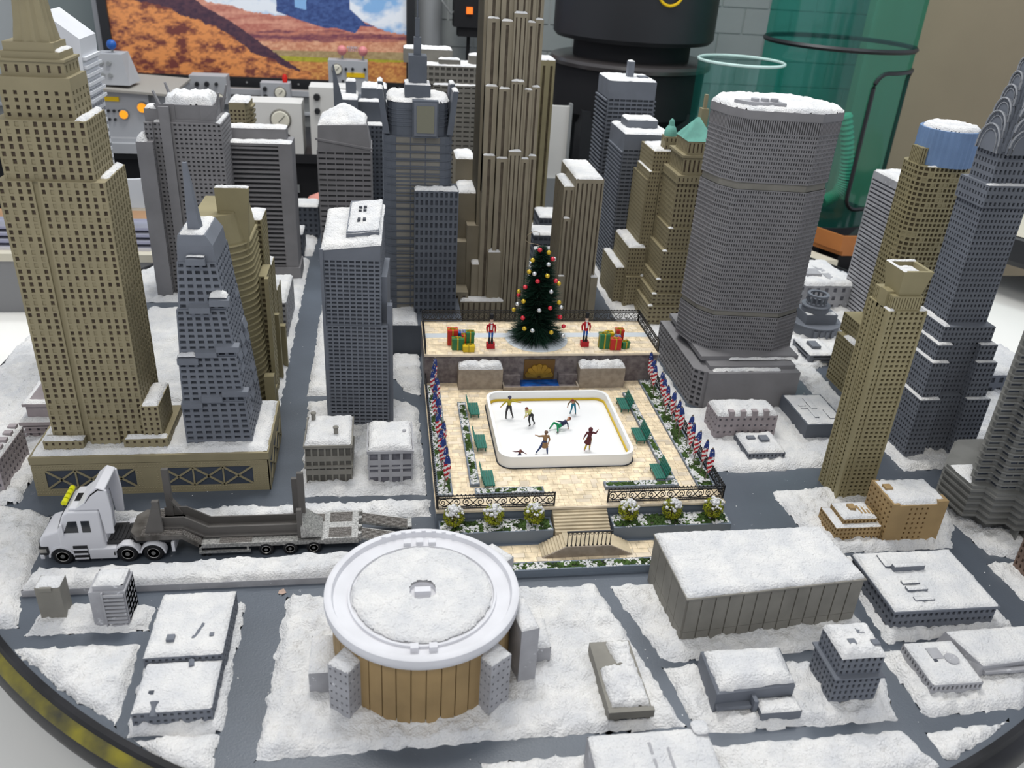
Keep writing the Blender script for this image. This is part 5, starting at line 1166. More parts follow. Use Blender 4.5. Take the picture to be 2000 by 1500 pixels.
T.w.box(37.4, 41.6, 65.3, 66.1, 1.6, 2.0); T.w.box(41.7, 42.2, 65.0, 66.3, 0, 3.0); T.done()
# two flat blocks lower right
T = low('small flat block with raised roof shapes at the lower right', 65.0, 71.7, 66.0, 72.9, 2.5, PALE, PALEP, (.6, 1.1, .5, .5, .2), .55, .2)
T.w.box(67.0, 68.6, 69.6, 71.4, 2.5, 3.1); T.w.lathe(69.4, 69.4, [(.9, 2.6), (.9, 3.2)], 16); m = MB(); m.box(67.0, 67.5, 69.2, 69.6, 2.9, 3.05); m.build('roof_opening', DARKP, T.t); T.done()
T = Tower('low_building', 'flat-fronted hall with a sloping end wall at the lower right edge', 'building', (79, 70, 0), PALE, PALEP)
T.w.prism([(72.3, 68.3), (86, 69.2), (86, 75.0), (71.4, 75.0)], 0, 2.6, [(73.2, 68.3), (86, 69.2), (86, 74.6), (71.8, 74.4)]); T.w.box(73.4, 86, 67.9, 68.5, 1.6, 2.0)
T.snow([(73.2, 68.4), (86, 69.2), (86, 74.6), (71.8, 74.4)], 2.6, .5, .22, .2); T.done()
# block with ribs beside the arena
T = low('small olive-roofed block half buried in snow between arena and street', 24.5, 29.6, 65.7, 76.2, 2.5, TAUPE, TAUPEP, None, 0)
snow_sheet(T.s, [(24.8, 65.9), (29.5, 65.8), (29.5, 76.0), (26.4, 76.0), (27.0, 72.5), (24.7, 72)], 2.5, .7, .18, 88, .5, rough=.8)
for q in range(4): T.w.tube([(26.4, 68.6 + q * 1.1, 2.5), (27.4, 68.6 + q * 1.1, 2.95), (28.6, 68.6 + q * 1.1, 2.5)], .3, 6)
T.w.box(24.4, 29.8, 65.2, 65.8, 1.5, 2.6)
for x in (25.9, 28.1): 
    m = MB(); m.prism([(x, 65.65), (x + .9, 65.65), (x + .9, 65.75), (x, 65.75)], .2, .9); m.build('doorway', DARKP, T.t)
T.done()
# big flat roof at the lower edge
T = low('big flat-roofed block cut off by the lower edge of the photo', 20.5, 33.6, 50.4, 60.2, 5.2, PALE, PALEP, None, .6, .22)
T.w.prism(rc(31.8, 33.6, 58.8, 60.6, .5), 4.6, 6.0); T.snow(rc(31.8, 33.6, 58.8, 60.6, .5), 6.0, .4, .2, .05); T.w.box(26.6, 26.9, 52, 58.5, 5.2, 5.75); T.w.box(28.4, 28.7, 52, 58.5, 5.2, 5.75); T.done()
# by the octagonal tower
T = low('rough grey block with a snow-heaped roof edge in front of the octagonal tower', 58.9, 70.4, 126.2, 131.8, 5.2, MAUVE, PALEP, (1.1, 1.4, .35, .35, .2), .9, .28)
for q in range(4): T.w.box(61 + q * 2.2, 62 + q * 2.2, 126.2, 127.2, 5.2, 6.2)
T.done()
T = low('low square grey block with lumpy roof between the flags and the street', 62.4, 69.3, 118.8, 125.6, 2.0, SLATE, SLATEP, (.7, 1.1, .5, .5, .2), .7, .25)
T.w.box(65.6, 67.2, 121.4, 123, 2, 3.2); T.w.box(63.6, 65, 122.4, 123.4, 2, 2.9); T.done()
T = low('dark windowless block with thin roof snow beside the octagonal tower', 76.1, 84.1, 125.4, 136.9, 3.6, DARK, DARKP, None, 0)
snow_sheet(T.s, R(76.3, 84, 125.6, 136.8), 3.6, .22, .25, 23, .5)
for (x0, x1, y0, y1) in ((77.4, 78.8, 131, 131.4), (77.4, 78.8, 132, 132.4), (79.4, 80.6, 131, 135), (78.6, 79.4, 127.6, 131), (81.4, 83.4, 127.2, 130.4)): T.w.box(x0, x1, y0, y1, 3.6, 3.9); T.snow(R(x0, x1, y0, y1), 3.9, .12, .2, .05)
T.done()
T = low('low slate block with dark slot openings behind the street', 91.4, 97.4, 156.4, 165, 2.4, SLATE, SLATEP, (6, .7, .7, .5, .3), .4, .3); T.w.box(93, 95, 159, 162, 2.4, 3.4); T.done()
T = Tower('round_monument', 'round stepped grey monument with an open colonnaded top', 'building', (100.5, 174, 0), SLATE, SLATEP)
T.w.lathe(100.5, 174, [(6.4, 0), (6.4, .6), (5.8, .7), (5.8, 2.9), (6.1, 3.0), (6.1, 3.3)], 24); T.w.prism([(96.8, 171), (104.4, 171), (104.4, 178), (96.8, 178)], 3.3, 5.6)
T.w.lathe(100, 174, [(3.1, 5.6), (3.1, 6.9), (3.3, 7.0), (3.3, 7.3), (2.4, 7.4), (2.4, 7.7)], 24)
for q in range(12): a = 2 * PI * q / 12; T.w.lathe(100 + 2.1 * math.cos(a), 174 + 2.1 * math.sin(a), [(.28, 7.6), (.28, 9.4)], 6)
T.w.lathe(100, 174, [(2.5, 9.4), (2.5, 9.9), (1.8, 9.9), (1.8, 9.5)], 24, caps=False); T.w.lathe(100, 174, [(1.3, 7.6), (1.3, 8.8)], 16)
for q in range(8): T.w.box(95.2 + q * 1.4, 95.9 + q * 1.4, 168.0, 168.6, .8, 2.6) if 2 <= q <= 5 else None
T.snow(R(97, 104.2, 171.2, 173), 5.6, .4, .3, .2); T.done()
T = low('wide low grey hall with snowy roof at the far right', 103.6, 117.5, 187, 205, 6.6, PALE, PALEP, (2.2, 2.6, .4, .5, .2), .9, .5)
T.w.box(106, 110, 192, 196, 6.6, 8); T.w.box(111, 113, 190, 200, 6.6, 7.4); T.done()
T = low('low white-roofed block behind the arched tower', 118, 136, 142, 156, 4.6, SLATE, SLATEP, (2, 2.4, .5, .5, .3), 1.2, .5); T.done()
T = low('brown block with arched windows cut off by the right edge', 92.4, 100, 82.4, 88.6, 7.4, mat('brown_paint', (.17, .115, .09), .65, var=.1, scale=40, dust=(.72, 150)), TANP, (.9, 1.1, .42, .6, .25), .6, .3); T.done()
# ================================================================ the skating plaza
ZD, ZT_ = 4.2, 10.3
PAVE = mat('paving_cream', (0.76, 0.63, 0.44), 0.75, var=0.2, scale=170, bump=.15, bscale=500)
PAVE2 = mat('paving_pinkish', (0.70, 0.60, 0.46), 0.75, var=0.18, scale=60, bump=.15, bscale=500)
JOINT = mat('paving_joint', (0.66, 0.55, 0.39), 0.85, var=.2, scale=200)
BGREY = mat('planter_grey', (0.155, 0.185, 0.225), 0.5, var=.06, scale=20)
GRANITE = mat('granite_speckle', (0.115, 0.095, 0.10), 0.6, c2=(.21, .185, .18), scale=210)
STONE = mat('stone_brown', (0.235, 0.195, 0.155), 0.7, c2=(.33, .28, .225), scale=170)
IRON = mat('wrought_iron', (0.012, 0.012, 0.014), 0.4, spec=.5)
LEAF = mat('moss_green', (0.045, 0.085, 0.018), 0.85, var=.5, scale=150)
LEAFY = mat('bush_green', (0.27, 0.29, 0.018), 0.8, var=.45, scale=200)

t = thing('plaza_base', 'raised cream-paved skating plaza with a terrace at its back', 'plaza', (29, 122, 0))
m = MB(); m.prism(R(6.9, 51.4, 102.4, 157.4), 0, ZD - .12); m.build('podium_block', BGREY, t)
m = MB(); m.box(6.8, 51.6, 102.2, 142.2, ZD - .35, ZD - .08); m.build('deck_slab', JOINT, t)
m = MB(); m.box(6.8, 51.9, 142.2, 157.6, ZT_ - .45, ZT_ - .08); m.build('terrace_slab', JOINT, t)
m = MB(); m.box(6.9, 51.8, 142.5, 157.4, ZD - .1, ZT_ - .4); m.build('terrace_wall', GRANITE, t)
# paving stones: irregular courses; each stone its own part nearest the viewer, the rest of the small ones joined
def pave(x0, x1, y0, y1, z, seed, holes=(), limit=10**6, nm='paving_stone'):
    r_ = random.Random(seed); y = y0; n = 0; fine = MB(); cache = {}
    while y < y1 - .05:
        h = min(r_.choice((.8, 1.0, 1.25)), y1 - y); x = x0 - r_.random() * .8
        while x < x1 - .05:
            wdt = r_.choice((.8, 1.1, 1.5, 1.9, 2.3)); a, b = max(x, x0), min(x + wdt, x1); x += wdt
            if b - a < .15: continue
            if any(hx0 < a + .0 and b < hx1 and hy0 < y and y + h < hy1 for hx0, hx1, hy0, hy1 in holes): continue
            g = .022; mi = r_.choice((0, 0, 0, 1)); dz = r_.random() * .03
            if n < limit and h > .7 and b - a > .75:
                n += 1; mm = MB(); mm.box(a + g, b - g, y + g, y + h - g, z - .1, z + dz); mm.build(nm, (PAVE, PAVE2)[mi], t)
            else: fine.box(a + g, b - g, y + g, y + h - g, z - .1, z + dz, mi)
        y += h
    fine.build('small_paving', [PAVE, PAVE2], t, kind='stuff')
random.seed(5)
RINK = (18.2, 39.4, 113.6, 134.2)
pave(6.9, 51.5, 102.3, 112.8, ZD, 11, limit=150)
pave(6.9, 51.5, 112.8, 142.4, ZD, 12, holes=(RINK,), limit=80)
STRIP = (6.9, 51.8, 149.6, 151.6)
pave(6.9, 51.8, 142.3, 149.6, ZT_, 13, limit=50); pave(6.9, 51.8, 151.6, 157.5, ZT_, 14, limit=20)
m = MB(); m.box(6.9, 51.8, 149.6, 151.6, ZT_ - .1, ZT_ + .02)
m.lathe(28.9, 148.9, [(6.1, ZT_ - .05), (6.1, ZT_ + .09)], 48); m.build('painted_strip', mat('strip_paint', (.56, .60, .64), .5, var=.05, scale=15), t)
for b_ in ((6.8, 51.9, 142.05, 142.3, ZT_ - .4, ZT_), (6.8, 51.6, 102.05, 102.3, ZD - .35, ZD)): m = MB(); m.box(*b_); m.build('stone_edging', PAVE2, t)
# wall boxes, pool and emblem on the terrace wall
for (x0, x1) in ((13.0, 21.3), (36.0, 44.8)):
    m = MB(); m.box(x0, x1, 139.6, 142.5, ZD, 8.35); o = m.build('wall_pier', STONE, t)
    m = MB(); snow_sheet(m, R(x0, x1, 139.6, 142.4), 8.35, 1.0, .18, int(x0), .15, rough=.6); m.build('pier_snow', SNOW, o, org=t['org'], smooth=True, kind='stuff', angle=75)
for (x0, x1) in ((21.4, 24.9), (32.3, 35.9)):
    m = MB(); m.box(x0, x1, 141.0, 142.5, ZD, 6.4); m.build('wall_step', GRANITE, t)
m = MB(); m.box(21.4, 35.9, 138.6, 138.95, ZD, 5.1); m.box(21.4, 21.7, 138.95, 142.5, ZD, 5.1); m.box(35.6, 35.9, 138.95, 142.5, ZD, 5.1); m.build('pool_wall', STONE, t)
m = MB(); m.box(21.7, 35.6, 138.95, 142.5, ZD, 4.5); m.build('pool_floor', GRANITE, t)
m = MB(); m.box(24.9, 32.3, 139.2, 142.5, 4.5, 4.62); m.build('pool_water', mat('pool_blue', (.008, .07, .28), .1, var=.4, scale=90, spec=.6), t)
GOLD = mat('old_gold', (.40, .24, .035), .35, metal=.6, spec=.5, var=.2, scale=90)
m = MB(); m.box(25.7, 31.6, 142.2, 142.5, 4.9, 9.0); pb = m.build('emblem_plaque', mat('plaque_bronze', (.15, .085, .03), .45, metal=.4), t)
for k in range(7):
    a = PI * (k + .5) / 7; m = MB(); n = 10; pts = []
    for q in range(n + 1):
        s_ = q / n; r = .35 + 2.45 * s_; wd = .14 + .52 * s_ if s_ < .8 else .56 * math.sqrt(max(0, 1 - ((s_ - .8) / .2) ** 2)) + .02
        pts.append((r, wd))
    vs_ = []
    for d_, sc in ((0, 1), (.28, .85)):
        for r, wd in pts: vs_.append((28.65 + (r * math.cos(a) - wd * sc * math.sin(a)), 142.18 - d_, 5.35 + (r * math.sin(a) + wd * sc * math.cos(a)) * 1.05))
        for r, wd in reversed(pts): vs_.append((28.65 + (r * math.cos(a) + wd * sc * math.sin(a)), 142.18 - d_, 5.35 + (r * math.sin(a) - wd * sc * math.cos(a)) * 1.05))
    k_ = 2 * (n + 1); m.add(vs_, [(i, (i + 1) % k_, k_ + (i + 1) % k_, k_ + i) for i in range(k_)] + [tuple(range(k_, 2 * k_))])
    m.build('emblem_petal', GOLD, pb, org=t['org'])

# lower walk, planters, stairs
m = MB(); m.box(6.9, 52.0, 91.6, 102.4, 0, .35); m.build('lower_walk', BGREY, t)
pave(7.2, 51.6, 93.6, 98.2, .45, 15, limit=20)
def trough(lb, x0, x1, y0, y1, z0, z1, seed, fill=1.0):
    t = thing('planter', lb, 'planter', ((x0 + x1) / 2, (y0 + y1) / 2, z0)); g = .28
    m = MB(); m.box(x0, x1, y0, y0 + g, z0, z1); m.box(x0, x1, y1 - g, y1, z0, z1); m.box(x0, x0 + g, y0 + g, y1 - g, z0, z1); m.box(x1 - g, x1, y0 + g, y1 - g, z0, z1); m.build('trough', BGREY, t)
    m = MB(); m.box(x0 + g, x1 - g, y0 + g, y1 - g, z0, z1 - .25); m.build('soil', mat('soil', (.06, .06, .045), .9), t)
    r_ = random.Random(seed); mg, ms = MB(), MB(); ar_ = (x1 - x0) * (y1 - y0)
    for k in range(int(ar_ * 12 * fill)):
        x = r_.uniform(x0 + g, x1 - g); y = r_.uniform(y0 + g, y1 - g); s_ = r_.uniform(.12, .3)
        blob(mg, (x, y, z1 - .15), s_, r_)
    for k in range(int(ar_ * 22 * fill)):
        x = r_.uniform(x0 + g * .6, x1 - g * .6); y = r_.uniform(y0 + g * .6, y1 - g * .6)
        if fbm(x * .8, y * .8, seed) < .47: continue
        blob(ms, (x, y, z1 - .02), r_.uniform(.08, .24), r_, .7)
    mg.build('moss', LEAF, t, kind='stuff'); ms.build('snow_clumps', SNOW, t, smooth=True, kind='stuff', angle=80)
    return t
_ico = None
def blob(m, c, r, r_, sq=1.0, mi=0):
    global _ico
    if _ico is None:
        p = (1 + 5 ** .5) / 2; V0 = [(-1, p, 0), (1, p, 0), (-1, -p, 0), (1, -p, 0), (0, -1, p), (0, 1, p), (0, -1, -p), (0, 1, -p), (p, 0, -1), (p, 0, 1), (-p, 0, -1), (-p, 0, 1)]
        _ico = ([tuple(Vector(v).normalized()) for v in V0], [(0, 11, 5), (0, 5, 1), (0, 1, 7), (0, 7, 10), (0, 10, 11), (1, 5, 9), (5, 11, 4), (11, 10, 2), (10, 7, 6), (7, 1, 8), (3, 9, 4), (3, 4, 2), (3, 2, 6), (3, 6, 8), (3, 8, 9), (4, 9, 5), (2, 4, 11), (6, 2, 10), (8, 6, 7), (9, 8, 1)])
    ca, sa = math.cos(r_.random() * 6.3), 0; a = r_.random() * 6.3; ca, sa = math.cos(a), math.sin(a)
    m.add([(c[0] + (x * ca - y * sa) * r * r_.uniform(.75, 1.25), c[1] + (x * sa + y * ca) * r * r_.uniform(.75, 1.25), c[2] + z * r * sq * r_.uniform(.75, 1.25)) for x, y, z in _ico[0]], _ico[1], mi)
trough('grey planter left of the stairs with three snowy bushes', 7.2, 24.0, 98.7, 102.0, .35, 2.6, 1)
trough('grey planter right of the stairs with three snowy bushes', 33.2, 51.6, 98.7, 102.0, .35, 2.6, 2)
trough('narrow hedge trough along the street in front of the stairs', 7.0, 51.6, 91.7, 93.5, .35, 1.2, 3, 1.3)
trough('long narrow planter behind the left row of benches', 12.4, 13.9, 108.0, 134.0, ZD, 4.75, 4, 1.2)
trough('long narrow planter behind the right row of benches', 43.9, 45.3, 108.0, 136.8, ZD, 4.75, 5, 1.2)
trough('short planter behind the left front railing', 13.0, 23.6, 105.4, 106.9, ZD, 4.8, 6, 1.2)
trough('short planter behind the right front railing', 33.4, 45.3, 106.2, 107.7, ZD, 4.8, 7, 1.2)
trough('flower bed under the left row of flags', 7.2, 9.6, 105.6, 140.8, ZD, 4.6, 8, 1.0)
trough('flower bed under the right row of flags', 48.4, 51.3, 105.8, 142.0, ZD, 4.6, 9, 1.0)

def bush(x, y, lb, seed, s_=1.0):
    t = thing('round_bush', lb, 'bush', (x, y, 2.4)); r_ = random.Random(seed)
    m = MB(); m.tube([(x, y, 2.2), (x + .1, y, 3.6), (x, y, 4.8)], [.16, .12, .06], 6)
    for k in range(7): a = r_.random() * 6.3; m.tube([(x, y, 3.0 + k * .15), (x + math.cos(a) * .9, y + math.sin(a) * .9, 4.1 + r_.random())], [.07, .03], 4)
    m.build('stem', mat('bark', (.09, .06, .035), .9), t)
    m = MB()
    for k in range(900):
        a = r_.random() * 6.3; b = math.acos(r_.uniform(-1, 1)); rr = r_.uniform(.55, 1.0) ** .5 * 1.55 * s_
        c = Vector((x + rr * math.sin(b) * math.cos(a), y + rr * math.sin(b) * math.sin(a), 4.6 + rr * 1.05 * math.cos(b)))
        d = Vector((r_.gauss(0, 1), r_.gauss(0, 1), r_.gauss(0, 1))).normalized() * r_.uniform(.12, .24); e = d.cross(Vector((r_.gauss(0, 1), r_.gauss(0, 1), 1))).normalized() * .09
        m.add([tuple(c - d), tuple(c + e), tuple(c + d), tuple(c - e)], [(0, 1, 2, 3)])
    m.build('foliage', LEAFY, t, kind='stuff')
    m = MB()
    for k in range(95):
        a = r_.random() * 6.3; b = r_.uniform(0, 1.15); rr = r_.uniform(1.15, 1.6) * s_
        if fbm(a * 1.3 + seed, b * 2.2, seed) < .40: continue
        blob(m, (x + rr * math.sin(b) * math.cos(a), y - .2 + rr * math.sin(b) * math.sin(a), 4.7 + rr * math.cos(b)), r_.uniform(.14, .34), r_, .9)
    m.build('snow_clumps', SNOW, t, smooth=True, kind='stuff', angle=80)
for i, (x, lb) in enumerate(((9.3, 'snow-topped yellow-green bush at the left end of the front planters'), (15.2, 'snow-topped bush in the middle of the left planter'), (21.2, 'snow-topped bush just left of the stairs'), (35.6, 'snow-topped bush just right of the stairs'), (42.4, 'snow-topped bush in the middle of the right planter'), (48.9, 'snow-topped yellow-green bush at the right end of the front planters'))):
    bush(x, 100.3, lb, i + 3)

# double stair with landing rail
t = thing('stone_stair', 'cream stone double stair with a flat landing below the plaza', 'stairs', (28.6, 98, .35))
STEPM = mat('stair_stone', (.50, .42, .29), .75, var=.14, scale=80)
for k in range(8):
    m = MB(); m.box(24.3, 32.7, 98.6 + k * .52, 102.9, 2.3 + k * .24 - (.24 if k else 1.9), 2.3 + k * .24); m.build('step', STEPM, t)
m = MB(); m.box(25.2, 31.9, 95.2, 98.7, .35, 2.25); m.build('landing', STEPM, t)
for sd in (-1, 1):
    for k in range(9):
        x0 = 25.2 - (k + 1) * .42 if sd < 0 else 31.9 + k * .42
        m = MB(); z = 2.25 - (k + 1) * .2; m.prism([(x0, 95.2 + (k * .0)), (x0 + .42, 95.2), (x0 + .42, 98.6 - k * .06), (x0, 98.6 - k * .06)], .35, z); m.build('step', STEPM, t)
m = MB(); m.add([(21.6, 95.0, .35), (35.6, 95.0, .35), (31.9, 95.0, 2.3), (25.2, 95.0, 2.3), (21.6, 95.22, .35), (35.6, 95.22, .35), (31.9, 95.22, 2.3), (25.2, 95.22, 2.3)], [(0, 1, 2, 3), (7, 6, 5, 4), (3, 2, 6, 7), (1, 5, 6, 2), (4, 0, 3, 7)]); m.build('front_wall', STONE, t)
t = thing('landing_rail', 'black iron balustrade on the stair landing', 'railing', (28.5, 95.3, 2.3))
for k in range(11):
    x = 25.4 + k * .635; m = MB(); m.lathe(x, 95.35, [(.16, 2.3), (.1, 2.45), (.07, 2.7), (.07, 4.5), (.12, 4.6), (.07, 4.7)], 6); m.build('baluster', IRON, t, smooth=True)
    if k < 10: m = MB(); m.tube([(x + .32 + .2 * math.cos(q * PI / 5), 95.35, 4.45 + .2 * math.sin(q * PI / 5)) for q in range(10)], .045, 4, closed=True); m.build('ring', IRON, t)
m = MB(); m.box(25.2, 32.0, 95.22, 95.48, 4.7, 4.85); m.build('handrail', IRON, t)

# ornate railings
def spiral(cx, cz, r0, turns, a0, sgn, n=18):
    return [(cx + r0 * (1 - .82 * q / n) * math.cos(a0 + sgn * turns * 2 * PI * q / n), 0, cz + r0 * (1 - .82 * q / n) * math.sin(a0 + sgn * turns * 2 * PI * q / n)) for q in range(n + 1)]
def scroll_mesh():
    m = MB(); L = 3.1
    m.tube(spiral(.62, 1.0, .52, 1.35, PI * .5, 1), .075, 4); m.tube(spiral(L - .62, 1.0, .52, 1.35, PI * .5, -1), .075, 4)
    m.tube([(.62, 0, 1.52), (1.0, 0, 1.45), (1.35, 0, 1.1), (1.75, 0, .7), (2.1, 0, .52), (2.5, 0, .5)], .07, 4); m.tube([(L - .62, 0, 1.52), (L - 1.0, 0, 1.45), (L - 1.35, 0, 1.1), (L - 1.75, 0, .7), (L - 2.1, 0, .52), (.6, 0, .5)], .07, 4)
    return m.mesh('scroll', IRON, smooth=True)
SCR = scroll_mesh()
def ring_row(m, x0, x1, y0, y1, z, n):
    for k in range(n):
        s_ = (k + .5) / n; cx_, cy_ = x0 + (x1 - x0) * s_, y0 + (y1 - y0) * s_; L = math.hypot(x1 - x0, y1 - y0); ux, uy = (x1 - x0) / L, (y1 - y0) / L
        m.tube([(cx_ + .2 * ux * math.cos(q * PI / 4), cy_ + .2 * uy * math.cos(q * PI / 4), z + .2 * math.sin(q * PI / 4)) for q in range(8)], .05, 4, closed=True)
def railing(lb, p0, p1, z, hgt=2.4):
    t = thing('iron_railing', lb, 'railing', (p0[0], p0[1], z))
    L = math.hypot(p1[0] - p0[0], p1[1] - p0[1]); ux, uy = (p1[0] - p0[0]) / L, (p1[1] - p0[1]) / L; ang = math.atan2(uy, ux)
    for nm, zz in (('top_rail', hgt - .05), ('middle_rail', hgt - .5), ('lower_rail', .42), ('bottom_rail', .1)):
        m = MB(); m.beam((*p0, z + zz), (*p1, z + zz), .16, .12); m.build(nm, IRON, t)
    m = MB(); ring_row(m, *(p0[0], p1[0], p0[1], p1[1]), z + hgt - .27, max(2, int(L / .62)))
    for k in range(max(2, int(L / .62))):
        s_ = (k + .5) / max(2, int(L / .62)); m.box(p0[0] + (p1[0] - p0[0]) * s_ - .1, p0[0] + (p1[0] - p0[0]) * s_ + .1, p0[1] + (p1[1] - p0[1]) * s_ - .1, p0[1] + (p1[1] - p0[1]) * s_ + .1, z + hgt, z + hgt + .16)
    m.build('ring_frieze', IRON, t, kind='stuff')
    m = MB(); ring_row(m, *(p0[0], p1[0], p0[1], p1[1]), z + .26, max(2, int(L / .62))); m.build('lower_frieze', IRON, t, kind='stuff')
    n = max(1, round(L / 3.2)); sc = (L / n) / 3.1; f = (hgt - .92) / 1.15
    for k in range(n):
        o = bpy.data.objects.new('scroll', SCR); col.objects.link(o); o.parent = t; o.rotation_euler = (0, 0, ang)
        o.location = Vector((ux * L * k / n, uy * L * k / n, .42 - .42 * f)) * S; o.scale = (sc, 1, f)
    for s_ in (0, 1):
        m = MB(); x, y = p0[0] + (p1[0] - p0[0]) * s_, p0[1] + (p1[1] - p0[1]) * s_; m.box(x - .11, x + .11, y - .11, y + .11, z, z + hgt + .1); m.build('post', IRON, t)
railing('ornate black railing at the left front of the plaza', (7.1, 102.6), (24.6, 102.6), ZD)
railing('ornate black railing at the right front of the plaza', (33.0, 103.0), (51.4, 103.0), ZD)
railing('ornate black railing along the back of the terrace', (7.0, 157.3), (51.7, 157.3), ZT_)
railing('ornate black railing down the left end of the terrace', (7.0, 142.6), (7.0, 157.1), ZT_)
railing('ornate black railing down the right end of the terrace', (51.7, 142.6), (51.7, 157.1), ZT_)
railing('ornate black railing along the left side of the plaza', (7.0, 102.9), (7.0, 142.0), ZD, 2.2)
railing('ornate black railing along the right side of the plaza', (51.5, 103.3), (51.5, 142.0), ZD, 2.2)

# rink
def rr(x0, x1, y0, y1, r, n=7):
    pts = []
    for cx_, cy_, a0 in ((x0 + r, y0 + r, PI), (x1 - r, y0 + r, 1.5 * PI), (x1 - r, y1 - r, 0), (x0 + r, y1 - r, PI / 2)):
        for k in range(n): a = a0 + k * PI / 2 / (n - 1); pts.append((cx_ + r * math.cos(a), cy_ + r * math.sin(a)))
    return pts
t = thing('skating_rink', 'white skating rink with rounded corners and a yellow kick line', 'rink', (29.2, 125, ZD))
RW = mat('rink_white', (.83, .83, .82), .35, spec=.4)
O_ = rr(17.5, 40.0, 112.8, 134.9, 2.3); I_ = rr(18.0, 39.5, 113.3, 134.4, 1.9)
def wallring(m, z0, z1, O=O_, I=I_):
    n = len(O); m.add([(x, y, z) for P_, z in ((O, z0), (O, z1), (I, z1), (I, z0)) for x, y in P_], [(k * n + i, k * n + (i + 1) % n, (k + 1) * n + (i + 1) % n, (k + 1) * n + i) for k in range(3) for i in range(n)])
m = MB(); wallring(m, ZD, 6.4); m.build('boards', RW, t, smooth=True)
m = MB(); wallring(m, 4.62, 5.0, I_, rr(18.2, 39.3, 113.5, 134.2, 1.8)); m.build('kick_line', mat('rink_yellow', (.62, .42, .015), .45), t, smooth=True)
m = MB(); m.prism(I_, ZD, 4.6); m.build('ice', mat('rink_ice', (.82, .82, .82), .22, spec=.5), t)
m = MB(); m.prism(rr(17.3, 40.2, 112.6, 135.1, 2.5), ZD - .05, ZD + .12); m.build('rubber_edge', BLACK, t)

# benches
BENCH = mat('bench_green', (.012, .13, .095), .5, spec=.4)
def bench():
    t = thing('park_bench', 'x', 'bench', (0, 0, 0), 'green benches round the rink')
    for k in range(4): m = MB(); m.box(-2.1, 2.1, -.75 + k * .4, -.39 + k * .4, .85, 1.0); m.build('seat_slat', BENCH, t)
    for k in range(4): m = MB(); y = .92 + k * .12; m.box(-2.1, 2.1, y, y + .14, 1.05 + k * .42, 1.44 + k * .42); m.build('back_slat', BENCH, t)
    for x in (-1.6, 1.6):
        m = MB(); m.beam((x, -.6, 0), (x, -.55, .85), .16, .16); m.build('leg', BENCH, t); m = MB(); m.beam((x, .75, 0), (x, .8, .9), .16, .16); m.build('leg', BENCH, t)
        m = MB(); m.beam((x, .85, .85), (x, 1.35, 2.5), .14, .14); m.build('back_support', BENCH, t)
    return t
b0_ = bench(); spots = [(15.2, 130.8, PI / 2, 'green bench at the far left of the rink'), (15.3, 119.8, PI / 2, 'green bench at the middle left of the rink'), (15.4, 109.0, PI / 2, 'green bench at the near left corner of the plaza'),
    (42.6, 131.8, -PI / 2, 'green bench at the far right of the rink'), (42.6, 121.0, -PI / 2, 'green bench at the middle right of the rink'), (42.7, 109.6, -PI / 2, 'green bench at the near right corner of the plaza')]
for i, (x, y, r, lb) in enumerate(spots):
    o = b0_ if i == 0 else copy_tree(b0_); o.location = Vector((x, y, ZD + .02)) * S; o.rotation_euler = (0, 0, r); o['label'] = lb

# flags: furled cloth wound down a pole
FR = mat('flag_red', (.48, .015, .03), .6); FW = mat('flag_white', (.80, .79, .78), .6); FB = mat('flag_blue', (.02, .045, .20), .6); POLE = mat('flag_pole', (.20, .17, .14), .6)
def flag(seed):
    r_ = random.Random(seed); t = thing('flag', 'x', 'flag', (0, 0, 0))
    m = MB(); m.tube([(0, 0, 0), (0, 0, 6.3)], .09, 6); m.build('pole', POLE, t); m = MB(); m.ball((0, 0, 6.35), .15, 8); m.build('finial', POLE, t, smooth=True)
    m = MB(); na, nz = 16, 24; ph = r_.random() * 6; vs_ = []
    for j in range(nz + 1):
        z = 6.2 - j * 4.4 / nz; s_ = j / nz; rad = (.20 + .27 * math.sin(PI * min(1, s_ * 1.1)) ** .7) * (1 if s_ < .88 else 1 - (s_ - .88) * 4)
        for i in range(na):
            a = 2 * PI * i / na; rr_ = rad * (1 + .28 * math.sin(3 * a + ph + s_ * 4)); vs_.append((.22 * s_ + rr_ * math.cos(a), rr_ * math.sin(a) * .8, z))
    fs, mi = [], []
    for j in range(nz):
        for i in range(na):
            fs.append((j * na + i, (j + 1) * na + i, (j + 1) * na + (i + 1) % na, j * na + (i + 1) % na))
            mi.append(2 if j < 7 + (i % 16 in (3, 4, 5)) else int((i / na * 4 + j * .40) % 2 < 1))
    n0 = len(m.v); m.v.extend(vs_); m.f.extend([tuple(q + n0 for q in f) for f in fs]); m.m.extend(mi)
    for k in range(16):
        j = r_.randrange(0, 8); i = r_.randrange(na); p = Vector(vs_[j * na + i]); q = Vector((p.x - .1, p.y, 0)).normalized(); c = p * 1.0 + Vector((q.x * .03, q.y * .03, 0)); u = Vector((-q.y, q.x, 0)) * .07
        m.add([tuple(c - u), tuple(c + Vector((0, 0, .08))), tuple(c + u), tuple(c - Vector((0, 0, .08)))], [(0, 1, 2, 3)], 1)
    m.build('cloth', [FR, FW, FB], t, smooth=True, angle=50)
    return t
ORD = ['first', 'second', 'third', 'fourth', 'fifth', 'sixth', 'seventh', 'eighth', 'ninth', 'tenth', 'eleventh', 'twelfth', 'thirteenth', 'fourteenth']
protos = [flag(3), flag(8), flag(21)]
used = [False] * 3
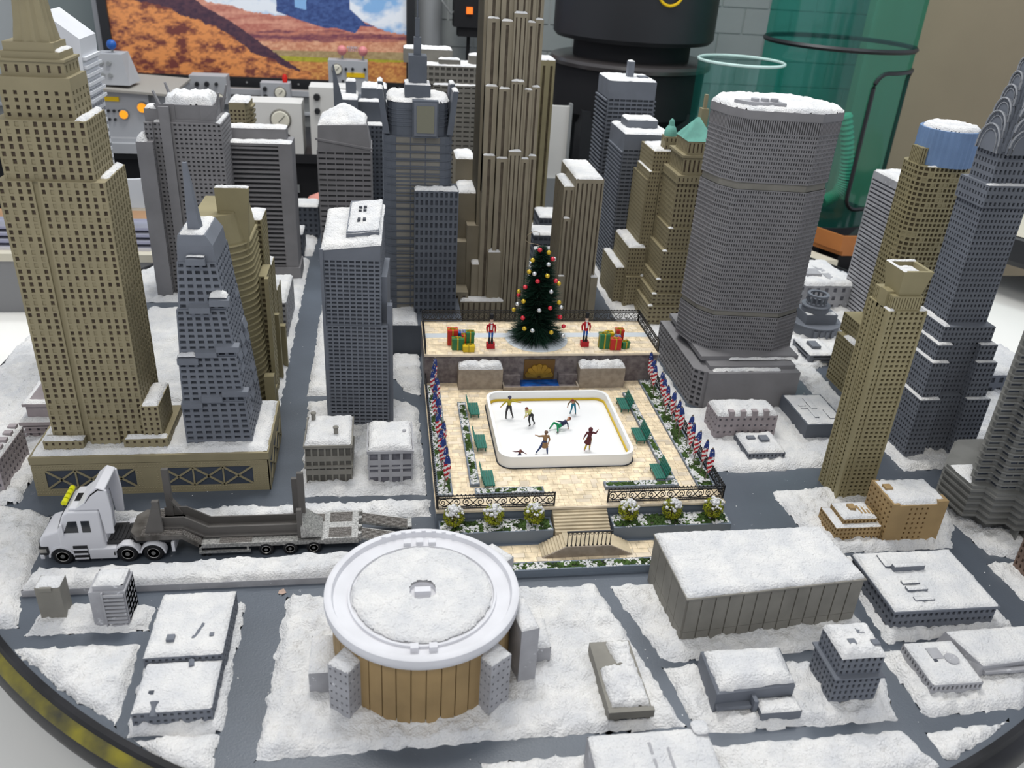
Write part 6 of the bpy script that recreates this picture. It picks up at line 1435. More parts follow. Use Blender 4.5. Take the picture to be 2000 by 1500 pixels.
for side, xx in (('left', 8.4), ('right', 50.0)):
    for i in range(14):
        k = (i * 2 + (side == 'left')) % 3; p = protos[k]
        if used[k]: o = copy_tree(p)
        else: o = p; used[k] = True
        y = 107.4 + i * (2.62 if side == 'right' else 2.5); o.location = Vector((xx + .25 * math.sin(i * 2.1), y, ZD + .1)) * S
        o.rotation_euler = (math.radians(2 * math.sin(i)), math.radians(3 * math.cos(i * 1.7)), i * 1.3)
        o['label'] = 'furled striped flag on the %s side of the plaza, %s from the street' % (side, ORD[i]); o['group'] = 'flags along the %s side of the plaza' % side

# tree
tx, ty = 28.9, 149.4
t = thing('christmas_tree', 'dark green bristle Christmas tree with coloured glass beads on the terrace', 'Christmas tree', (tx, ty, ZT_))
BARKM = mat('tree_wire', (.05, .045, .035), .7); NEED = mat('tree_green', (.006, .030, .016), .7, var=.4, scale=120)
m = MB(); m.tube([(tx, ty, ZT_), (tx, ty, 29.2)], [.3, .1], 8); m.build('trunk', BARKM, t, smooth=True)
m = MB(); r_ = random.Random(9); HT = 18.4
def rad(h): return 5.4 * (1 - h) ** .56 + .45
for k in range(3300):
    h = r_.random() ** 1.2; a = r_.random() * 6.2832; z = ZT_ + .9 + h * (HT - .6); R_ = rad(h) * (r_.uniform(.62, 1.12) if h > .1 else r_.uniform(.7, 1.22))
    dz = R_ * r_.uniform(.0, .35) - (.33 * R_ if h < .14 else 0)
    p0 = Vector((tx, ty, z)); p2 = Vector((tx + R_ * math.cos(a), ty + R_ * math.sin(a), max(ZT_ + .15, z + dz))); d = (p2 - p0); u = Vector((-math.sin(a), math.cos(a), 0)) * (.12 + .035 * R_ / 5)
    v_ = Vector((0, 0, .10)); b_ = p0 + d * .25
    m.add([tuple(b_ - u), tuple(b_ + u), tuple(b_ + v_), tuple(p2)], [(0, 1, 3), (1, 2, 3), (2, 0, 3)])
    if k % 2 == 0:
        q0 = p0 + d * .6; w_ = Vector((math.cos(a + .6), math.sin(a + .6), .25)).normalized() * R_ * .28
        m.add([tuple(q0 - v_ * .5), tuple(q0 + v_ * .5), tuple(q0 + w_)], [(0, 1, 2)]); w_ = Vector((math.cos(a - .6), math.sin(a - .6), .25)).normalized() * R_ * .28; m.add([tuple(q0 - u), tuple(q0 + u), tuple(q0 + w_)], [(0, 1, 2)])
m.build('branches', NEED, t, kind='stuff')
BR = mat('bead_red', (.60, .01, .03), .12, spec=.8); BY = mat('bead_gold', (.62, .42, .02), .15, spec=.8, metal=.4); BS = mat('bead_silver', (.66, .68, .70), .12, metal=.7)
BEADS = [(-0.79, 17.82, 'r'), (0.87, 17.31, 'y'), (1.74, 16.07, 'r'), (2.33, 16.23, 's'), (-2.01, 15.83, 'y'), (0.82, 14.88, 's'), (-2.57, 13.53, 'y'), (-1.71, 13.03, 's'), (0.66, 12.58, 'y'), (-1.17, 11.5, 'r'), (2.47, 11.68, 'r'), (3.28, 11.21, 'y'), (-3.18, 10.44, 'r'), (-4.64, 9.7, 'y'), (1.49, 9.41, 's'), (-3.43, 7.53, 'y'), (-4.3, 7.06, 's'), (3.35, 7.3, 'y'), (3.92, 6.34, 's'), (-5.03, 5.95, 'y'), (1.43, 6.08, 'r'), (-0.68, 5.6, 's'), (-3.49, 4.12, 'r'), (3.74, 4.28, 'r'), (4.82, 2.38, 'r'), (-1.77, 1.45, 's'), (1.87, 1.06, 'y'), (4.63, 0.32, 's'), (-3.18, 1.9, 'y')]
bead = {}
for nm, mt in (('r', BR), ('y', BY), ('s', BS)):
    m = MB(); m.ball((0, 0, 0), .44, 14); bead[nm] = m.mesh('bead', mt, smooth=True)
def bd(dx, z0, kind):   # bead on the front half of the crown: sideways offset and height
    h = min(.99, max(0.0, (z0 - ZT_ - .9) / HT)); R_ = rad(h) * .95; s_ = max(-1, min(1, dx / R_)); y_ = -R_ * math.sqrt(1 - s_ * s_)
    o = bpy.data.objects.new('bead', bead[kind]); col.objects.link(o); o.parent = t; o['label'] = {'r': 'red glass bead', 'y': 'gold bead', 's': 'silver bead'}[kind]
    o.location = Vector((s_ * R_, y_, z0 - .47 * y_ - ZT_)) * S
for dx, dz, c_ in BEADS: bd(dx, ZT_ + dz, c_)
for i, (a, h, c_) in enumerate(((.5, .15, 'r'), (1.2, .3, 'y'), (2.1, .2, 's'), (2.6, .4, 'r'), (1.6, .55, 'y'), (.9, .7, 'r'), (2.2, .75, 's'))):
    R_ = rad(h) * .93; o = bpy.data.objects.new('bead', bead[c_]); col.objects.link(o); o.parent = t; o['label'] = {'r': 'red glass bead', 'y': 'gold bead', 's': 'silver bead'}[c_]; o.location = Vector((R_ * math.cos(a), R_ * math.sin(a), .7 + h * HT)) * S
m = MB(); m.tube([(tx, ty, 28.9), (tx - 1.2, ty, 29.4), (tx - 2.6, ty, 29.6), (tx - 3.4, ty, 30.2), (tx - 3.0, ty, 31.2), (tx - 1.8, ty, 31.9), (tx - .9, ty, 31.7), (tx - .7, ty, 31.0)], .05, 5); m.build('wire_hook', mat('wire_brass', (.30, .24, .16), .4, metal=.7), t)

# nutcrackers
def nut(x, y, lb):
    t = thing('nutcracker', lb, 'nutcracker', (x, y, ZT_)); z = ZT_ + .05
    NR = mat('nut_red', (.40, .012, .02), .45); NB = mat('nut_blue', (.015, .10, .38), .45); SK = mat('nut_skin', (.62, .42, .32), .5)
    m = MB(); m.box(x - .85, x + .85, y - .6, y + .6, z, z + 1.1); m.build('plinth', NR, t)
    for s_ in (-.28, .28):
        m = MB(); m.lathe(x + s_, y, [(.24, z + 1.1), (.26, z + 1.4), (.2, z + 2.3), (.2, z + 2.4)], 10); m.box(x + s_ - .2, x + s_ + .2, y - .5, y + .1, z + 1.1, z + 1.35); m.build('boot', BLACK, t, smooth=True)
        m = MB(); m.lathe(x + s_, y, [(.2, z + 2.4), (.25, z + 3.6)], 10); m.build('trouser_leg', NB, t, smooth=True)
        m = MB(); m.tube([(x + s_ * 2.4, y, z + 5.1), (x + s_ * 3.1, y, z + 4.4), (x + s_ * 2.9, y - .15, z + 3.7)], [.22, .2, .16], 8); m.build('arm', NR, t, smooth=True)
        m = MB(); m.ball((x + s_ * 2.9, y - .18, z + 3.5), .17, 8); m.build('hand', SK, t, smooth=True)
    m = MB(); m.lathe(x, y, [(.5, z + 3.5), (.44, z + 4.1), (.62, z + 5.2), (.45, z + 5.4)], 14, sy=.7); m.build('tunic', NR, t, smooth=True)
    m = MB(); m.box(x - .18, x + .18, y - .5, y - .38, z + 4.2, z + 5.3); m.build('shirt_front', FW, t)
    m = MB(); m.lathe(x, y, [(.2, z + 5.4), (.34, z + 5.6), (.36, z + 6.1), (.3, z + 6.4)], 12); h_ = m.build('head', SK, t, smooth=True)
    m = MB(); m.lathe(x, y - .1, [(.1, z + 5.3), (.3, z + 5.55), (.33, z + 5.75)], 10); m.build('beard', FW, t, smooth=True)
    m = MB(); m.ball((x, y - .37, z + 6.0), .07, 6); m.build('nose', SK, h_, org=t['org'])
    m = MB()
    for s_ in (-.13, .13): m.ball((x + s_, y - .33, z + 6.15), .05, 6)
    m.build('eyes', BLACK, h_, org=t['org'])
    m = MB(); m.lathe(x, y, [(.38, z + 6.4), (.36, z + 6.5), (.42, z + 7.3), (.36, z + 7.5)], 14); m.build('hat', BLACKM, t, smooth=True); return t
for nt_ in (nut(19.4, 145.0, 'red and blue nutcracker figure left of the tree'), nut(37.8, 145.6, 'red and blue nutcracker figure right of the tree')): nt_.scale = (.92, .92, .92)

# presents
PC = {'red': (.50, .02, .015), 'green': (.02, .15, .05), 'blue': (.02, .12, .42), 'yellow': (.65, .45, .015)}
def gift(x, y, w_, d_, h_, c, rc, lb, rz=0, z=ZT_ + .06):
    t = thing('gift_box', lb, 'gift', (0, 0, 0), 'presents on the terrace'); bxm = mat('gift_' + c, PC[c], .35, spec=.5); rm = mat('ribbon_' + rc, {'gold': (.45, .33, .03), 'red': (.5, .03, .02), 'silver': (.5, .5, .55)}[rc], .3, metal=.3)
    m = MB(); m.box(-w_ / 2, w_ / 2, -d_ / 2, d_ / 2, 0, h_ - .45); m.build('box', bxm, t); m = MB(); m.box(-w_ / 2 - .06, w_ / 2 + .06, -d_ / 2 - .06, d_ / 2 + .06, h_ - .45, h_); m.build('lid', bxm, t)
    m = MB(); m.box(-.13, .13, -d_ / 2 - .09, d_ / 2 + .09, 0, h_ + .03); m.box(-w_ / 2 - .09, w_ / 2 + .09, -.13, .13, 0, h_ + .035); m.build('ribbon', rm, t)
    m = MB()
    for s_ in (-1, 1): m.tube([(0, 0, h_), (s_ * .3, -.08, h_ + .3), (s_ * .5, 0, h_ + .12), (s_ * .25, .08, h_ + .04), (0, 0, h_)], .08, 5)
    m.ball((0, 0, h_ + .1), .13, 6); m.build('bow', rm, t, smooth=True)
    t.location = Vector((x, y, z)) * S; t.rotation_euler = (0, 0, rz); t['org'] = (x, y, z)
gift(12.3, 146.8, 1.9, 1.7, 3.0, 'red', 'gold', 'tall red present at the far left'); gift(14.1, 147.6, 1.6, 1.5, 2.2, 'blue', 'silver', 'blue present behind the left pile'); gift(15.5, 145.6, 1.5, 1.5, 3.1, 'green', 'gold', 'tall green present right of the left pile')
gift(14.4, 145.6, .9, 1.2, 2.5, 'red', 'gold', 'narrow red present in the middle of the left pile'); gift(13.1, 144.6, 2.1, 1.4, 2.2, 'green', 'gold', 'wide green present in front of the left pile'); gift(15.1, 143.6, 2.1, 1.2, 1.2, 'yellow', 'gold', 'flat yellow present in front of the left pile')
gift(41.4, 144.9, 1.9, 1.6, 2.9, 'green', 'gold', 'tall green present left of the right pile'); gift(42.9, 146.9, 1.5, 1.4, 2.3, 'yellow', 'gold', 'yellow present behind the right pile'); gift(44.9, 146.9, 1.5, 1.4, 2.9, 'red', 'gold', 'tall red present behind the right pile')
gift(44.3, 145.7, 1.0, 1.0, 2.1, 'blue', 'silver', 'small blue present in the right pile'); gift(43.5, 144.1, 2.1, 1.3, 2.2, 'red', 'gold', 'wide red present in front of the right pile'); gift(45.6, 144.7, 1.5, 1.2, 1.3, 'green', 'gold', 'small green present at the far right', .3)
# ================================================================ lorry and low trailer
TW = mat('truck_white', (.62, .62, .65), .35, spec=.5, var=.03, scale=30, dust=(.80, 120)); TB = mat('truck_black', (.02, .02, .022), .5); GL = mat('truck_glass', (.012, .014, .018), .12, spec=.7)
GUN = mat('gunmetal', (.075, .068, .062), .45, metal=.55, c2=(.17, .16, .15), scale=110); SILV = mat('worn_silver', (.26, .26, .25), .36, metal=.6, c2=(.55, .54, .52), scale=700); CHR = mat('chrome_hub', (.5, .48, .45), .3, metal=.85)
STD = mat('stand_grey', (.105, .098, .092), .55, var=.1, scale=40)
def bev(o, w_=.12, seg=2):
    b = o.modifiers.new('edge', 'BEVEL'); b.width = w_ * S; b.segments = seg; b.limit_method = 'ANGLE'; return o
def wheel(t, x, y, z, r, wd=.9):
    def lat(prof, n=28):
        m = MB(); k = len(prof); vs_ = []
        for rr_, yy in prof:
            for i in range(n): a = 2 * PI * i / n; vs_.append((x + rr_ * math.cos(a), y + yy, z + rr_ * math.sin(a)))
        m.add(vs_, [(j * n + i, (j + 1) * n + i, (j + 1) * n + (i + 1) % n, j * n + (i + 1) % n) for j in range(k - 1) for i in range(n)] + [tuple(range(n)), tuple(range(k * n - 1, (k - 1) * n - 1, -1))]); return m
    sd = 1 if wd > 0 else -1
    o = lat([(r * .6, 0), (r * .9, -.02 * sd), (r, .12 * sd), (r, wd - .12 * sd), (r * .9, wd), (r * .6, wd)]).build('wheel', BLACKM, t, smooth=True)
    lat([(.01, -.03 * sd), (r * .22, -.03 * sd), (r * .24, .04 * sd), (r * .5, .06 * sd), (r * .58, -.03 * sd), (r * .62, 0)]).build('hub', CHR, o, org=t['org'], smooth=True)
t = thing('truck', 'white toy tractor truck with yellow roof lamps, pulling the low trailer', 'truck', (-38.5, 101.5, 0))
m = MB(); m.side_prism([(-47.0, 1.5), (-42.8, 1.5), (-42.8, 5.9), (-44.4, 5.4), (-46.4, 4.7), (-47.0, 3.8)], 98.9, 104.2); bev(m.build('bonnet', TW, t), .35, 3)
m = MB(); m.side_prism([(-44.3, 1.5), (-38.5, 1.5), (-38.5, 8.7), (-42.4, 8.7), (-43.2, 8.2), (-44.3, 5.3)], 98.6, 104.5); bev(m.build('cab', TW, t), .3, 3)
m = MB(); m.box(-42.4, -38.5, 98.9, 104.2, 8.6, 9.1); bev(m.build('roof', TW, t), .25, 3)
m = MB(); m.side_prism([(-41.6, 8.8), (-38.5, 8.8), (-38.2, 4.8), (-37.1, 4.8), (-36.9, 8.5), (-37.1, 11.8), (-38.1, 12.3), (-39.3, 11.3), (-40.2, 9.9)], 98.8, 99.2); m.side_prism([(-41.6, 8.8), (-38.5, 8.8), (-38.2, 4.8), (-37.1, 4.8), (-36.9, 8.5), (-37.1, 11.8), (-38.1, 12.3), (-39.3, 11.3), (-40.2, 9.9)], 103.9, 104.3)
m.side_prism([(-41.6, 8.9), (-41.3, 8.9), (-39.9, 9.9), (-39.1, 11.0), (-38.1, 11.8), (-37.3, 11.7), (-37.3, 12.0), (-38.3, 12.4), (-39.4, 11.4), (-40.2, 10.0)], 98.8, 104.3); bev(m.build('wind_deflector', TW, t), .1, 2)
for x0, x1, xt in ((-43.4, -41.5, -42.6), (-41.0, -39.9, -41.0)):
    for y in (98.57, 104.53):
        m = MB(); p = [(x0, y, 5.3), (x1, y, 5.3), (x1, y, 7.2), (xt, y, 7.2)]; m.add(p if y < 100 else p[::-1], [(0, 1, 2, 3)]); m.build('side_window', GL, t)
m = MB(); m.add([(-44.25, 104.1, 5.55), (-44.25, 99.0, 5.55), (-43.3, 99.0, 8.0), (-43.3, 104.1, 8.0)], [(0, 1, 2, 3)]); o = m.build('windscreen', GL, t); o.location += Vector((-.06, 0, .02)) * S
m = MB(); m.box(-42.0, -40.8, 100.6, 102.4, 9.1, 9.16); m.build('roof_hatch', GL, t)
YL = mat('lamp_yellow', (.62, .62, .01), .3)
for k in range(4):
    m = MB(); m.tube([(-43.1, 99.9 + k * 1.0, 9.25), (-43.1, 100.65 + k * 1.0, 9.25)], .38, 12); m.build('roof_lamp', YL, t, smooth=True)
m = MB(); m.tube([(-43.1, 99.7, 8.9), (-43.1, 103.9, 8.9)], .12, 6); m.build('lamp_bar', TB, t)
m = MB(); m.box(-47.15, -46.9, 99.3, 103.8, 1.7, 3.6); m.build('grille', TB, t)
for y in (98.85, 103.2): m = MB(); m.box(-47.1, -45.9, y, y + 1.0, 1.5, 2.9); m.build('headlamp_block', TB, t); m = MB(); m.box(-47.12, -46.2, y - .03, y + .8, 1.9, 2.5); m.build('headlamp', CHR, t)
m = MB(); m.box(-47.2, -46.6, 98.8, 104.3, .8, 1.6); bev(m.build('bumper', TW, t), .15)
for y in (98.3, 104.8): m = MB(); m.box(-43.6, -43.3, y - .12, y + .12, 5.2, 6.9); m.build('mirror', TW, t)
def arc_guard(x, y0, y1, z, r, a0=0, a1=PI, mt=TW, nm='mudguard'):
    m = MB(); n = 12; P_ = []
    for i in range(n + 1):
        a = a0 + (a1 - a0) * i / n
        for rr_ in (r, r + .22): P_.append((x + rr_ * math.cos(a), z + rr_ * math.sin(a)))
    vs_ = [(px_, y0, pz) for px_, pz in P_] + [(px_, y1, pz) for px_, pz in P_]; k = len(P_)
    for i in range(n): a = 2 * i; m.add([vs_[a], vs_[a + 1], vs_[a + 3], vs_[a + 2], vs_[k + a], vs_[k + a + 1], vs_[k + a + 3], vs_[k + a + 2]], [(0, 1, 2, 3), (1, 5, 6, 2), (5, 4, 7, 6), (0, 3, 7, 4)])
    m.build(nm, mt, t)
for y0, y1 in ((98.45, 99.6), (103.5, 104.65)):
    arc_guard(-44.2, y0, y1, 1.36, 1.5); arc_guard(-35.8, y0, y1, 1.36, 1.5, .1, PI); arc_guard(-32.4, y0, y1, 1.36, 1.5, 0, PI - .1)
    m = MB(); m.box(-42.6, -40.8, y0, y1, .7, 3.1); m.build('step_block', TB, t)
    for q in range(3): m = MB(); m.box(-42.6, -40.8, y0 - .06, y0 + .2, .9 + q * .75, 1.15 + q * .75); m.build('step', TW, t)
    m = MB(); m.box(-40.7, -37.2, y0, y1, .8, 2.5); bev(m.build('side_tank', TW, t), .12)
m = MB(); m.box(-38.5, -29.6, 100.2, 102.9, 1.3, 2.6); m.box(-38.4, -29.8, 99.3, 103.8, 2.6, 2.9); m.build('chassis', TB, t)
m = MB()
for q in range(7): m.box(-38.2 + q * .55, -37.9 + q * .55, 99.9, 103.1, 2.9, 3.05)
m.lathe(-34.2, 101.5, [(1.4, 2.9), (1.4, 3.3)], 20); m.build('fifth_wheel', TB, t)
m = MB(); m.box(-29.9, -29.5, 98.6, 104.4, 1.5, 3.0); m.build('rear_bar', TW, t)
for y, wd in ((98.55, 1.0), (104.5, -1.0)):
    wheel(t, -44.2, y, 1.36, 1.34, wd); wheel(t, -35.8, y, 1.36, 1.34, wd); wheel(t, -32.4, y, 1.36, 1.34, wd)
m = MB()
for q in range(5): m.box(-38.55, -38.4, 99.4 + q, 99.7 + q, 3, 8.2)
m.build('back_ribs', TW, t)

t = thing('low_trailer', 'worn gunmetal low-loader trailer with lowered rear ramps', 'trailer', (-17, 101.9, 0))
m = MB(); m.prism([(-35.4, 100.0), (-34.4, 98.8), (-28.4, 98.8), (-28.4, 105), (-34.4, 105), (-35.4, 103.8)], 3.35, 4.1); m.build('gooseneck', GUN, t)
m = MB(); m.side_prism([(-28.4, 3.35), (-26.2, 1.7), (-25.9, 2.3), (-28.4, 4.1)], 98.8, 105); m.build('neck_slope', GUN, t)
m = MB(); m.box(-26.3, -9.2, 98.8, 105.2, 1.7, 2.35); m.build('low_deck', SILV, t)
m = MB(); m.box(-9.2, -4.4, 98.8, 105.2, 1.6, 2.6); m.build('rear_deck', SILV, t)
m = MB(); m.box(-26.3, -4.4, 100.4, 103.6, 1.0, 1.7); m.build('spine', TB, t)
m = MB(); m.box(-26.4, -19.4, 98.6, 98.9, .9, 1.25); m.box(-26.3, -26.0, 98.7, 98.9, 1.2, 1.8); m.box(-19.9, -19.6, 98.7, 98.9, 1.2, 1.8); m.build('side_guard', SILV, t)
def ribs(nm, x0, x1, y0, y1, z, n, mt=None, z1=None, wd=.42):
    m = MB(); mt = mt or MATS['rib_highlight']
    for q in range(n):
        a = y0 + (y1 - y0) * q / n; b = a + (y1 - y0) / n * wd
        if z1 is None: m.box(x0, x1, a, b, z, z + .12)
        else: m.add([(x0, a, z), (x1, a, z1), (x1, b, z1), (x0, b, z), (x0, a, z + .13), (x1, a, z1 + .13), (x1, b, z1 + .13), (x0, b, z + .13)], [(0, 1, 5, 4), (1, 2, 6, 5), (2, 3, 7, 6), (3, 0, 4, 7), (4, 5, 6, 7)])
    m.build(nm, mt, t, kind='stuff')
RIB = mat('rib_highlight', (.15, .135, .125), .4, metal=.5, c2=(.34, .32, .30), scale=900)
ribs('deck_ribs', -33.8, -28.5, 99.0, 101.0, 4.1, 8); ribs('deck_ribs', -33.8, -28.5, 102.8, 104.8, 4.1, 8); ribs('deck_ribs', -28.4, -26.1, 99.0, 101, 4.12, 8, z1=2.4); ribs('deck_ribs', -28.4, -26.1, 102.8, 104.8, 4.12, 8, z1=2.4)
ribs('deck_ribs', -23.6, -19.2, 99.0, 100.8, 2.35, 8); ribs('deck_ribs', -25.8, -9.4, 103.2, 105, 2.35, 7); ribs('deck_ribs', -8.6, -5.4, 99.1, 101.3, 2.6, 10); ribs('deck_ribs', -8.6, -5.4, 102.7, 104.9, 2.6, 10)
m = MB()
for q in range(46):
    x = -19.0 + q * .21
    for r in range(6): m.beam((x, 99.0 + r * .3, 2.38), (x + .14, 99.2 + r * .3, 2.38), .05, .05)
m.build('tread_plate', SILV, t, kind='stuff')
for y0 in (99.0, 102.6):
    m = MB(); m.add([(-4.3, y0, 2.1), (3.2, y0, .55), (3.2, y0 + 2.4, .55), (-4.3, y0 + 2.4, 2.1), (-4.3, y0, 2.45), (3.2, y0, .9), (3.2, y0 + 2.4, .9), (-4.3, y0 + 2.4, 2.45)], [(0, 1, 5, 4), (1, 2, 6, 5), (2, 3, 7, 6), (3, 0, 4, 7), (4, 5, 6, 7), (3, 2, 1, 0)]); rp = m.build('ramp', SILV, t)
    ribs('ramp_ribs', -4.2, 2.6, y0 + .1, y0 + 2.3, 2.43, 7, z1=1.03)
    m = MB(); m.box(2.7, 3.3, y0, y0 + 2.4, .75, 1.25); m.build('ramp_foot', SILV, t)
    for x in (y0 + .3, y0 + 1.9): m = MB(); m.lathe(-4.2, x, [(.3, 1.7), (.3, 3.1)], 8); m.build('hinge', SILV, t)
for x in (-17.3, -14.0, -10.7):
    for y, wd in ((98.75, 1.0), (105.2, -1.0)): wheel(t, x, y, 1.05, 1.04, wd)
    m = MB(); m.beam((x, 99.5, .92), (x, 104.5, .92), .25, .25); m.build('axle', TB, t)
for x in (-26.0, -25.2): m = MB(); m.lathe(x, 99.3, [(.25, 0.05), (.25, 1.8)], 8); m.build('landing_leg', TB, t)

t = thing('transport_cradle', 'dark grey cradle of channel rails and upright posts on the trailer deck', 'cradle', (-21.5, 101.9, 2.4))
for y in (100.6, 103.0):
    m = MB(); m.side_prism([(-31.4, 4.25), (-28.6, 4.25), (-25.6, 2.55), (-12.8, 2.55), (-12.8, 3.9), (-25.2, 3.9), (-28.3, 5.8), (-31.4, 5.8)], y, y + .22); m.build('rail_web', STD, t)
    m = MB(); m.side_prism([(-31.4, 4.25), (-28.6, 4.25), (-25.6, 2.5), (-12.8, 2.5), (-12.8, 2.7), (-25.5, 2.7), (-28.5, 4.45), (-31.4, 4.45)], y - .55, y + .3); m.build('rail_flange', STD, t)
m = MB(); m.side_prism([(-31.4, 4.3), (-28.6, 4.3), (-25.6, 2.6), (-12.8, 2.6), (-12.8, 2.75), (-25.6, 2.75), (-28.6, 4.45), (-31.4, 4.45)], 100.8, 103.0); m.build('rail_floor', STD, t)
for (x, y, z0, z1) in ((-30.6, 103.2, 4.2, 12.2), (-31.6, 100.2, 4.2, 9.0), (-12.4, 102.6, 2.4, 11.4), (-13.4, 104.2, 2.4, 9.4)):
    m = MB(); m.box(x - .45, x + .45, y - .3, y + .3, z0, z1); m.build('upright', STD, t)
m = MB(); m.add([(-33.4, 99.4, 4.15), (-30.9, 99.4, 4.15), (-31.2, 100.0, 8.6), (-32.0, 100.0, 8.6), (-33.4, 99.9, 4.15), (-30.9, 99.9, 4.15), (-31.2, 100.3, 8.6), (-32.0, 100.3, 8.6)], [(0, 1, 2, 3), (7, 6, 5, 4), (0, 3, 7, 4), (1, 5, 6, 2), (3, 2, 6, 7)]); m.build('gusset', STD, t)
m = MB(); m.beam((-29.0, 103.2, 4.8), (-30.6, 103.2, 7.4), .9, .3); m.build('gusset', STD, t)
m = MB(); m.add([(-12.4, 99.0, 2.7), (-9.6, 99.0, 2.7), (-9.6, 103.6, 2.7), (-12.4, 103.6, 2.7), (-12.1, 99.0, 4.6), (-12.1, 103.6, 4.6), (-12.4, 103.6, 4.6), (-12.4, 99.0, 4.6)], [(0, 1, 4, 7), (1, 2, 5, 4), (4, 5, 6, 7), (3, 0, 7, 6), (2, 3, 6, 5)]); m.build('wedge_plate', SILV, t)
m = MB(); m.box(-12.9, -12.2, 99.4, 100.0, 2.5, 7.2); m.build('upright', STD, t)

# ================================================================ skaters
SKIN = mat('figure_skin', (.50, .29, .19), .6)
def fmat(n, c): return mat('figure_' + n, c, .6, var=.12, scale=200)
def person(label, x, y, z, J, mats, hair='cap', haircol=(.05, .03, .025), face=(0, -1, 0), skirt=None, skates=(.02, .02, .02), rotz=0.0, size=1.0):
    """One continuous body grown over joints J (dict of local points); mats: jacket, trousers."""
    t = thing('person', label, 'person', (x, y, z), rot=rotz); t.scale = (size, size, size)
    V_ = {k: Vector(v) for k, v in J.items()}
    f = Vector(face).normalized(); up = (V_['head'] - V_['neck']).normalized(); sd = f.cross(up).normalized()
    m = MB(); segs = []
    def limb(a, b, ra, rb, reg):
        A, B = V_[a], V_[b]; pts = [tuple(A.lerp(B, q / 4)) for q in range(5)]; m.tube(pts, [ra + (rb - ra) * q / 4 for q in range(5)], 8); m.ball(tuple(A), ra, 8); m.ball(tuple(B), rb, 8); segs.append((A, B, reg))
    limb('pelvis', 'waist', .36, .33, 1); limb('waist', 'chest', .33, .40, 0); limb('chest', 'neck', .34, .16, 0)
    for s_ in 'LR':
        limb('chest', s_ + 'sh', .30, .20, 0); limb(s_ + 'sh', s_ + 'el', .18, .14, 0); limb(s_ + 'el', s_ + 'wr', .14, .10, 0)
        limb('pelvis', s_ + 'hip', .33, .27, 1); limb(s_ + 'hip', s_ + 'kn', .25, .18, 1); limb(s_ + 'kn', s_ + 'an', .18, .12, 1)
        w_, e_ = V_[s_ + 'wr'], V_[s_ + 'el']; d = (w_ - e_).normalized(); V_[s_ + 'ha'] = w_ + d * .20; limb(s_ + 'wr', s_ + 'ha', .085, .10, 2)
        sv = d.cross(Vector((.3, .2, 1))).normalized(); 
        for q in range(4):
            b0 = V_[s_ + 'ha'] + sv * (q - 1.5) * .055; L = (.15, .18, .17, .13)[q]; c_ = sv.cross(d) * .05
            m.tube([tuple(b0), tuple(b0 + d * L * .6), tuple(b0 + d * L + c_)], [.032, .03, .022], 5)
        b0 = w_ + d * .08 + sv * -.09; m.tube([tuple(b0), tuple(b0 - sv * .09 + d * .07)], [.036, .026], 5); segs.append((V_[s_ + 'ha'], V_[s_ + 'ha'] + d * .3, 2))
        an = V_[s_ + 'an']; kn = V_[s_ + 'kn']; sh_ = (an - kn).normalized(); fd = (f - sh_ * f.dot(sh_)).normalized(); V_[s_ + 'to'] = an + fd * .34 + sh_ * .14; V_[s_ + 'he'] = an + sh_ * .12 - fd * .08
        limb(s_ + 'he', s_ + 'to', .13, .10, 3)
    hd = V_['head']; limb('neck', 'head', .15, .14, 2); m.ball(tuple(hd), .29, 12, sz=1.18); m.ball(tuple(hd + f * .10 - up * .12), .20, 8); m.tube([tuple(hd + f * .26), tuple(hd + f * .36 - up * .05)], [.04, .045], 6); segs.append((hd - up * .3, hd + up * .3, 2))
    for s_ in (-1, 1): m.ball(tuple(hd + sd * .28 * s_), .06, 6)
    me = bpy.data.meshes.new('b'); me.from_pydata(m.v, [], m.f); o = bpy.data.objects.new('b', me); col.objects.link(o)
    r_ = o.modifiers.new('r', 'REMESH'); r_.mode = 'VOXEL'; r_.voxel_size = .042; sm = o.modifiers.new('s', 'SMOOTH'); sm.iterations = 3; sm.factor = .4
    dg = bpy.context.evaluated_depsgraph_get(); me2 = bpy.data.meshes.new_from_object(o.evaluated_get(dg)); bpy.data.objects.remove(o)
    me2.name = 'body'
    n = len(me2.vertices); co = np.zeros(n * 3); me2.vertices.foreach_get('co', co); co = co.reshape(-1, 3)
    me2.vertices.foreach_set('co', (co * S).ravel())
    fc = np.zeros(len(me2.polygons) * 3); me2.polygons.foreach_get('center', fc); fc = fc.reshape(-1, 3) / (S if abs(fc).max() < .2 else 1)
    best = np.full(len(fc), 1e9); reg = np.zeros(len(fc), int)
    for A, B, rg in segs:
        a = np.array(A); d = np.array(B) - a; q = np.clip(((fc - a) @ d) / (d @ d + 1e-9), 0, 1); ds = np.linalg.norm(fc - a - q[:, None] * d, axis=1)
        u = ds < best; best[u] = ds[u]; reg[u] = rg
    me2.materials.clear()
    for c_ in (mats[0], mats[1], SKIN, fmat('boot%d%d' % (int(skates[0] * 10), int(skates[1] * 10)), skates)): me2.materials.append(c_)
    me2.polygons.foreach_set('material_index', reg.astype(np.int32)); me2.polygons.foreach_set('use_smooth', [True] * len(fc)); me2.update()
    b = bpy.data.objects.new('body', me2); col.objects.link(b); b.parent = t
    def loc(mm, nm, mt, **k):
        o_ = bpy.data.objects.new(nm, mm.mesh(nm, mt, (0, 0, 0), **k)); col.objects.link(o_); o_.parent = t; return o_
    hm = MB()
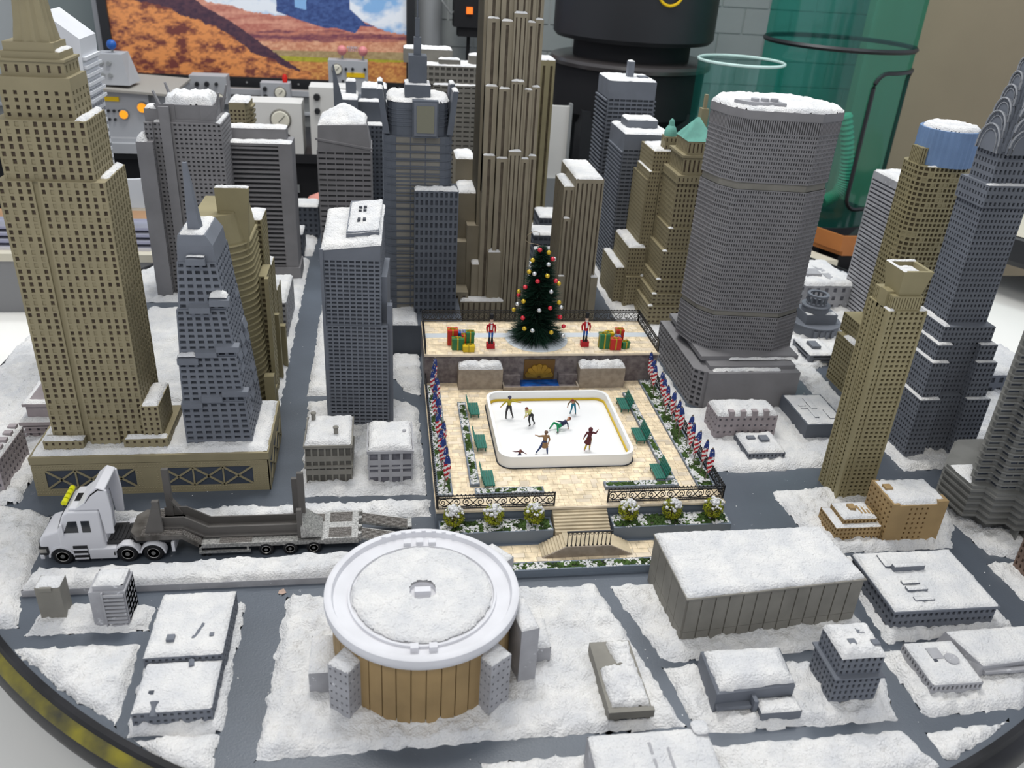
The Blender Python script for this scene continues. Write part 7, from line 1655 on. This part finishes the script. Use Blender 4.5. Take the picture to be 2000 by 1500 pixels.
    if hair == 'cap': hm.tube([tuple(hd + up * q) for q in (.06, .12, .26, .36)], [.32, .33, .27, .10], 12); hm.tube([tuple(hd + up * .10 + f * .2), tuple(hd + up * .08 + f * .42)], [.2, .16], 8)
    elif hair == 'hood': hm.tube([tuple(hd - up * .3 - f * .1), tuple(hd - up * .05 - f * .1), tuple(hd + up * .2 - f * .08), tuple(hd + up * .38 - f * .05)], [.34, .38, .33, .08], 12)
    else: hm.tube([tuple(hd - f * .09 - up * .1), tuple(hd - f * .09 + up * .08), tuple(hd - f * .05 + up * .24), tuple(hd - f * .03 + up * .38)], [.29, .33, .28, .10], 12)
    loc(hm, {'cap': 'cap', 'hood': 'hood'}.get(hair, 'hair'), fmat('hair_' + '%d_%d' % (int(haircol[0] * 100), int(haircol[2] * 100)), haircol), smooth=True, angle=80)
    em = MB()
    for s_ in (-1, 1): em.ball(tuple(hd + f * .265 + sd * .1 * s_ + up * .02), .035, 6)
    em.tube([tuple(hd + f * .28 - up * .15 - sd * .07), tuple(hd + f * .285 - up * .15 + sd * .07)], .015, 4); loc(em, 'eyes_and_mouth', BLACK)
    for s_ in 'LR':
        bm2 = MB(); bm2.beam(tuple(V_[s_ + 'he'] + (V_[s_ + 'an'] - V_[s_ + 'kn']).normalized() * .15), tuple(V_[s_ + 'to'] + (V_[s_ + 'an'] - V_[s_ + 'kn']).normalized() * .13), .04, .08); loc(bm2, 'skate_blade', CHR)
    if skirt:
        sm_ = MB(); wv, pv, sw = V_['waist'], V_['pelvis'], Vector(skirt); e2 = pv + (pv - wv).normalized() * .9 + sw
        sm_.tube([tuple(wv), tuple(pv), tuple(pv.lerp(e2, .5)), tuple(e2)], [.36, .44, .52, .60], 12); loc(sm_, 'coat_skirt', mats[0], smooth=True, angle=60)
    return t
def stand(spread=.3, bend=0.0, lean=(0, 0), arms=None, legs=None, h=1.0):
    J = dict(pelvis=(0, 0, 2.35), waist=(lean[0] * .35, lean[1] * .35, 2.75), chest=(lean[0] * .8, lean[1] * .8, 3.30 - bend * .3), neck=(lean[0] * 1.1, lean[1] * 1.1, 3.72 - bend * .7), head=(lean[0] * 1.3, lean[1] * 1.3, 4.12 - bend),
             Lhip=(-.24, 0, 2.25), Rhip=(.24, 0, 2.25), Lkn=(-.3 - spread * .4, 0, 1.25), Rkn=(.3 + spread * .4, 0, 1.25), Lan=(-.3 - spread, 0, .28), Ran=(.3 + spread, 0, .28))
    cx_, cy_, cz_ = J['chest']; J['Lsh'] = (cx_ - .48, cy_, cz_ + .18); J['Rsh'] = (cx_ + .48, cy_, cz_ + .18)
    J.update(dict(Lel=(cx_ - .85, cy_, cz_ - .4), Lwr=(cx_ - 1.2, cy_ - .2, cz_ - .9), Rel=(cx_ + .85, cy_, cz_ - .4), Rwr=(cx_ + 1.2, cy_ - .2, cz_ - .9)))
    if arms: J.update(arms)
    if legs: J.update(legs)
    return J
ZI = 4.6
person('skater in yellow jacket and dark cap with one arm stretched out', 21.0, 128.2, ZI, stand(.35, arms=dict(Rel=(1.15, -.1, 3.35), Rwr=(1.75, -.2, 3.25), Lel=(-.95, 0, 2.95), Lwr=(-1.45, -.2, 2.45)), legs=dict(Lan=(-.45, 0, .28), Ran=(.75, .3, .32))), (fmat('yellow', (.42, .34, .03)), fmat('charcoal', (.035, .032, .035))), 'cap', (.04, .04, .08))
person('skater bending forward in a pale yellow top and black trousers', 24.5, 125.5, ZI, stand(.2, .45, (-.75, -.2), arms=dict(Lel=(-1.0, -.3, 2.5), Lwr=(-1.25, -.35, 2.0), Rel=(-.35, .3, 2.6), Rwr=(-.7, .1, 2.1)), legs=dict(Lkn=(-.35, -.1, 1.25), Lan=(-.1, 0, .28), Rkn=(.35, .2, 1.3), Ran=(.8, .5, .32))), (fmat('pale_yellow', (.55, .52, .18)), fmat('black', (.02, .02, .022))), 'hair', (.16, .04, .02), (-.7, -.7, -.2), size=.93)
person('skater crouching in a brown jacket and teal trousers at the back right', 32.8, 129.4, ZI, stand(.3, .65, (-.35, -.55), arms=dict(Lel=(-1.2, -.3, 2.6), Lwr=(-1.35, -.5, 2.1), Rel=(.95, -.5, 2.5), Rwr=(1.1, -.7, 1.9)), legs=dict(Lkn=(-.45, -.45, 1.3), Rkn=(.4, -.4, 1.3), Lan=(-.5, .1, .28), Ran=(.6, -.1, .28))), (fmat('brown', (.16, .10, .04)), fmat('teal', (.01, .16, .24))), 'hair', (.20, .03, .02), (-.3, -.8, -.4), size=.84)
person('fallen skater in navy jacket and green trousers propped on one hand', 29.6, 124.2, ZI, dict(pelvis=(-.2, 0, .62), waist=(.15, 0, .85), chest=(.65, 0, 1.25), neck=(1.0, 0, 1.65), head=(1.3, -.05, 1.98), Lsh=(.45, -.35, 1.45), Rsh=(.8, .35, 1.4), Lel=(-.25, -.5, 1.75), Lwr=(-.8, -.5, 1.85), Rel=(1.25, .2, .85), Rwr=(1.35, 0, .30),
       Lhip=(-.3, -.25, .6), Rhip=(-.3, .25, .6), Lkn=(-.75, -.7, 1.15), Lan=(-.75, -1.4, .32), Rkn=(-1.2, .1, 1.2), Ran=(-1.9, -.3, .42)), (fmat('navy', (.02, .025, .07)), fmat('green', (.01, .26, .10))), 'hair', (.16, .05, .02), (-.6, -.8, 0))
person('skater in a long tan coat and blue trousers with an arm held out', 25.3, 116.3, ZI, stand(.5, 0, (.1, 0), arms=dict(Lel=(-1.0, 0, 3.45), Lwr=(-1.5, -.2, 3.75), Rel=(.75, -.2, 2.9), Rwr=(.5, -.6, 2.5)), legs=dict(Lkn=(-.7, -.1, 1.3), Lan=(-1.2, .1, .32), Rkn=(.45, -.2, 1.25), Ran=(.55, -.3, .28))), (fmat('tan', (.28, .16, .07)), fmat('denim', (.03, .05, .14))), 'cap', (.14, .08, .05), (-.3, -.9, 0), skirt=(.15, 0, 0), skates=(.7, .7, .7))
person('skater seen from behind in a hooded maroon coat and yellow trousers', 32.9, 117.0, ZI, stand(.15, 0, (.1, .1), arms=dict(Rel=(1.05, .1, 3.3), Rwr=(1.3, .1, 3.8), Lel=(-.75, 0, 2.9), Lwr=(-.9, 0, 2.5)), legs=dict(Lkn=(-.3, 0, 1.25), Lan=(-.5, .1, .28), Rkn=(.25, 0, 1.25), Ran=(.35, .3, .32))), (fmat('maroon', (.10, .02, .025)), fmat('trouser_yellow', (.5, .34, .02))), 'hood', (.10, .02, .025), (.2, .95, 0), skirt=(-.1, .1, 0), skates=(.5, .3, .3))
person('small skater in maroon with arms spread, behind the near boards', 20.9, 114.1, ZI, stand(.4, .55, (.1, -.1), arms=dict(Lel=(-1.1, 0, 3.2), Lwr=(-1.7, 0, 3.35), Rel=(1.1, 0, 2.85), Rwr=(1.6, 0, 2.55)), legs=dict(Lkn=(-.9, -.4, 1.35), Rkn=(.8, -.4, 1.35))), (fmat('maroon', (.10, .02, .025)), fmat('navy_trouser', (.03, .05, .12))), 'cap', (.14, .04, .03), (0, -1, 0), size=.62)
# crumbs of flocking and a leaf scrap on the streets
t = MB(); r_ = random.Random(4)
for k in range(420):
    x, y = r_.uniform(-48, 95), r_.uniform(62, 175)
    if (x - CX) ** 2 + (y - CY) ** 2 > 104 ** 2 or (6 < x < 53 and 91 < y < 158): continue
    blob(t, (x, y, .02), r_.uniform(.04, .11), r_, .6)
tag(t.build('snow_crumbs', SNOW, None, org=(20, 100, 0)), 'loose white crumbs scattered over the grey streets', 'crumbs', kind='stuff')
m = MB(); m.add([(-14.9, 90.6, .1), (-14.3, 90.2, .25), (-13.8, 90.7, .1), (-14.2, 91.3, .3), (-14.8, 91.2, .12), (-14.4, 90.8, .05)], [(0, 1, 5), (1, 2, 5), (2, 3, 5), (3, 4, 5), (4, 0, 5)])
tag(m.build('dry_scrap', mat('scrap_pink', (.45, .33, .27), .8), None, org=(-14.4, 90.8, 0)), 'small pinkish dry scrap lying on the street beside the two-part flat block', 'scrap')
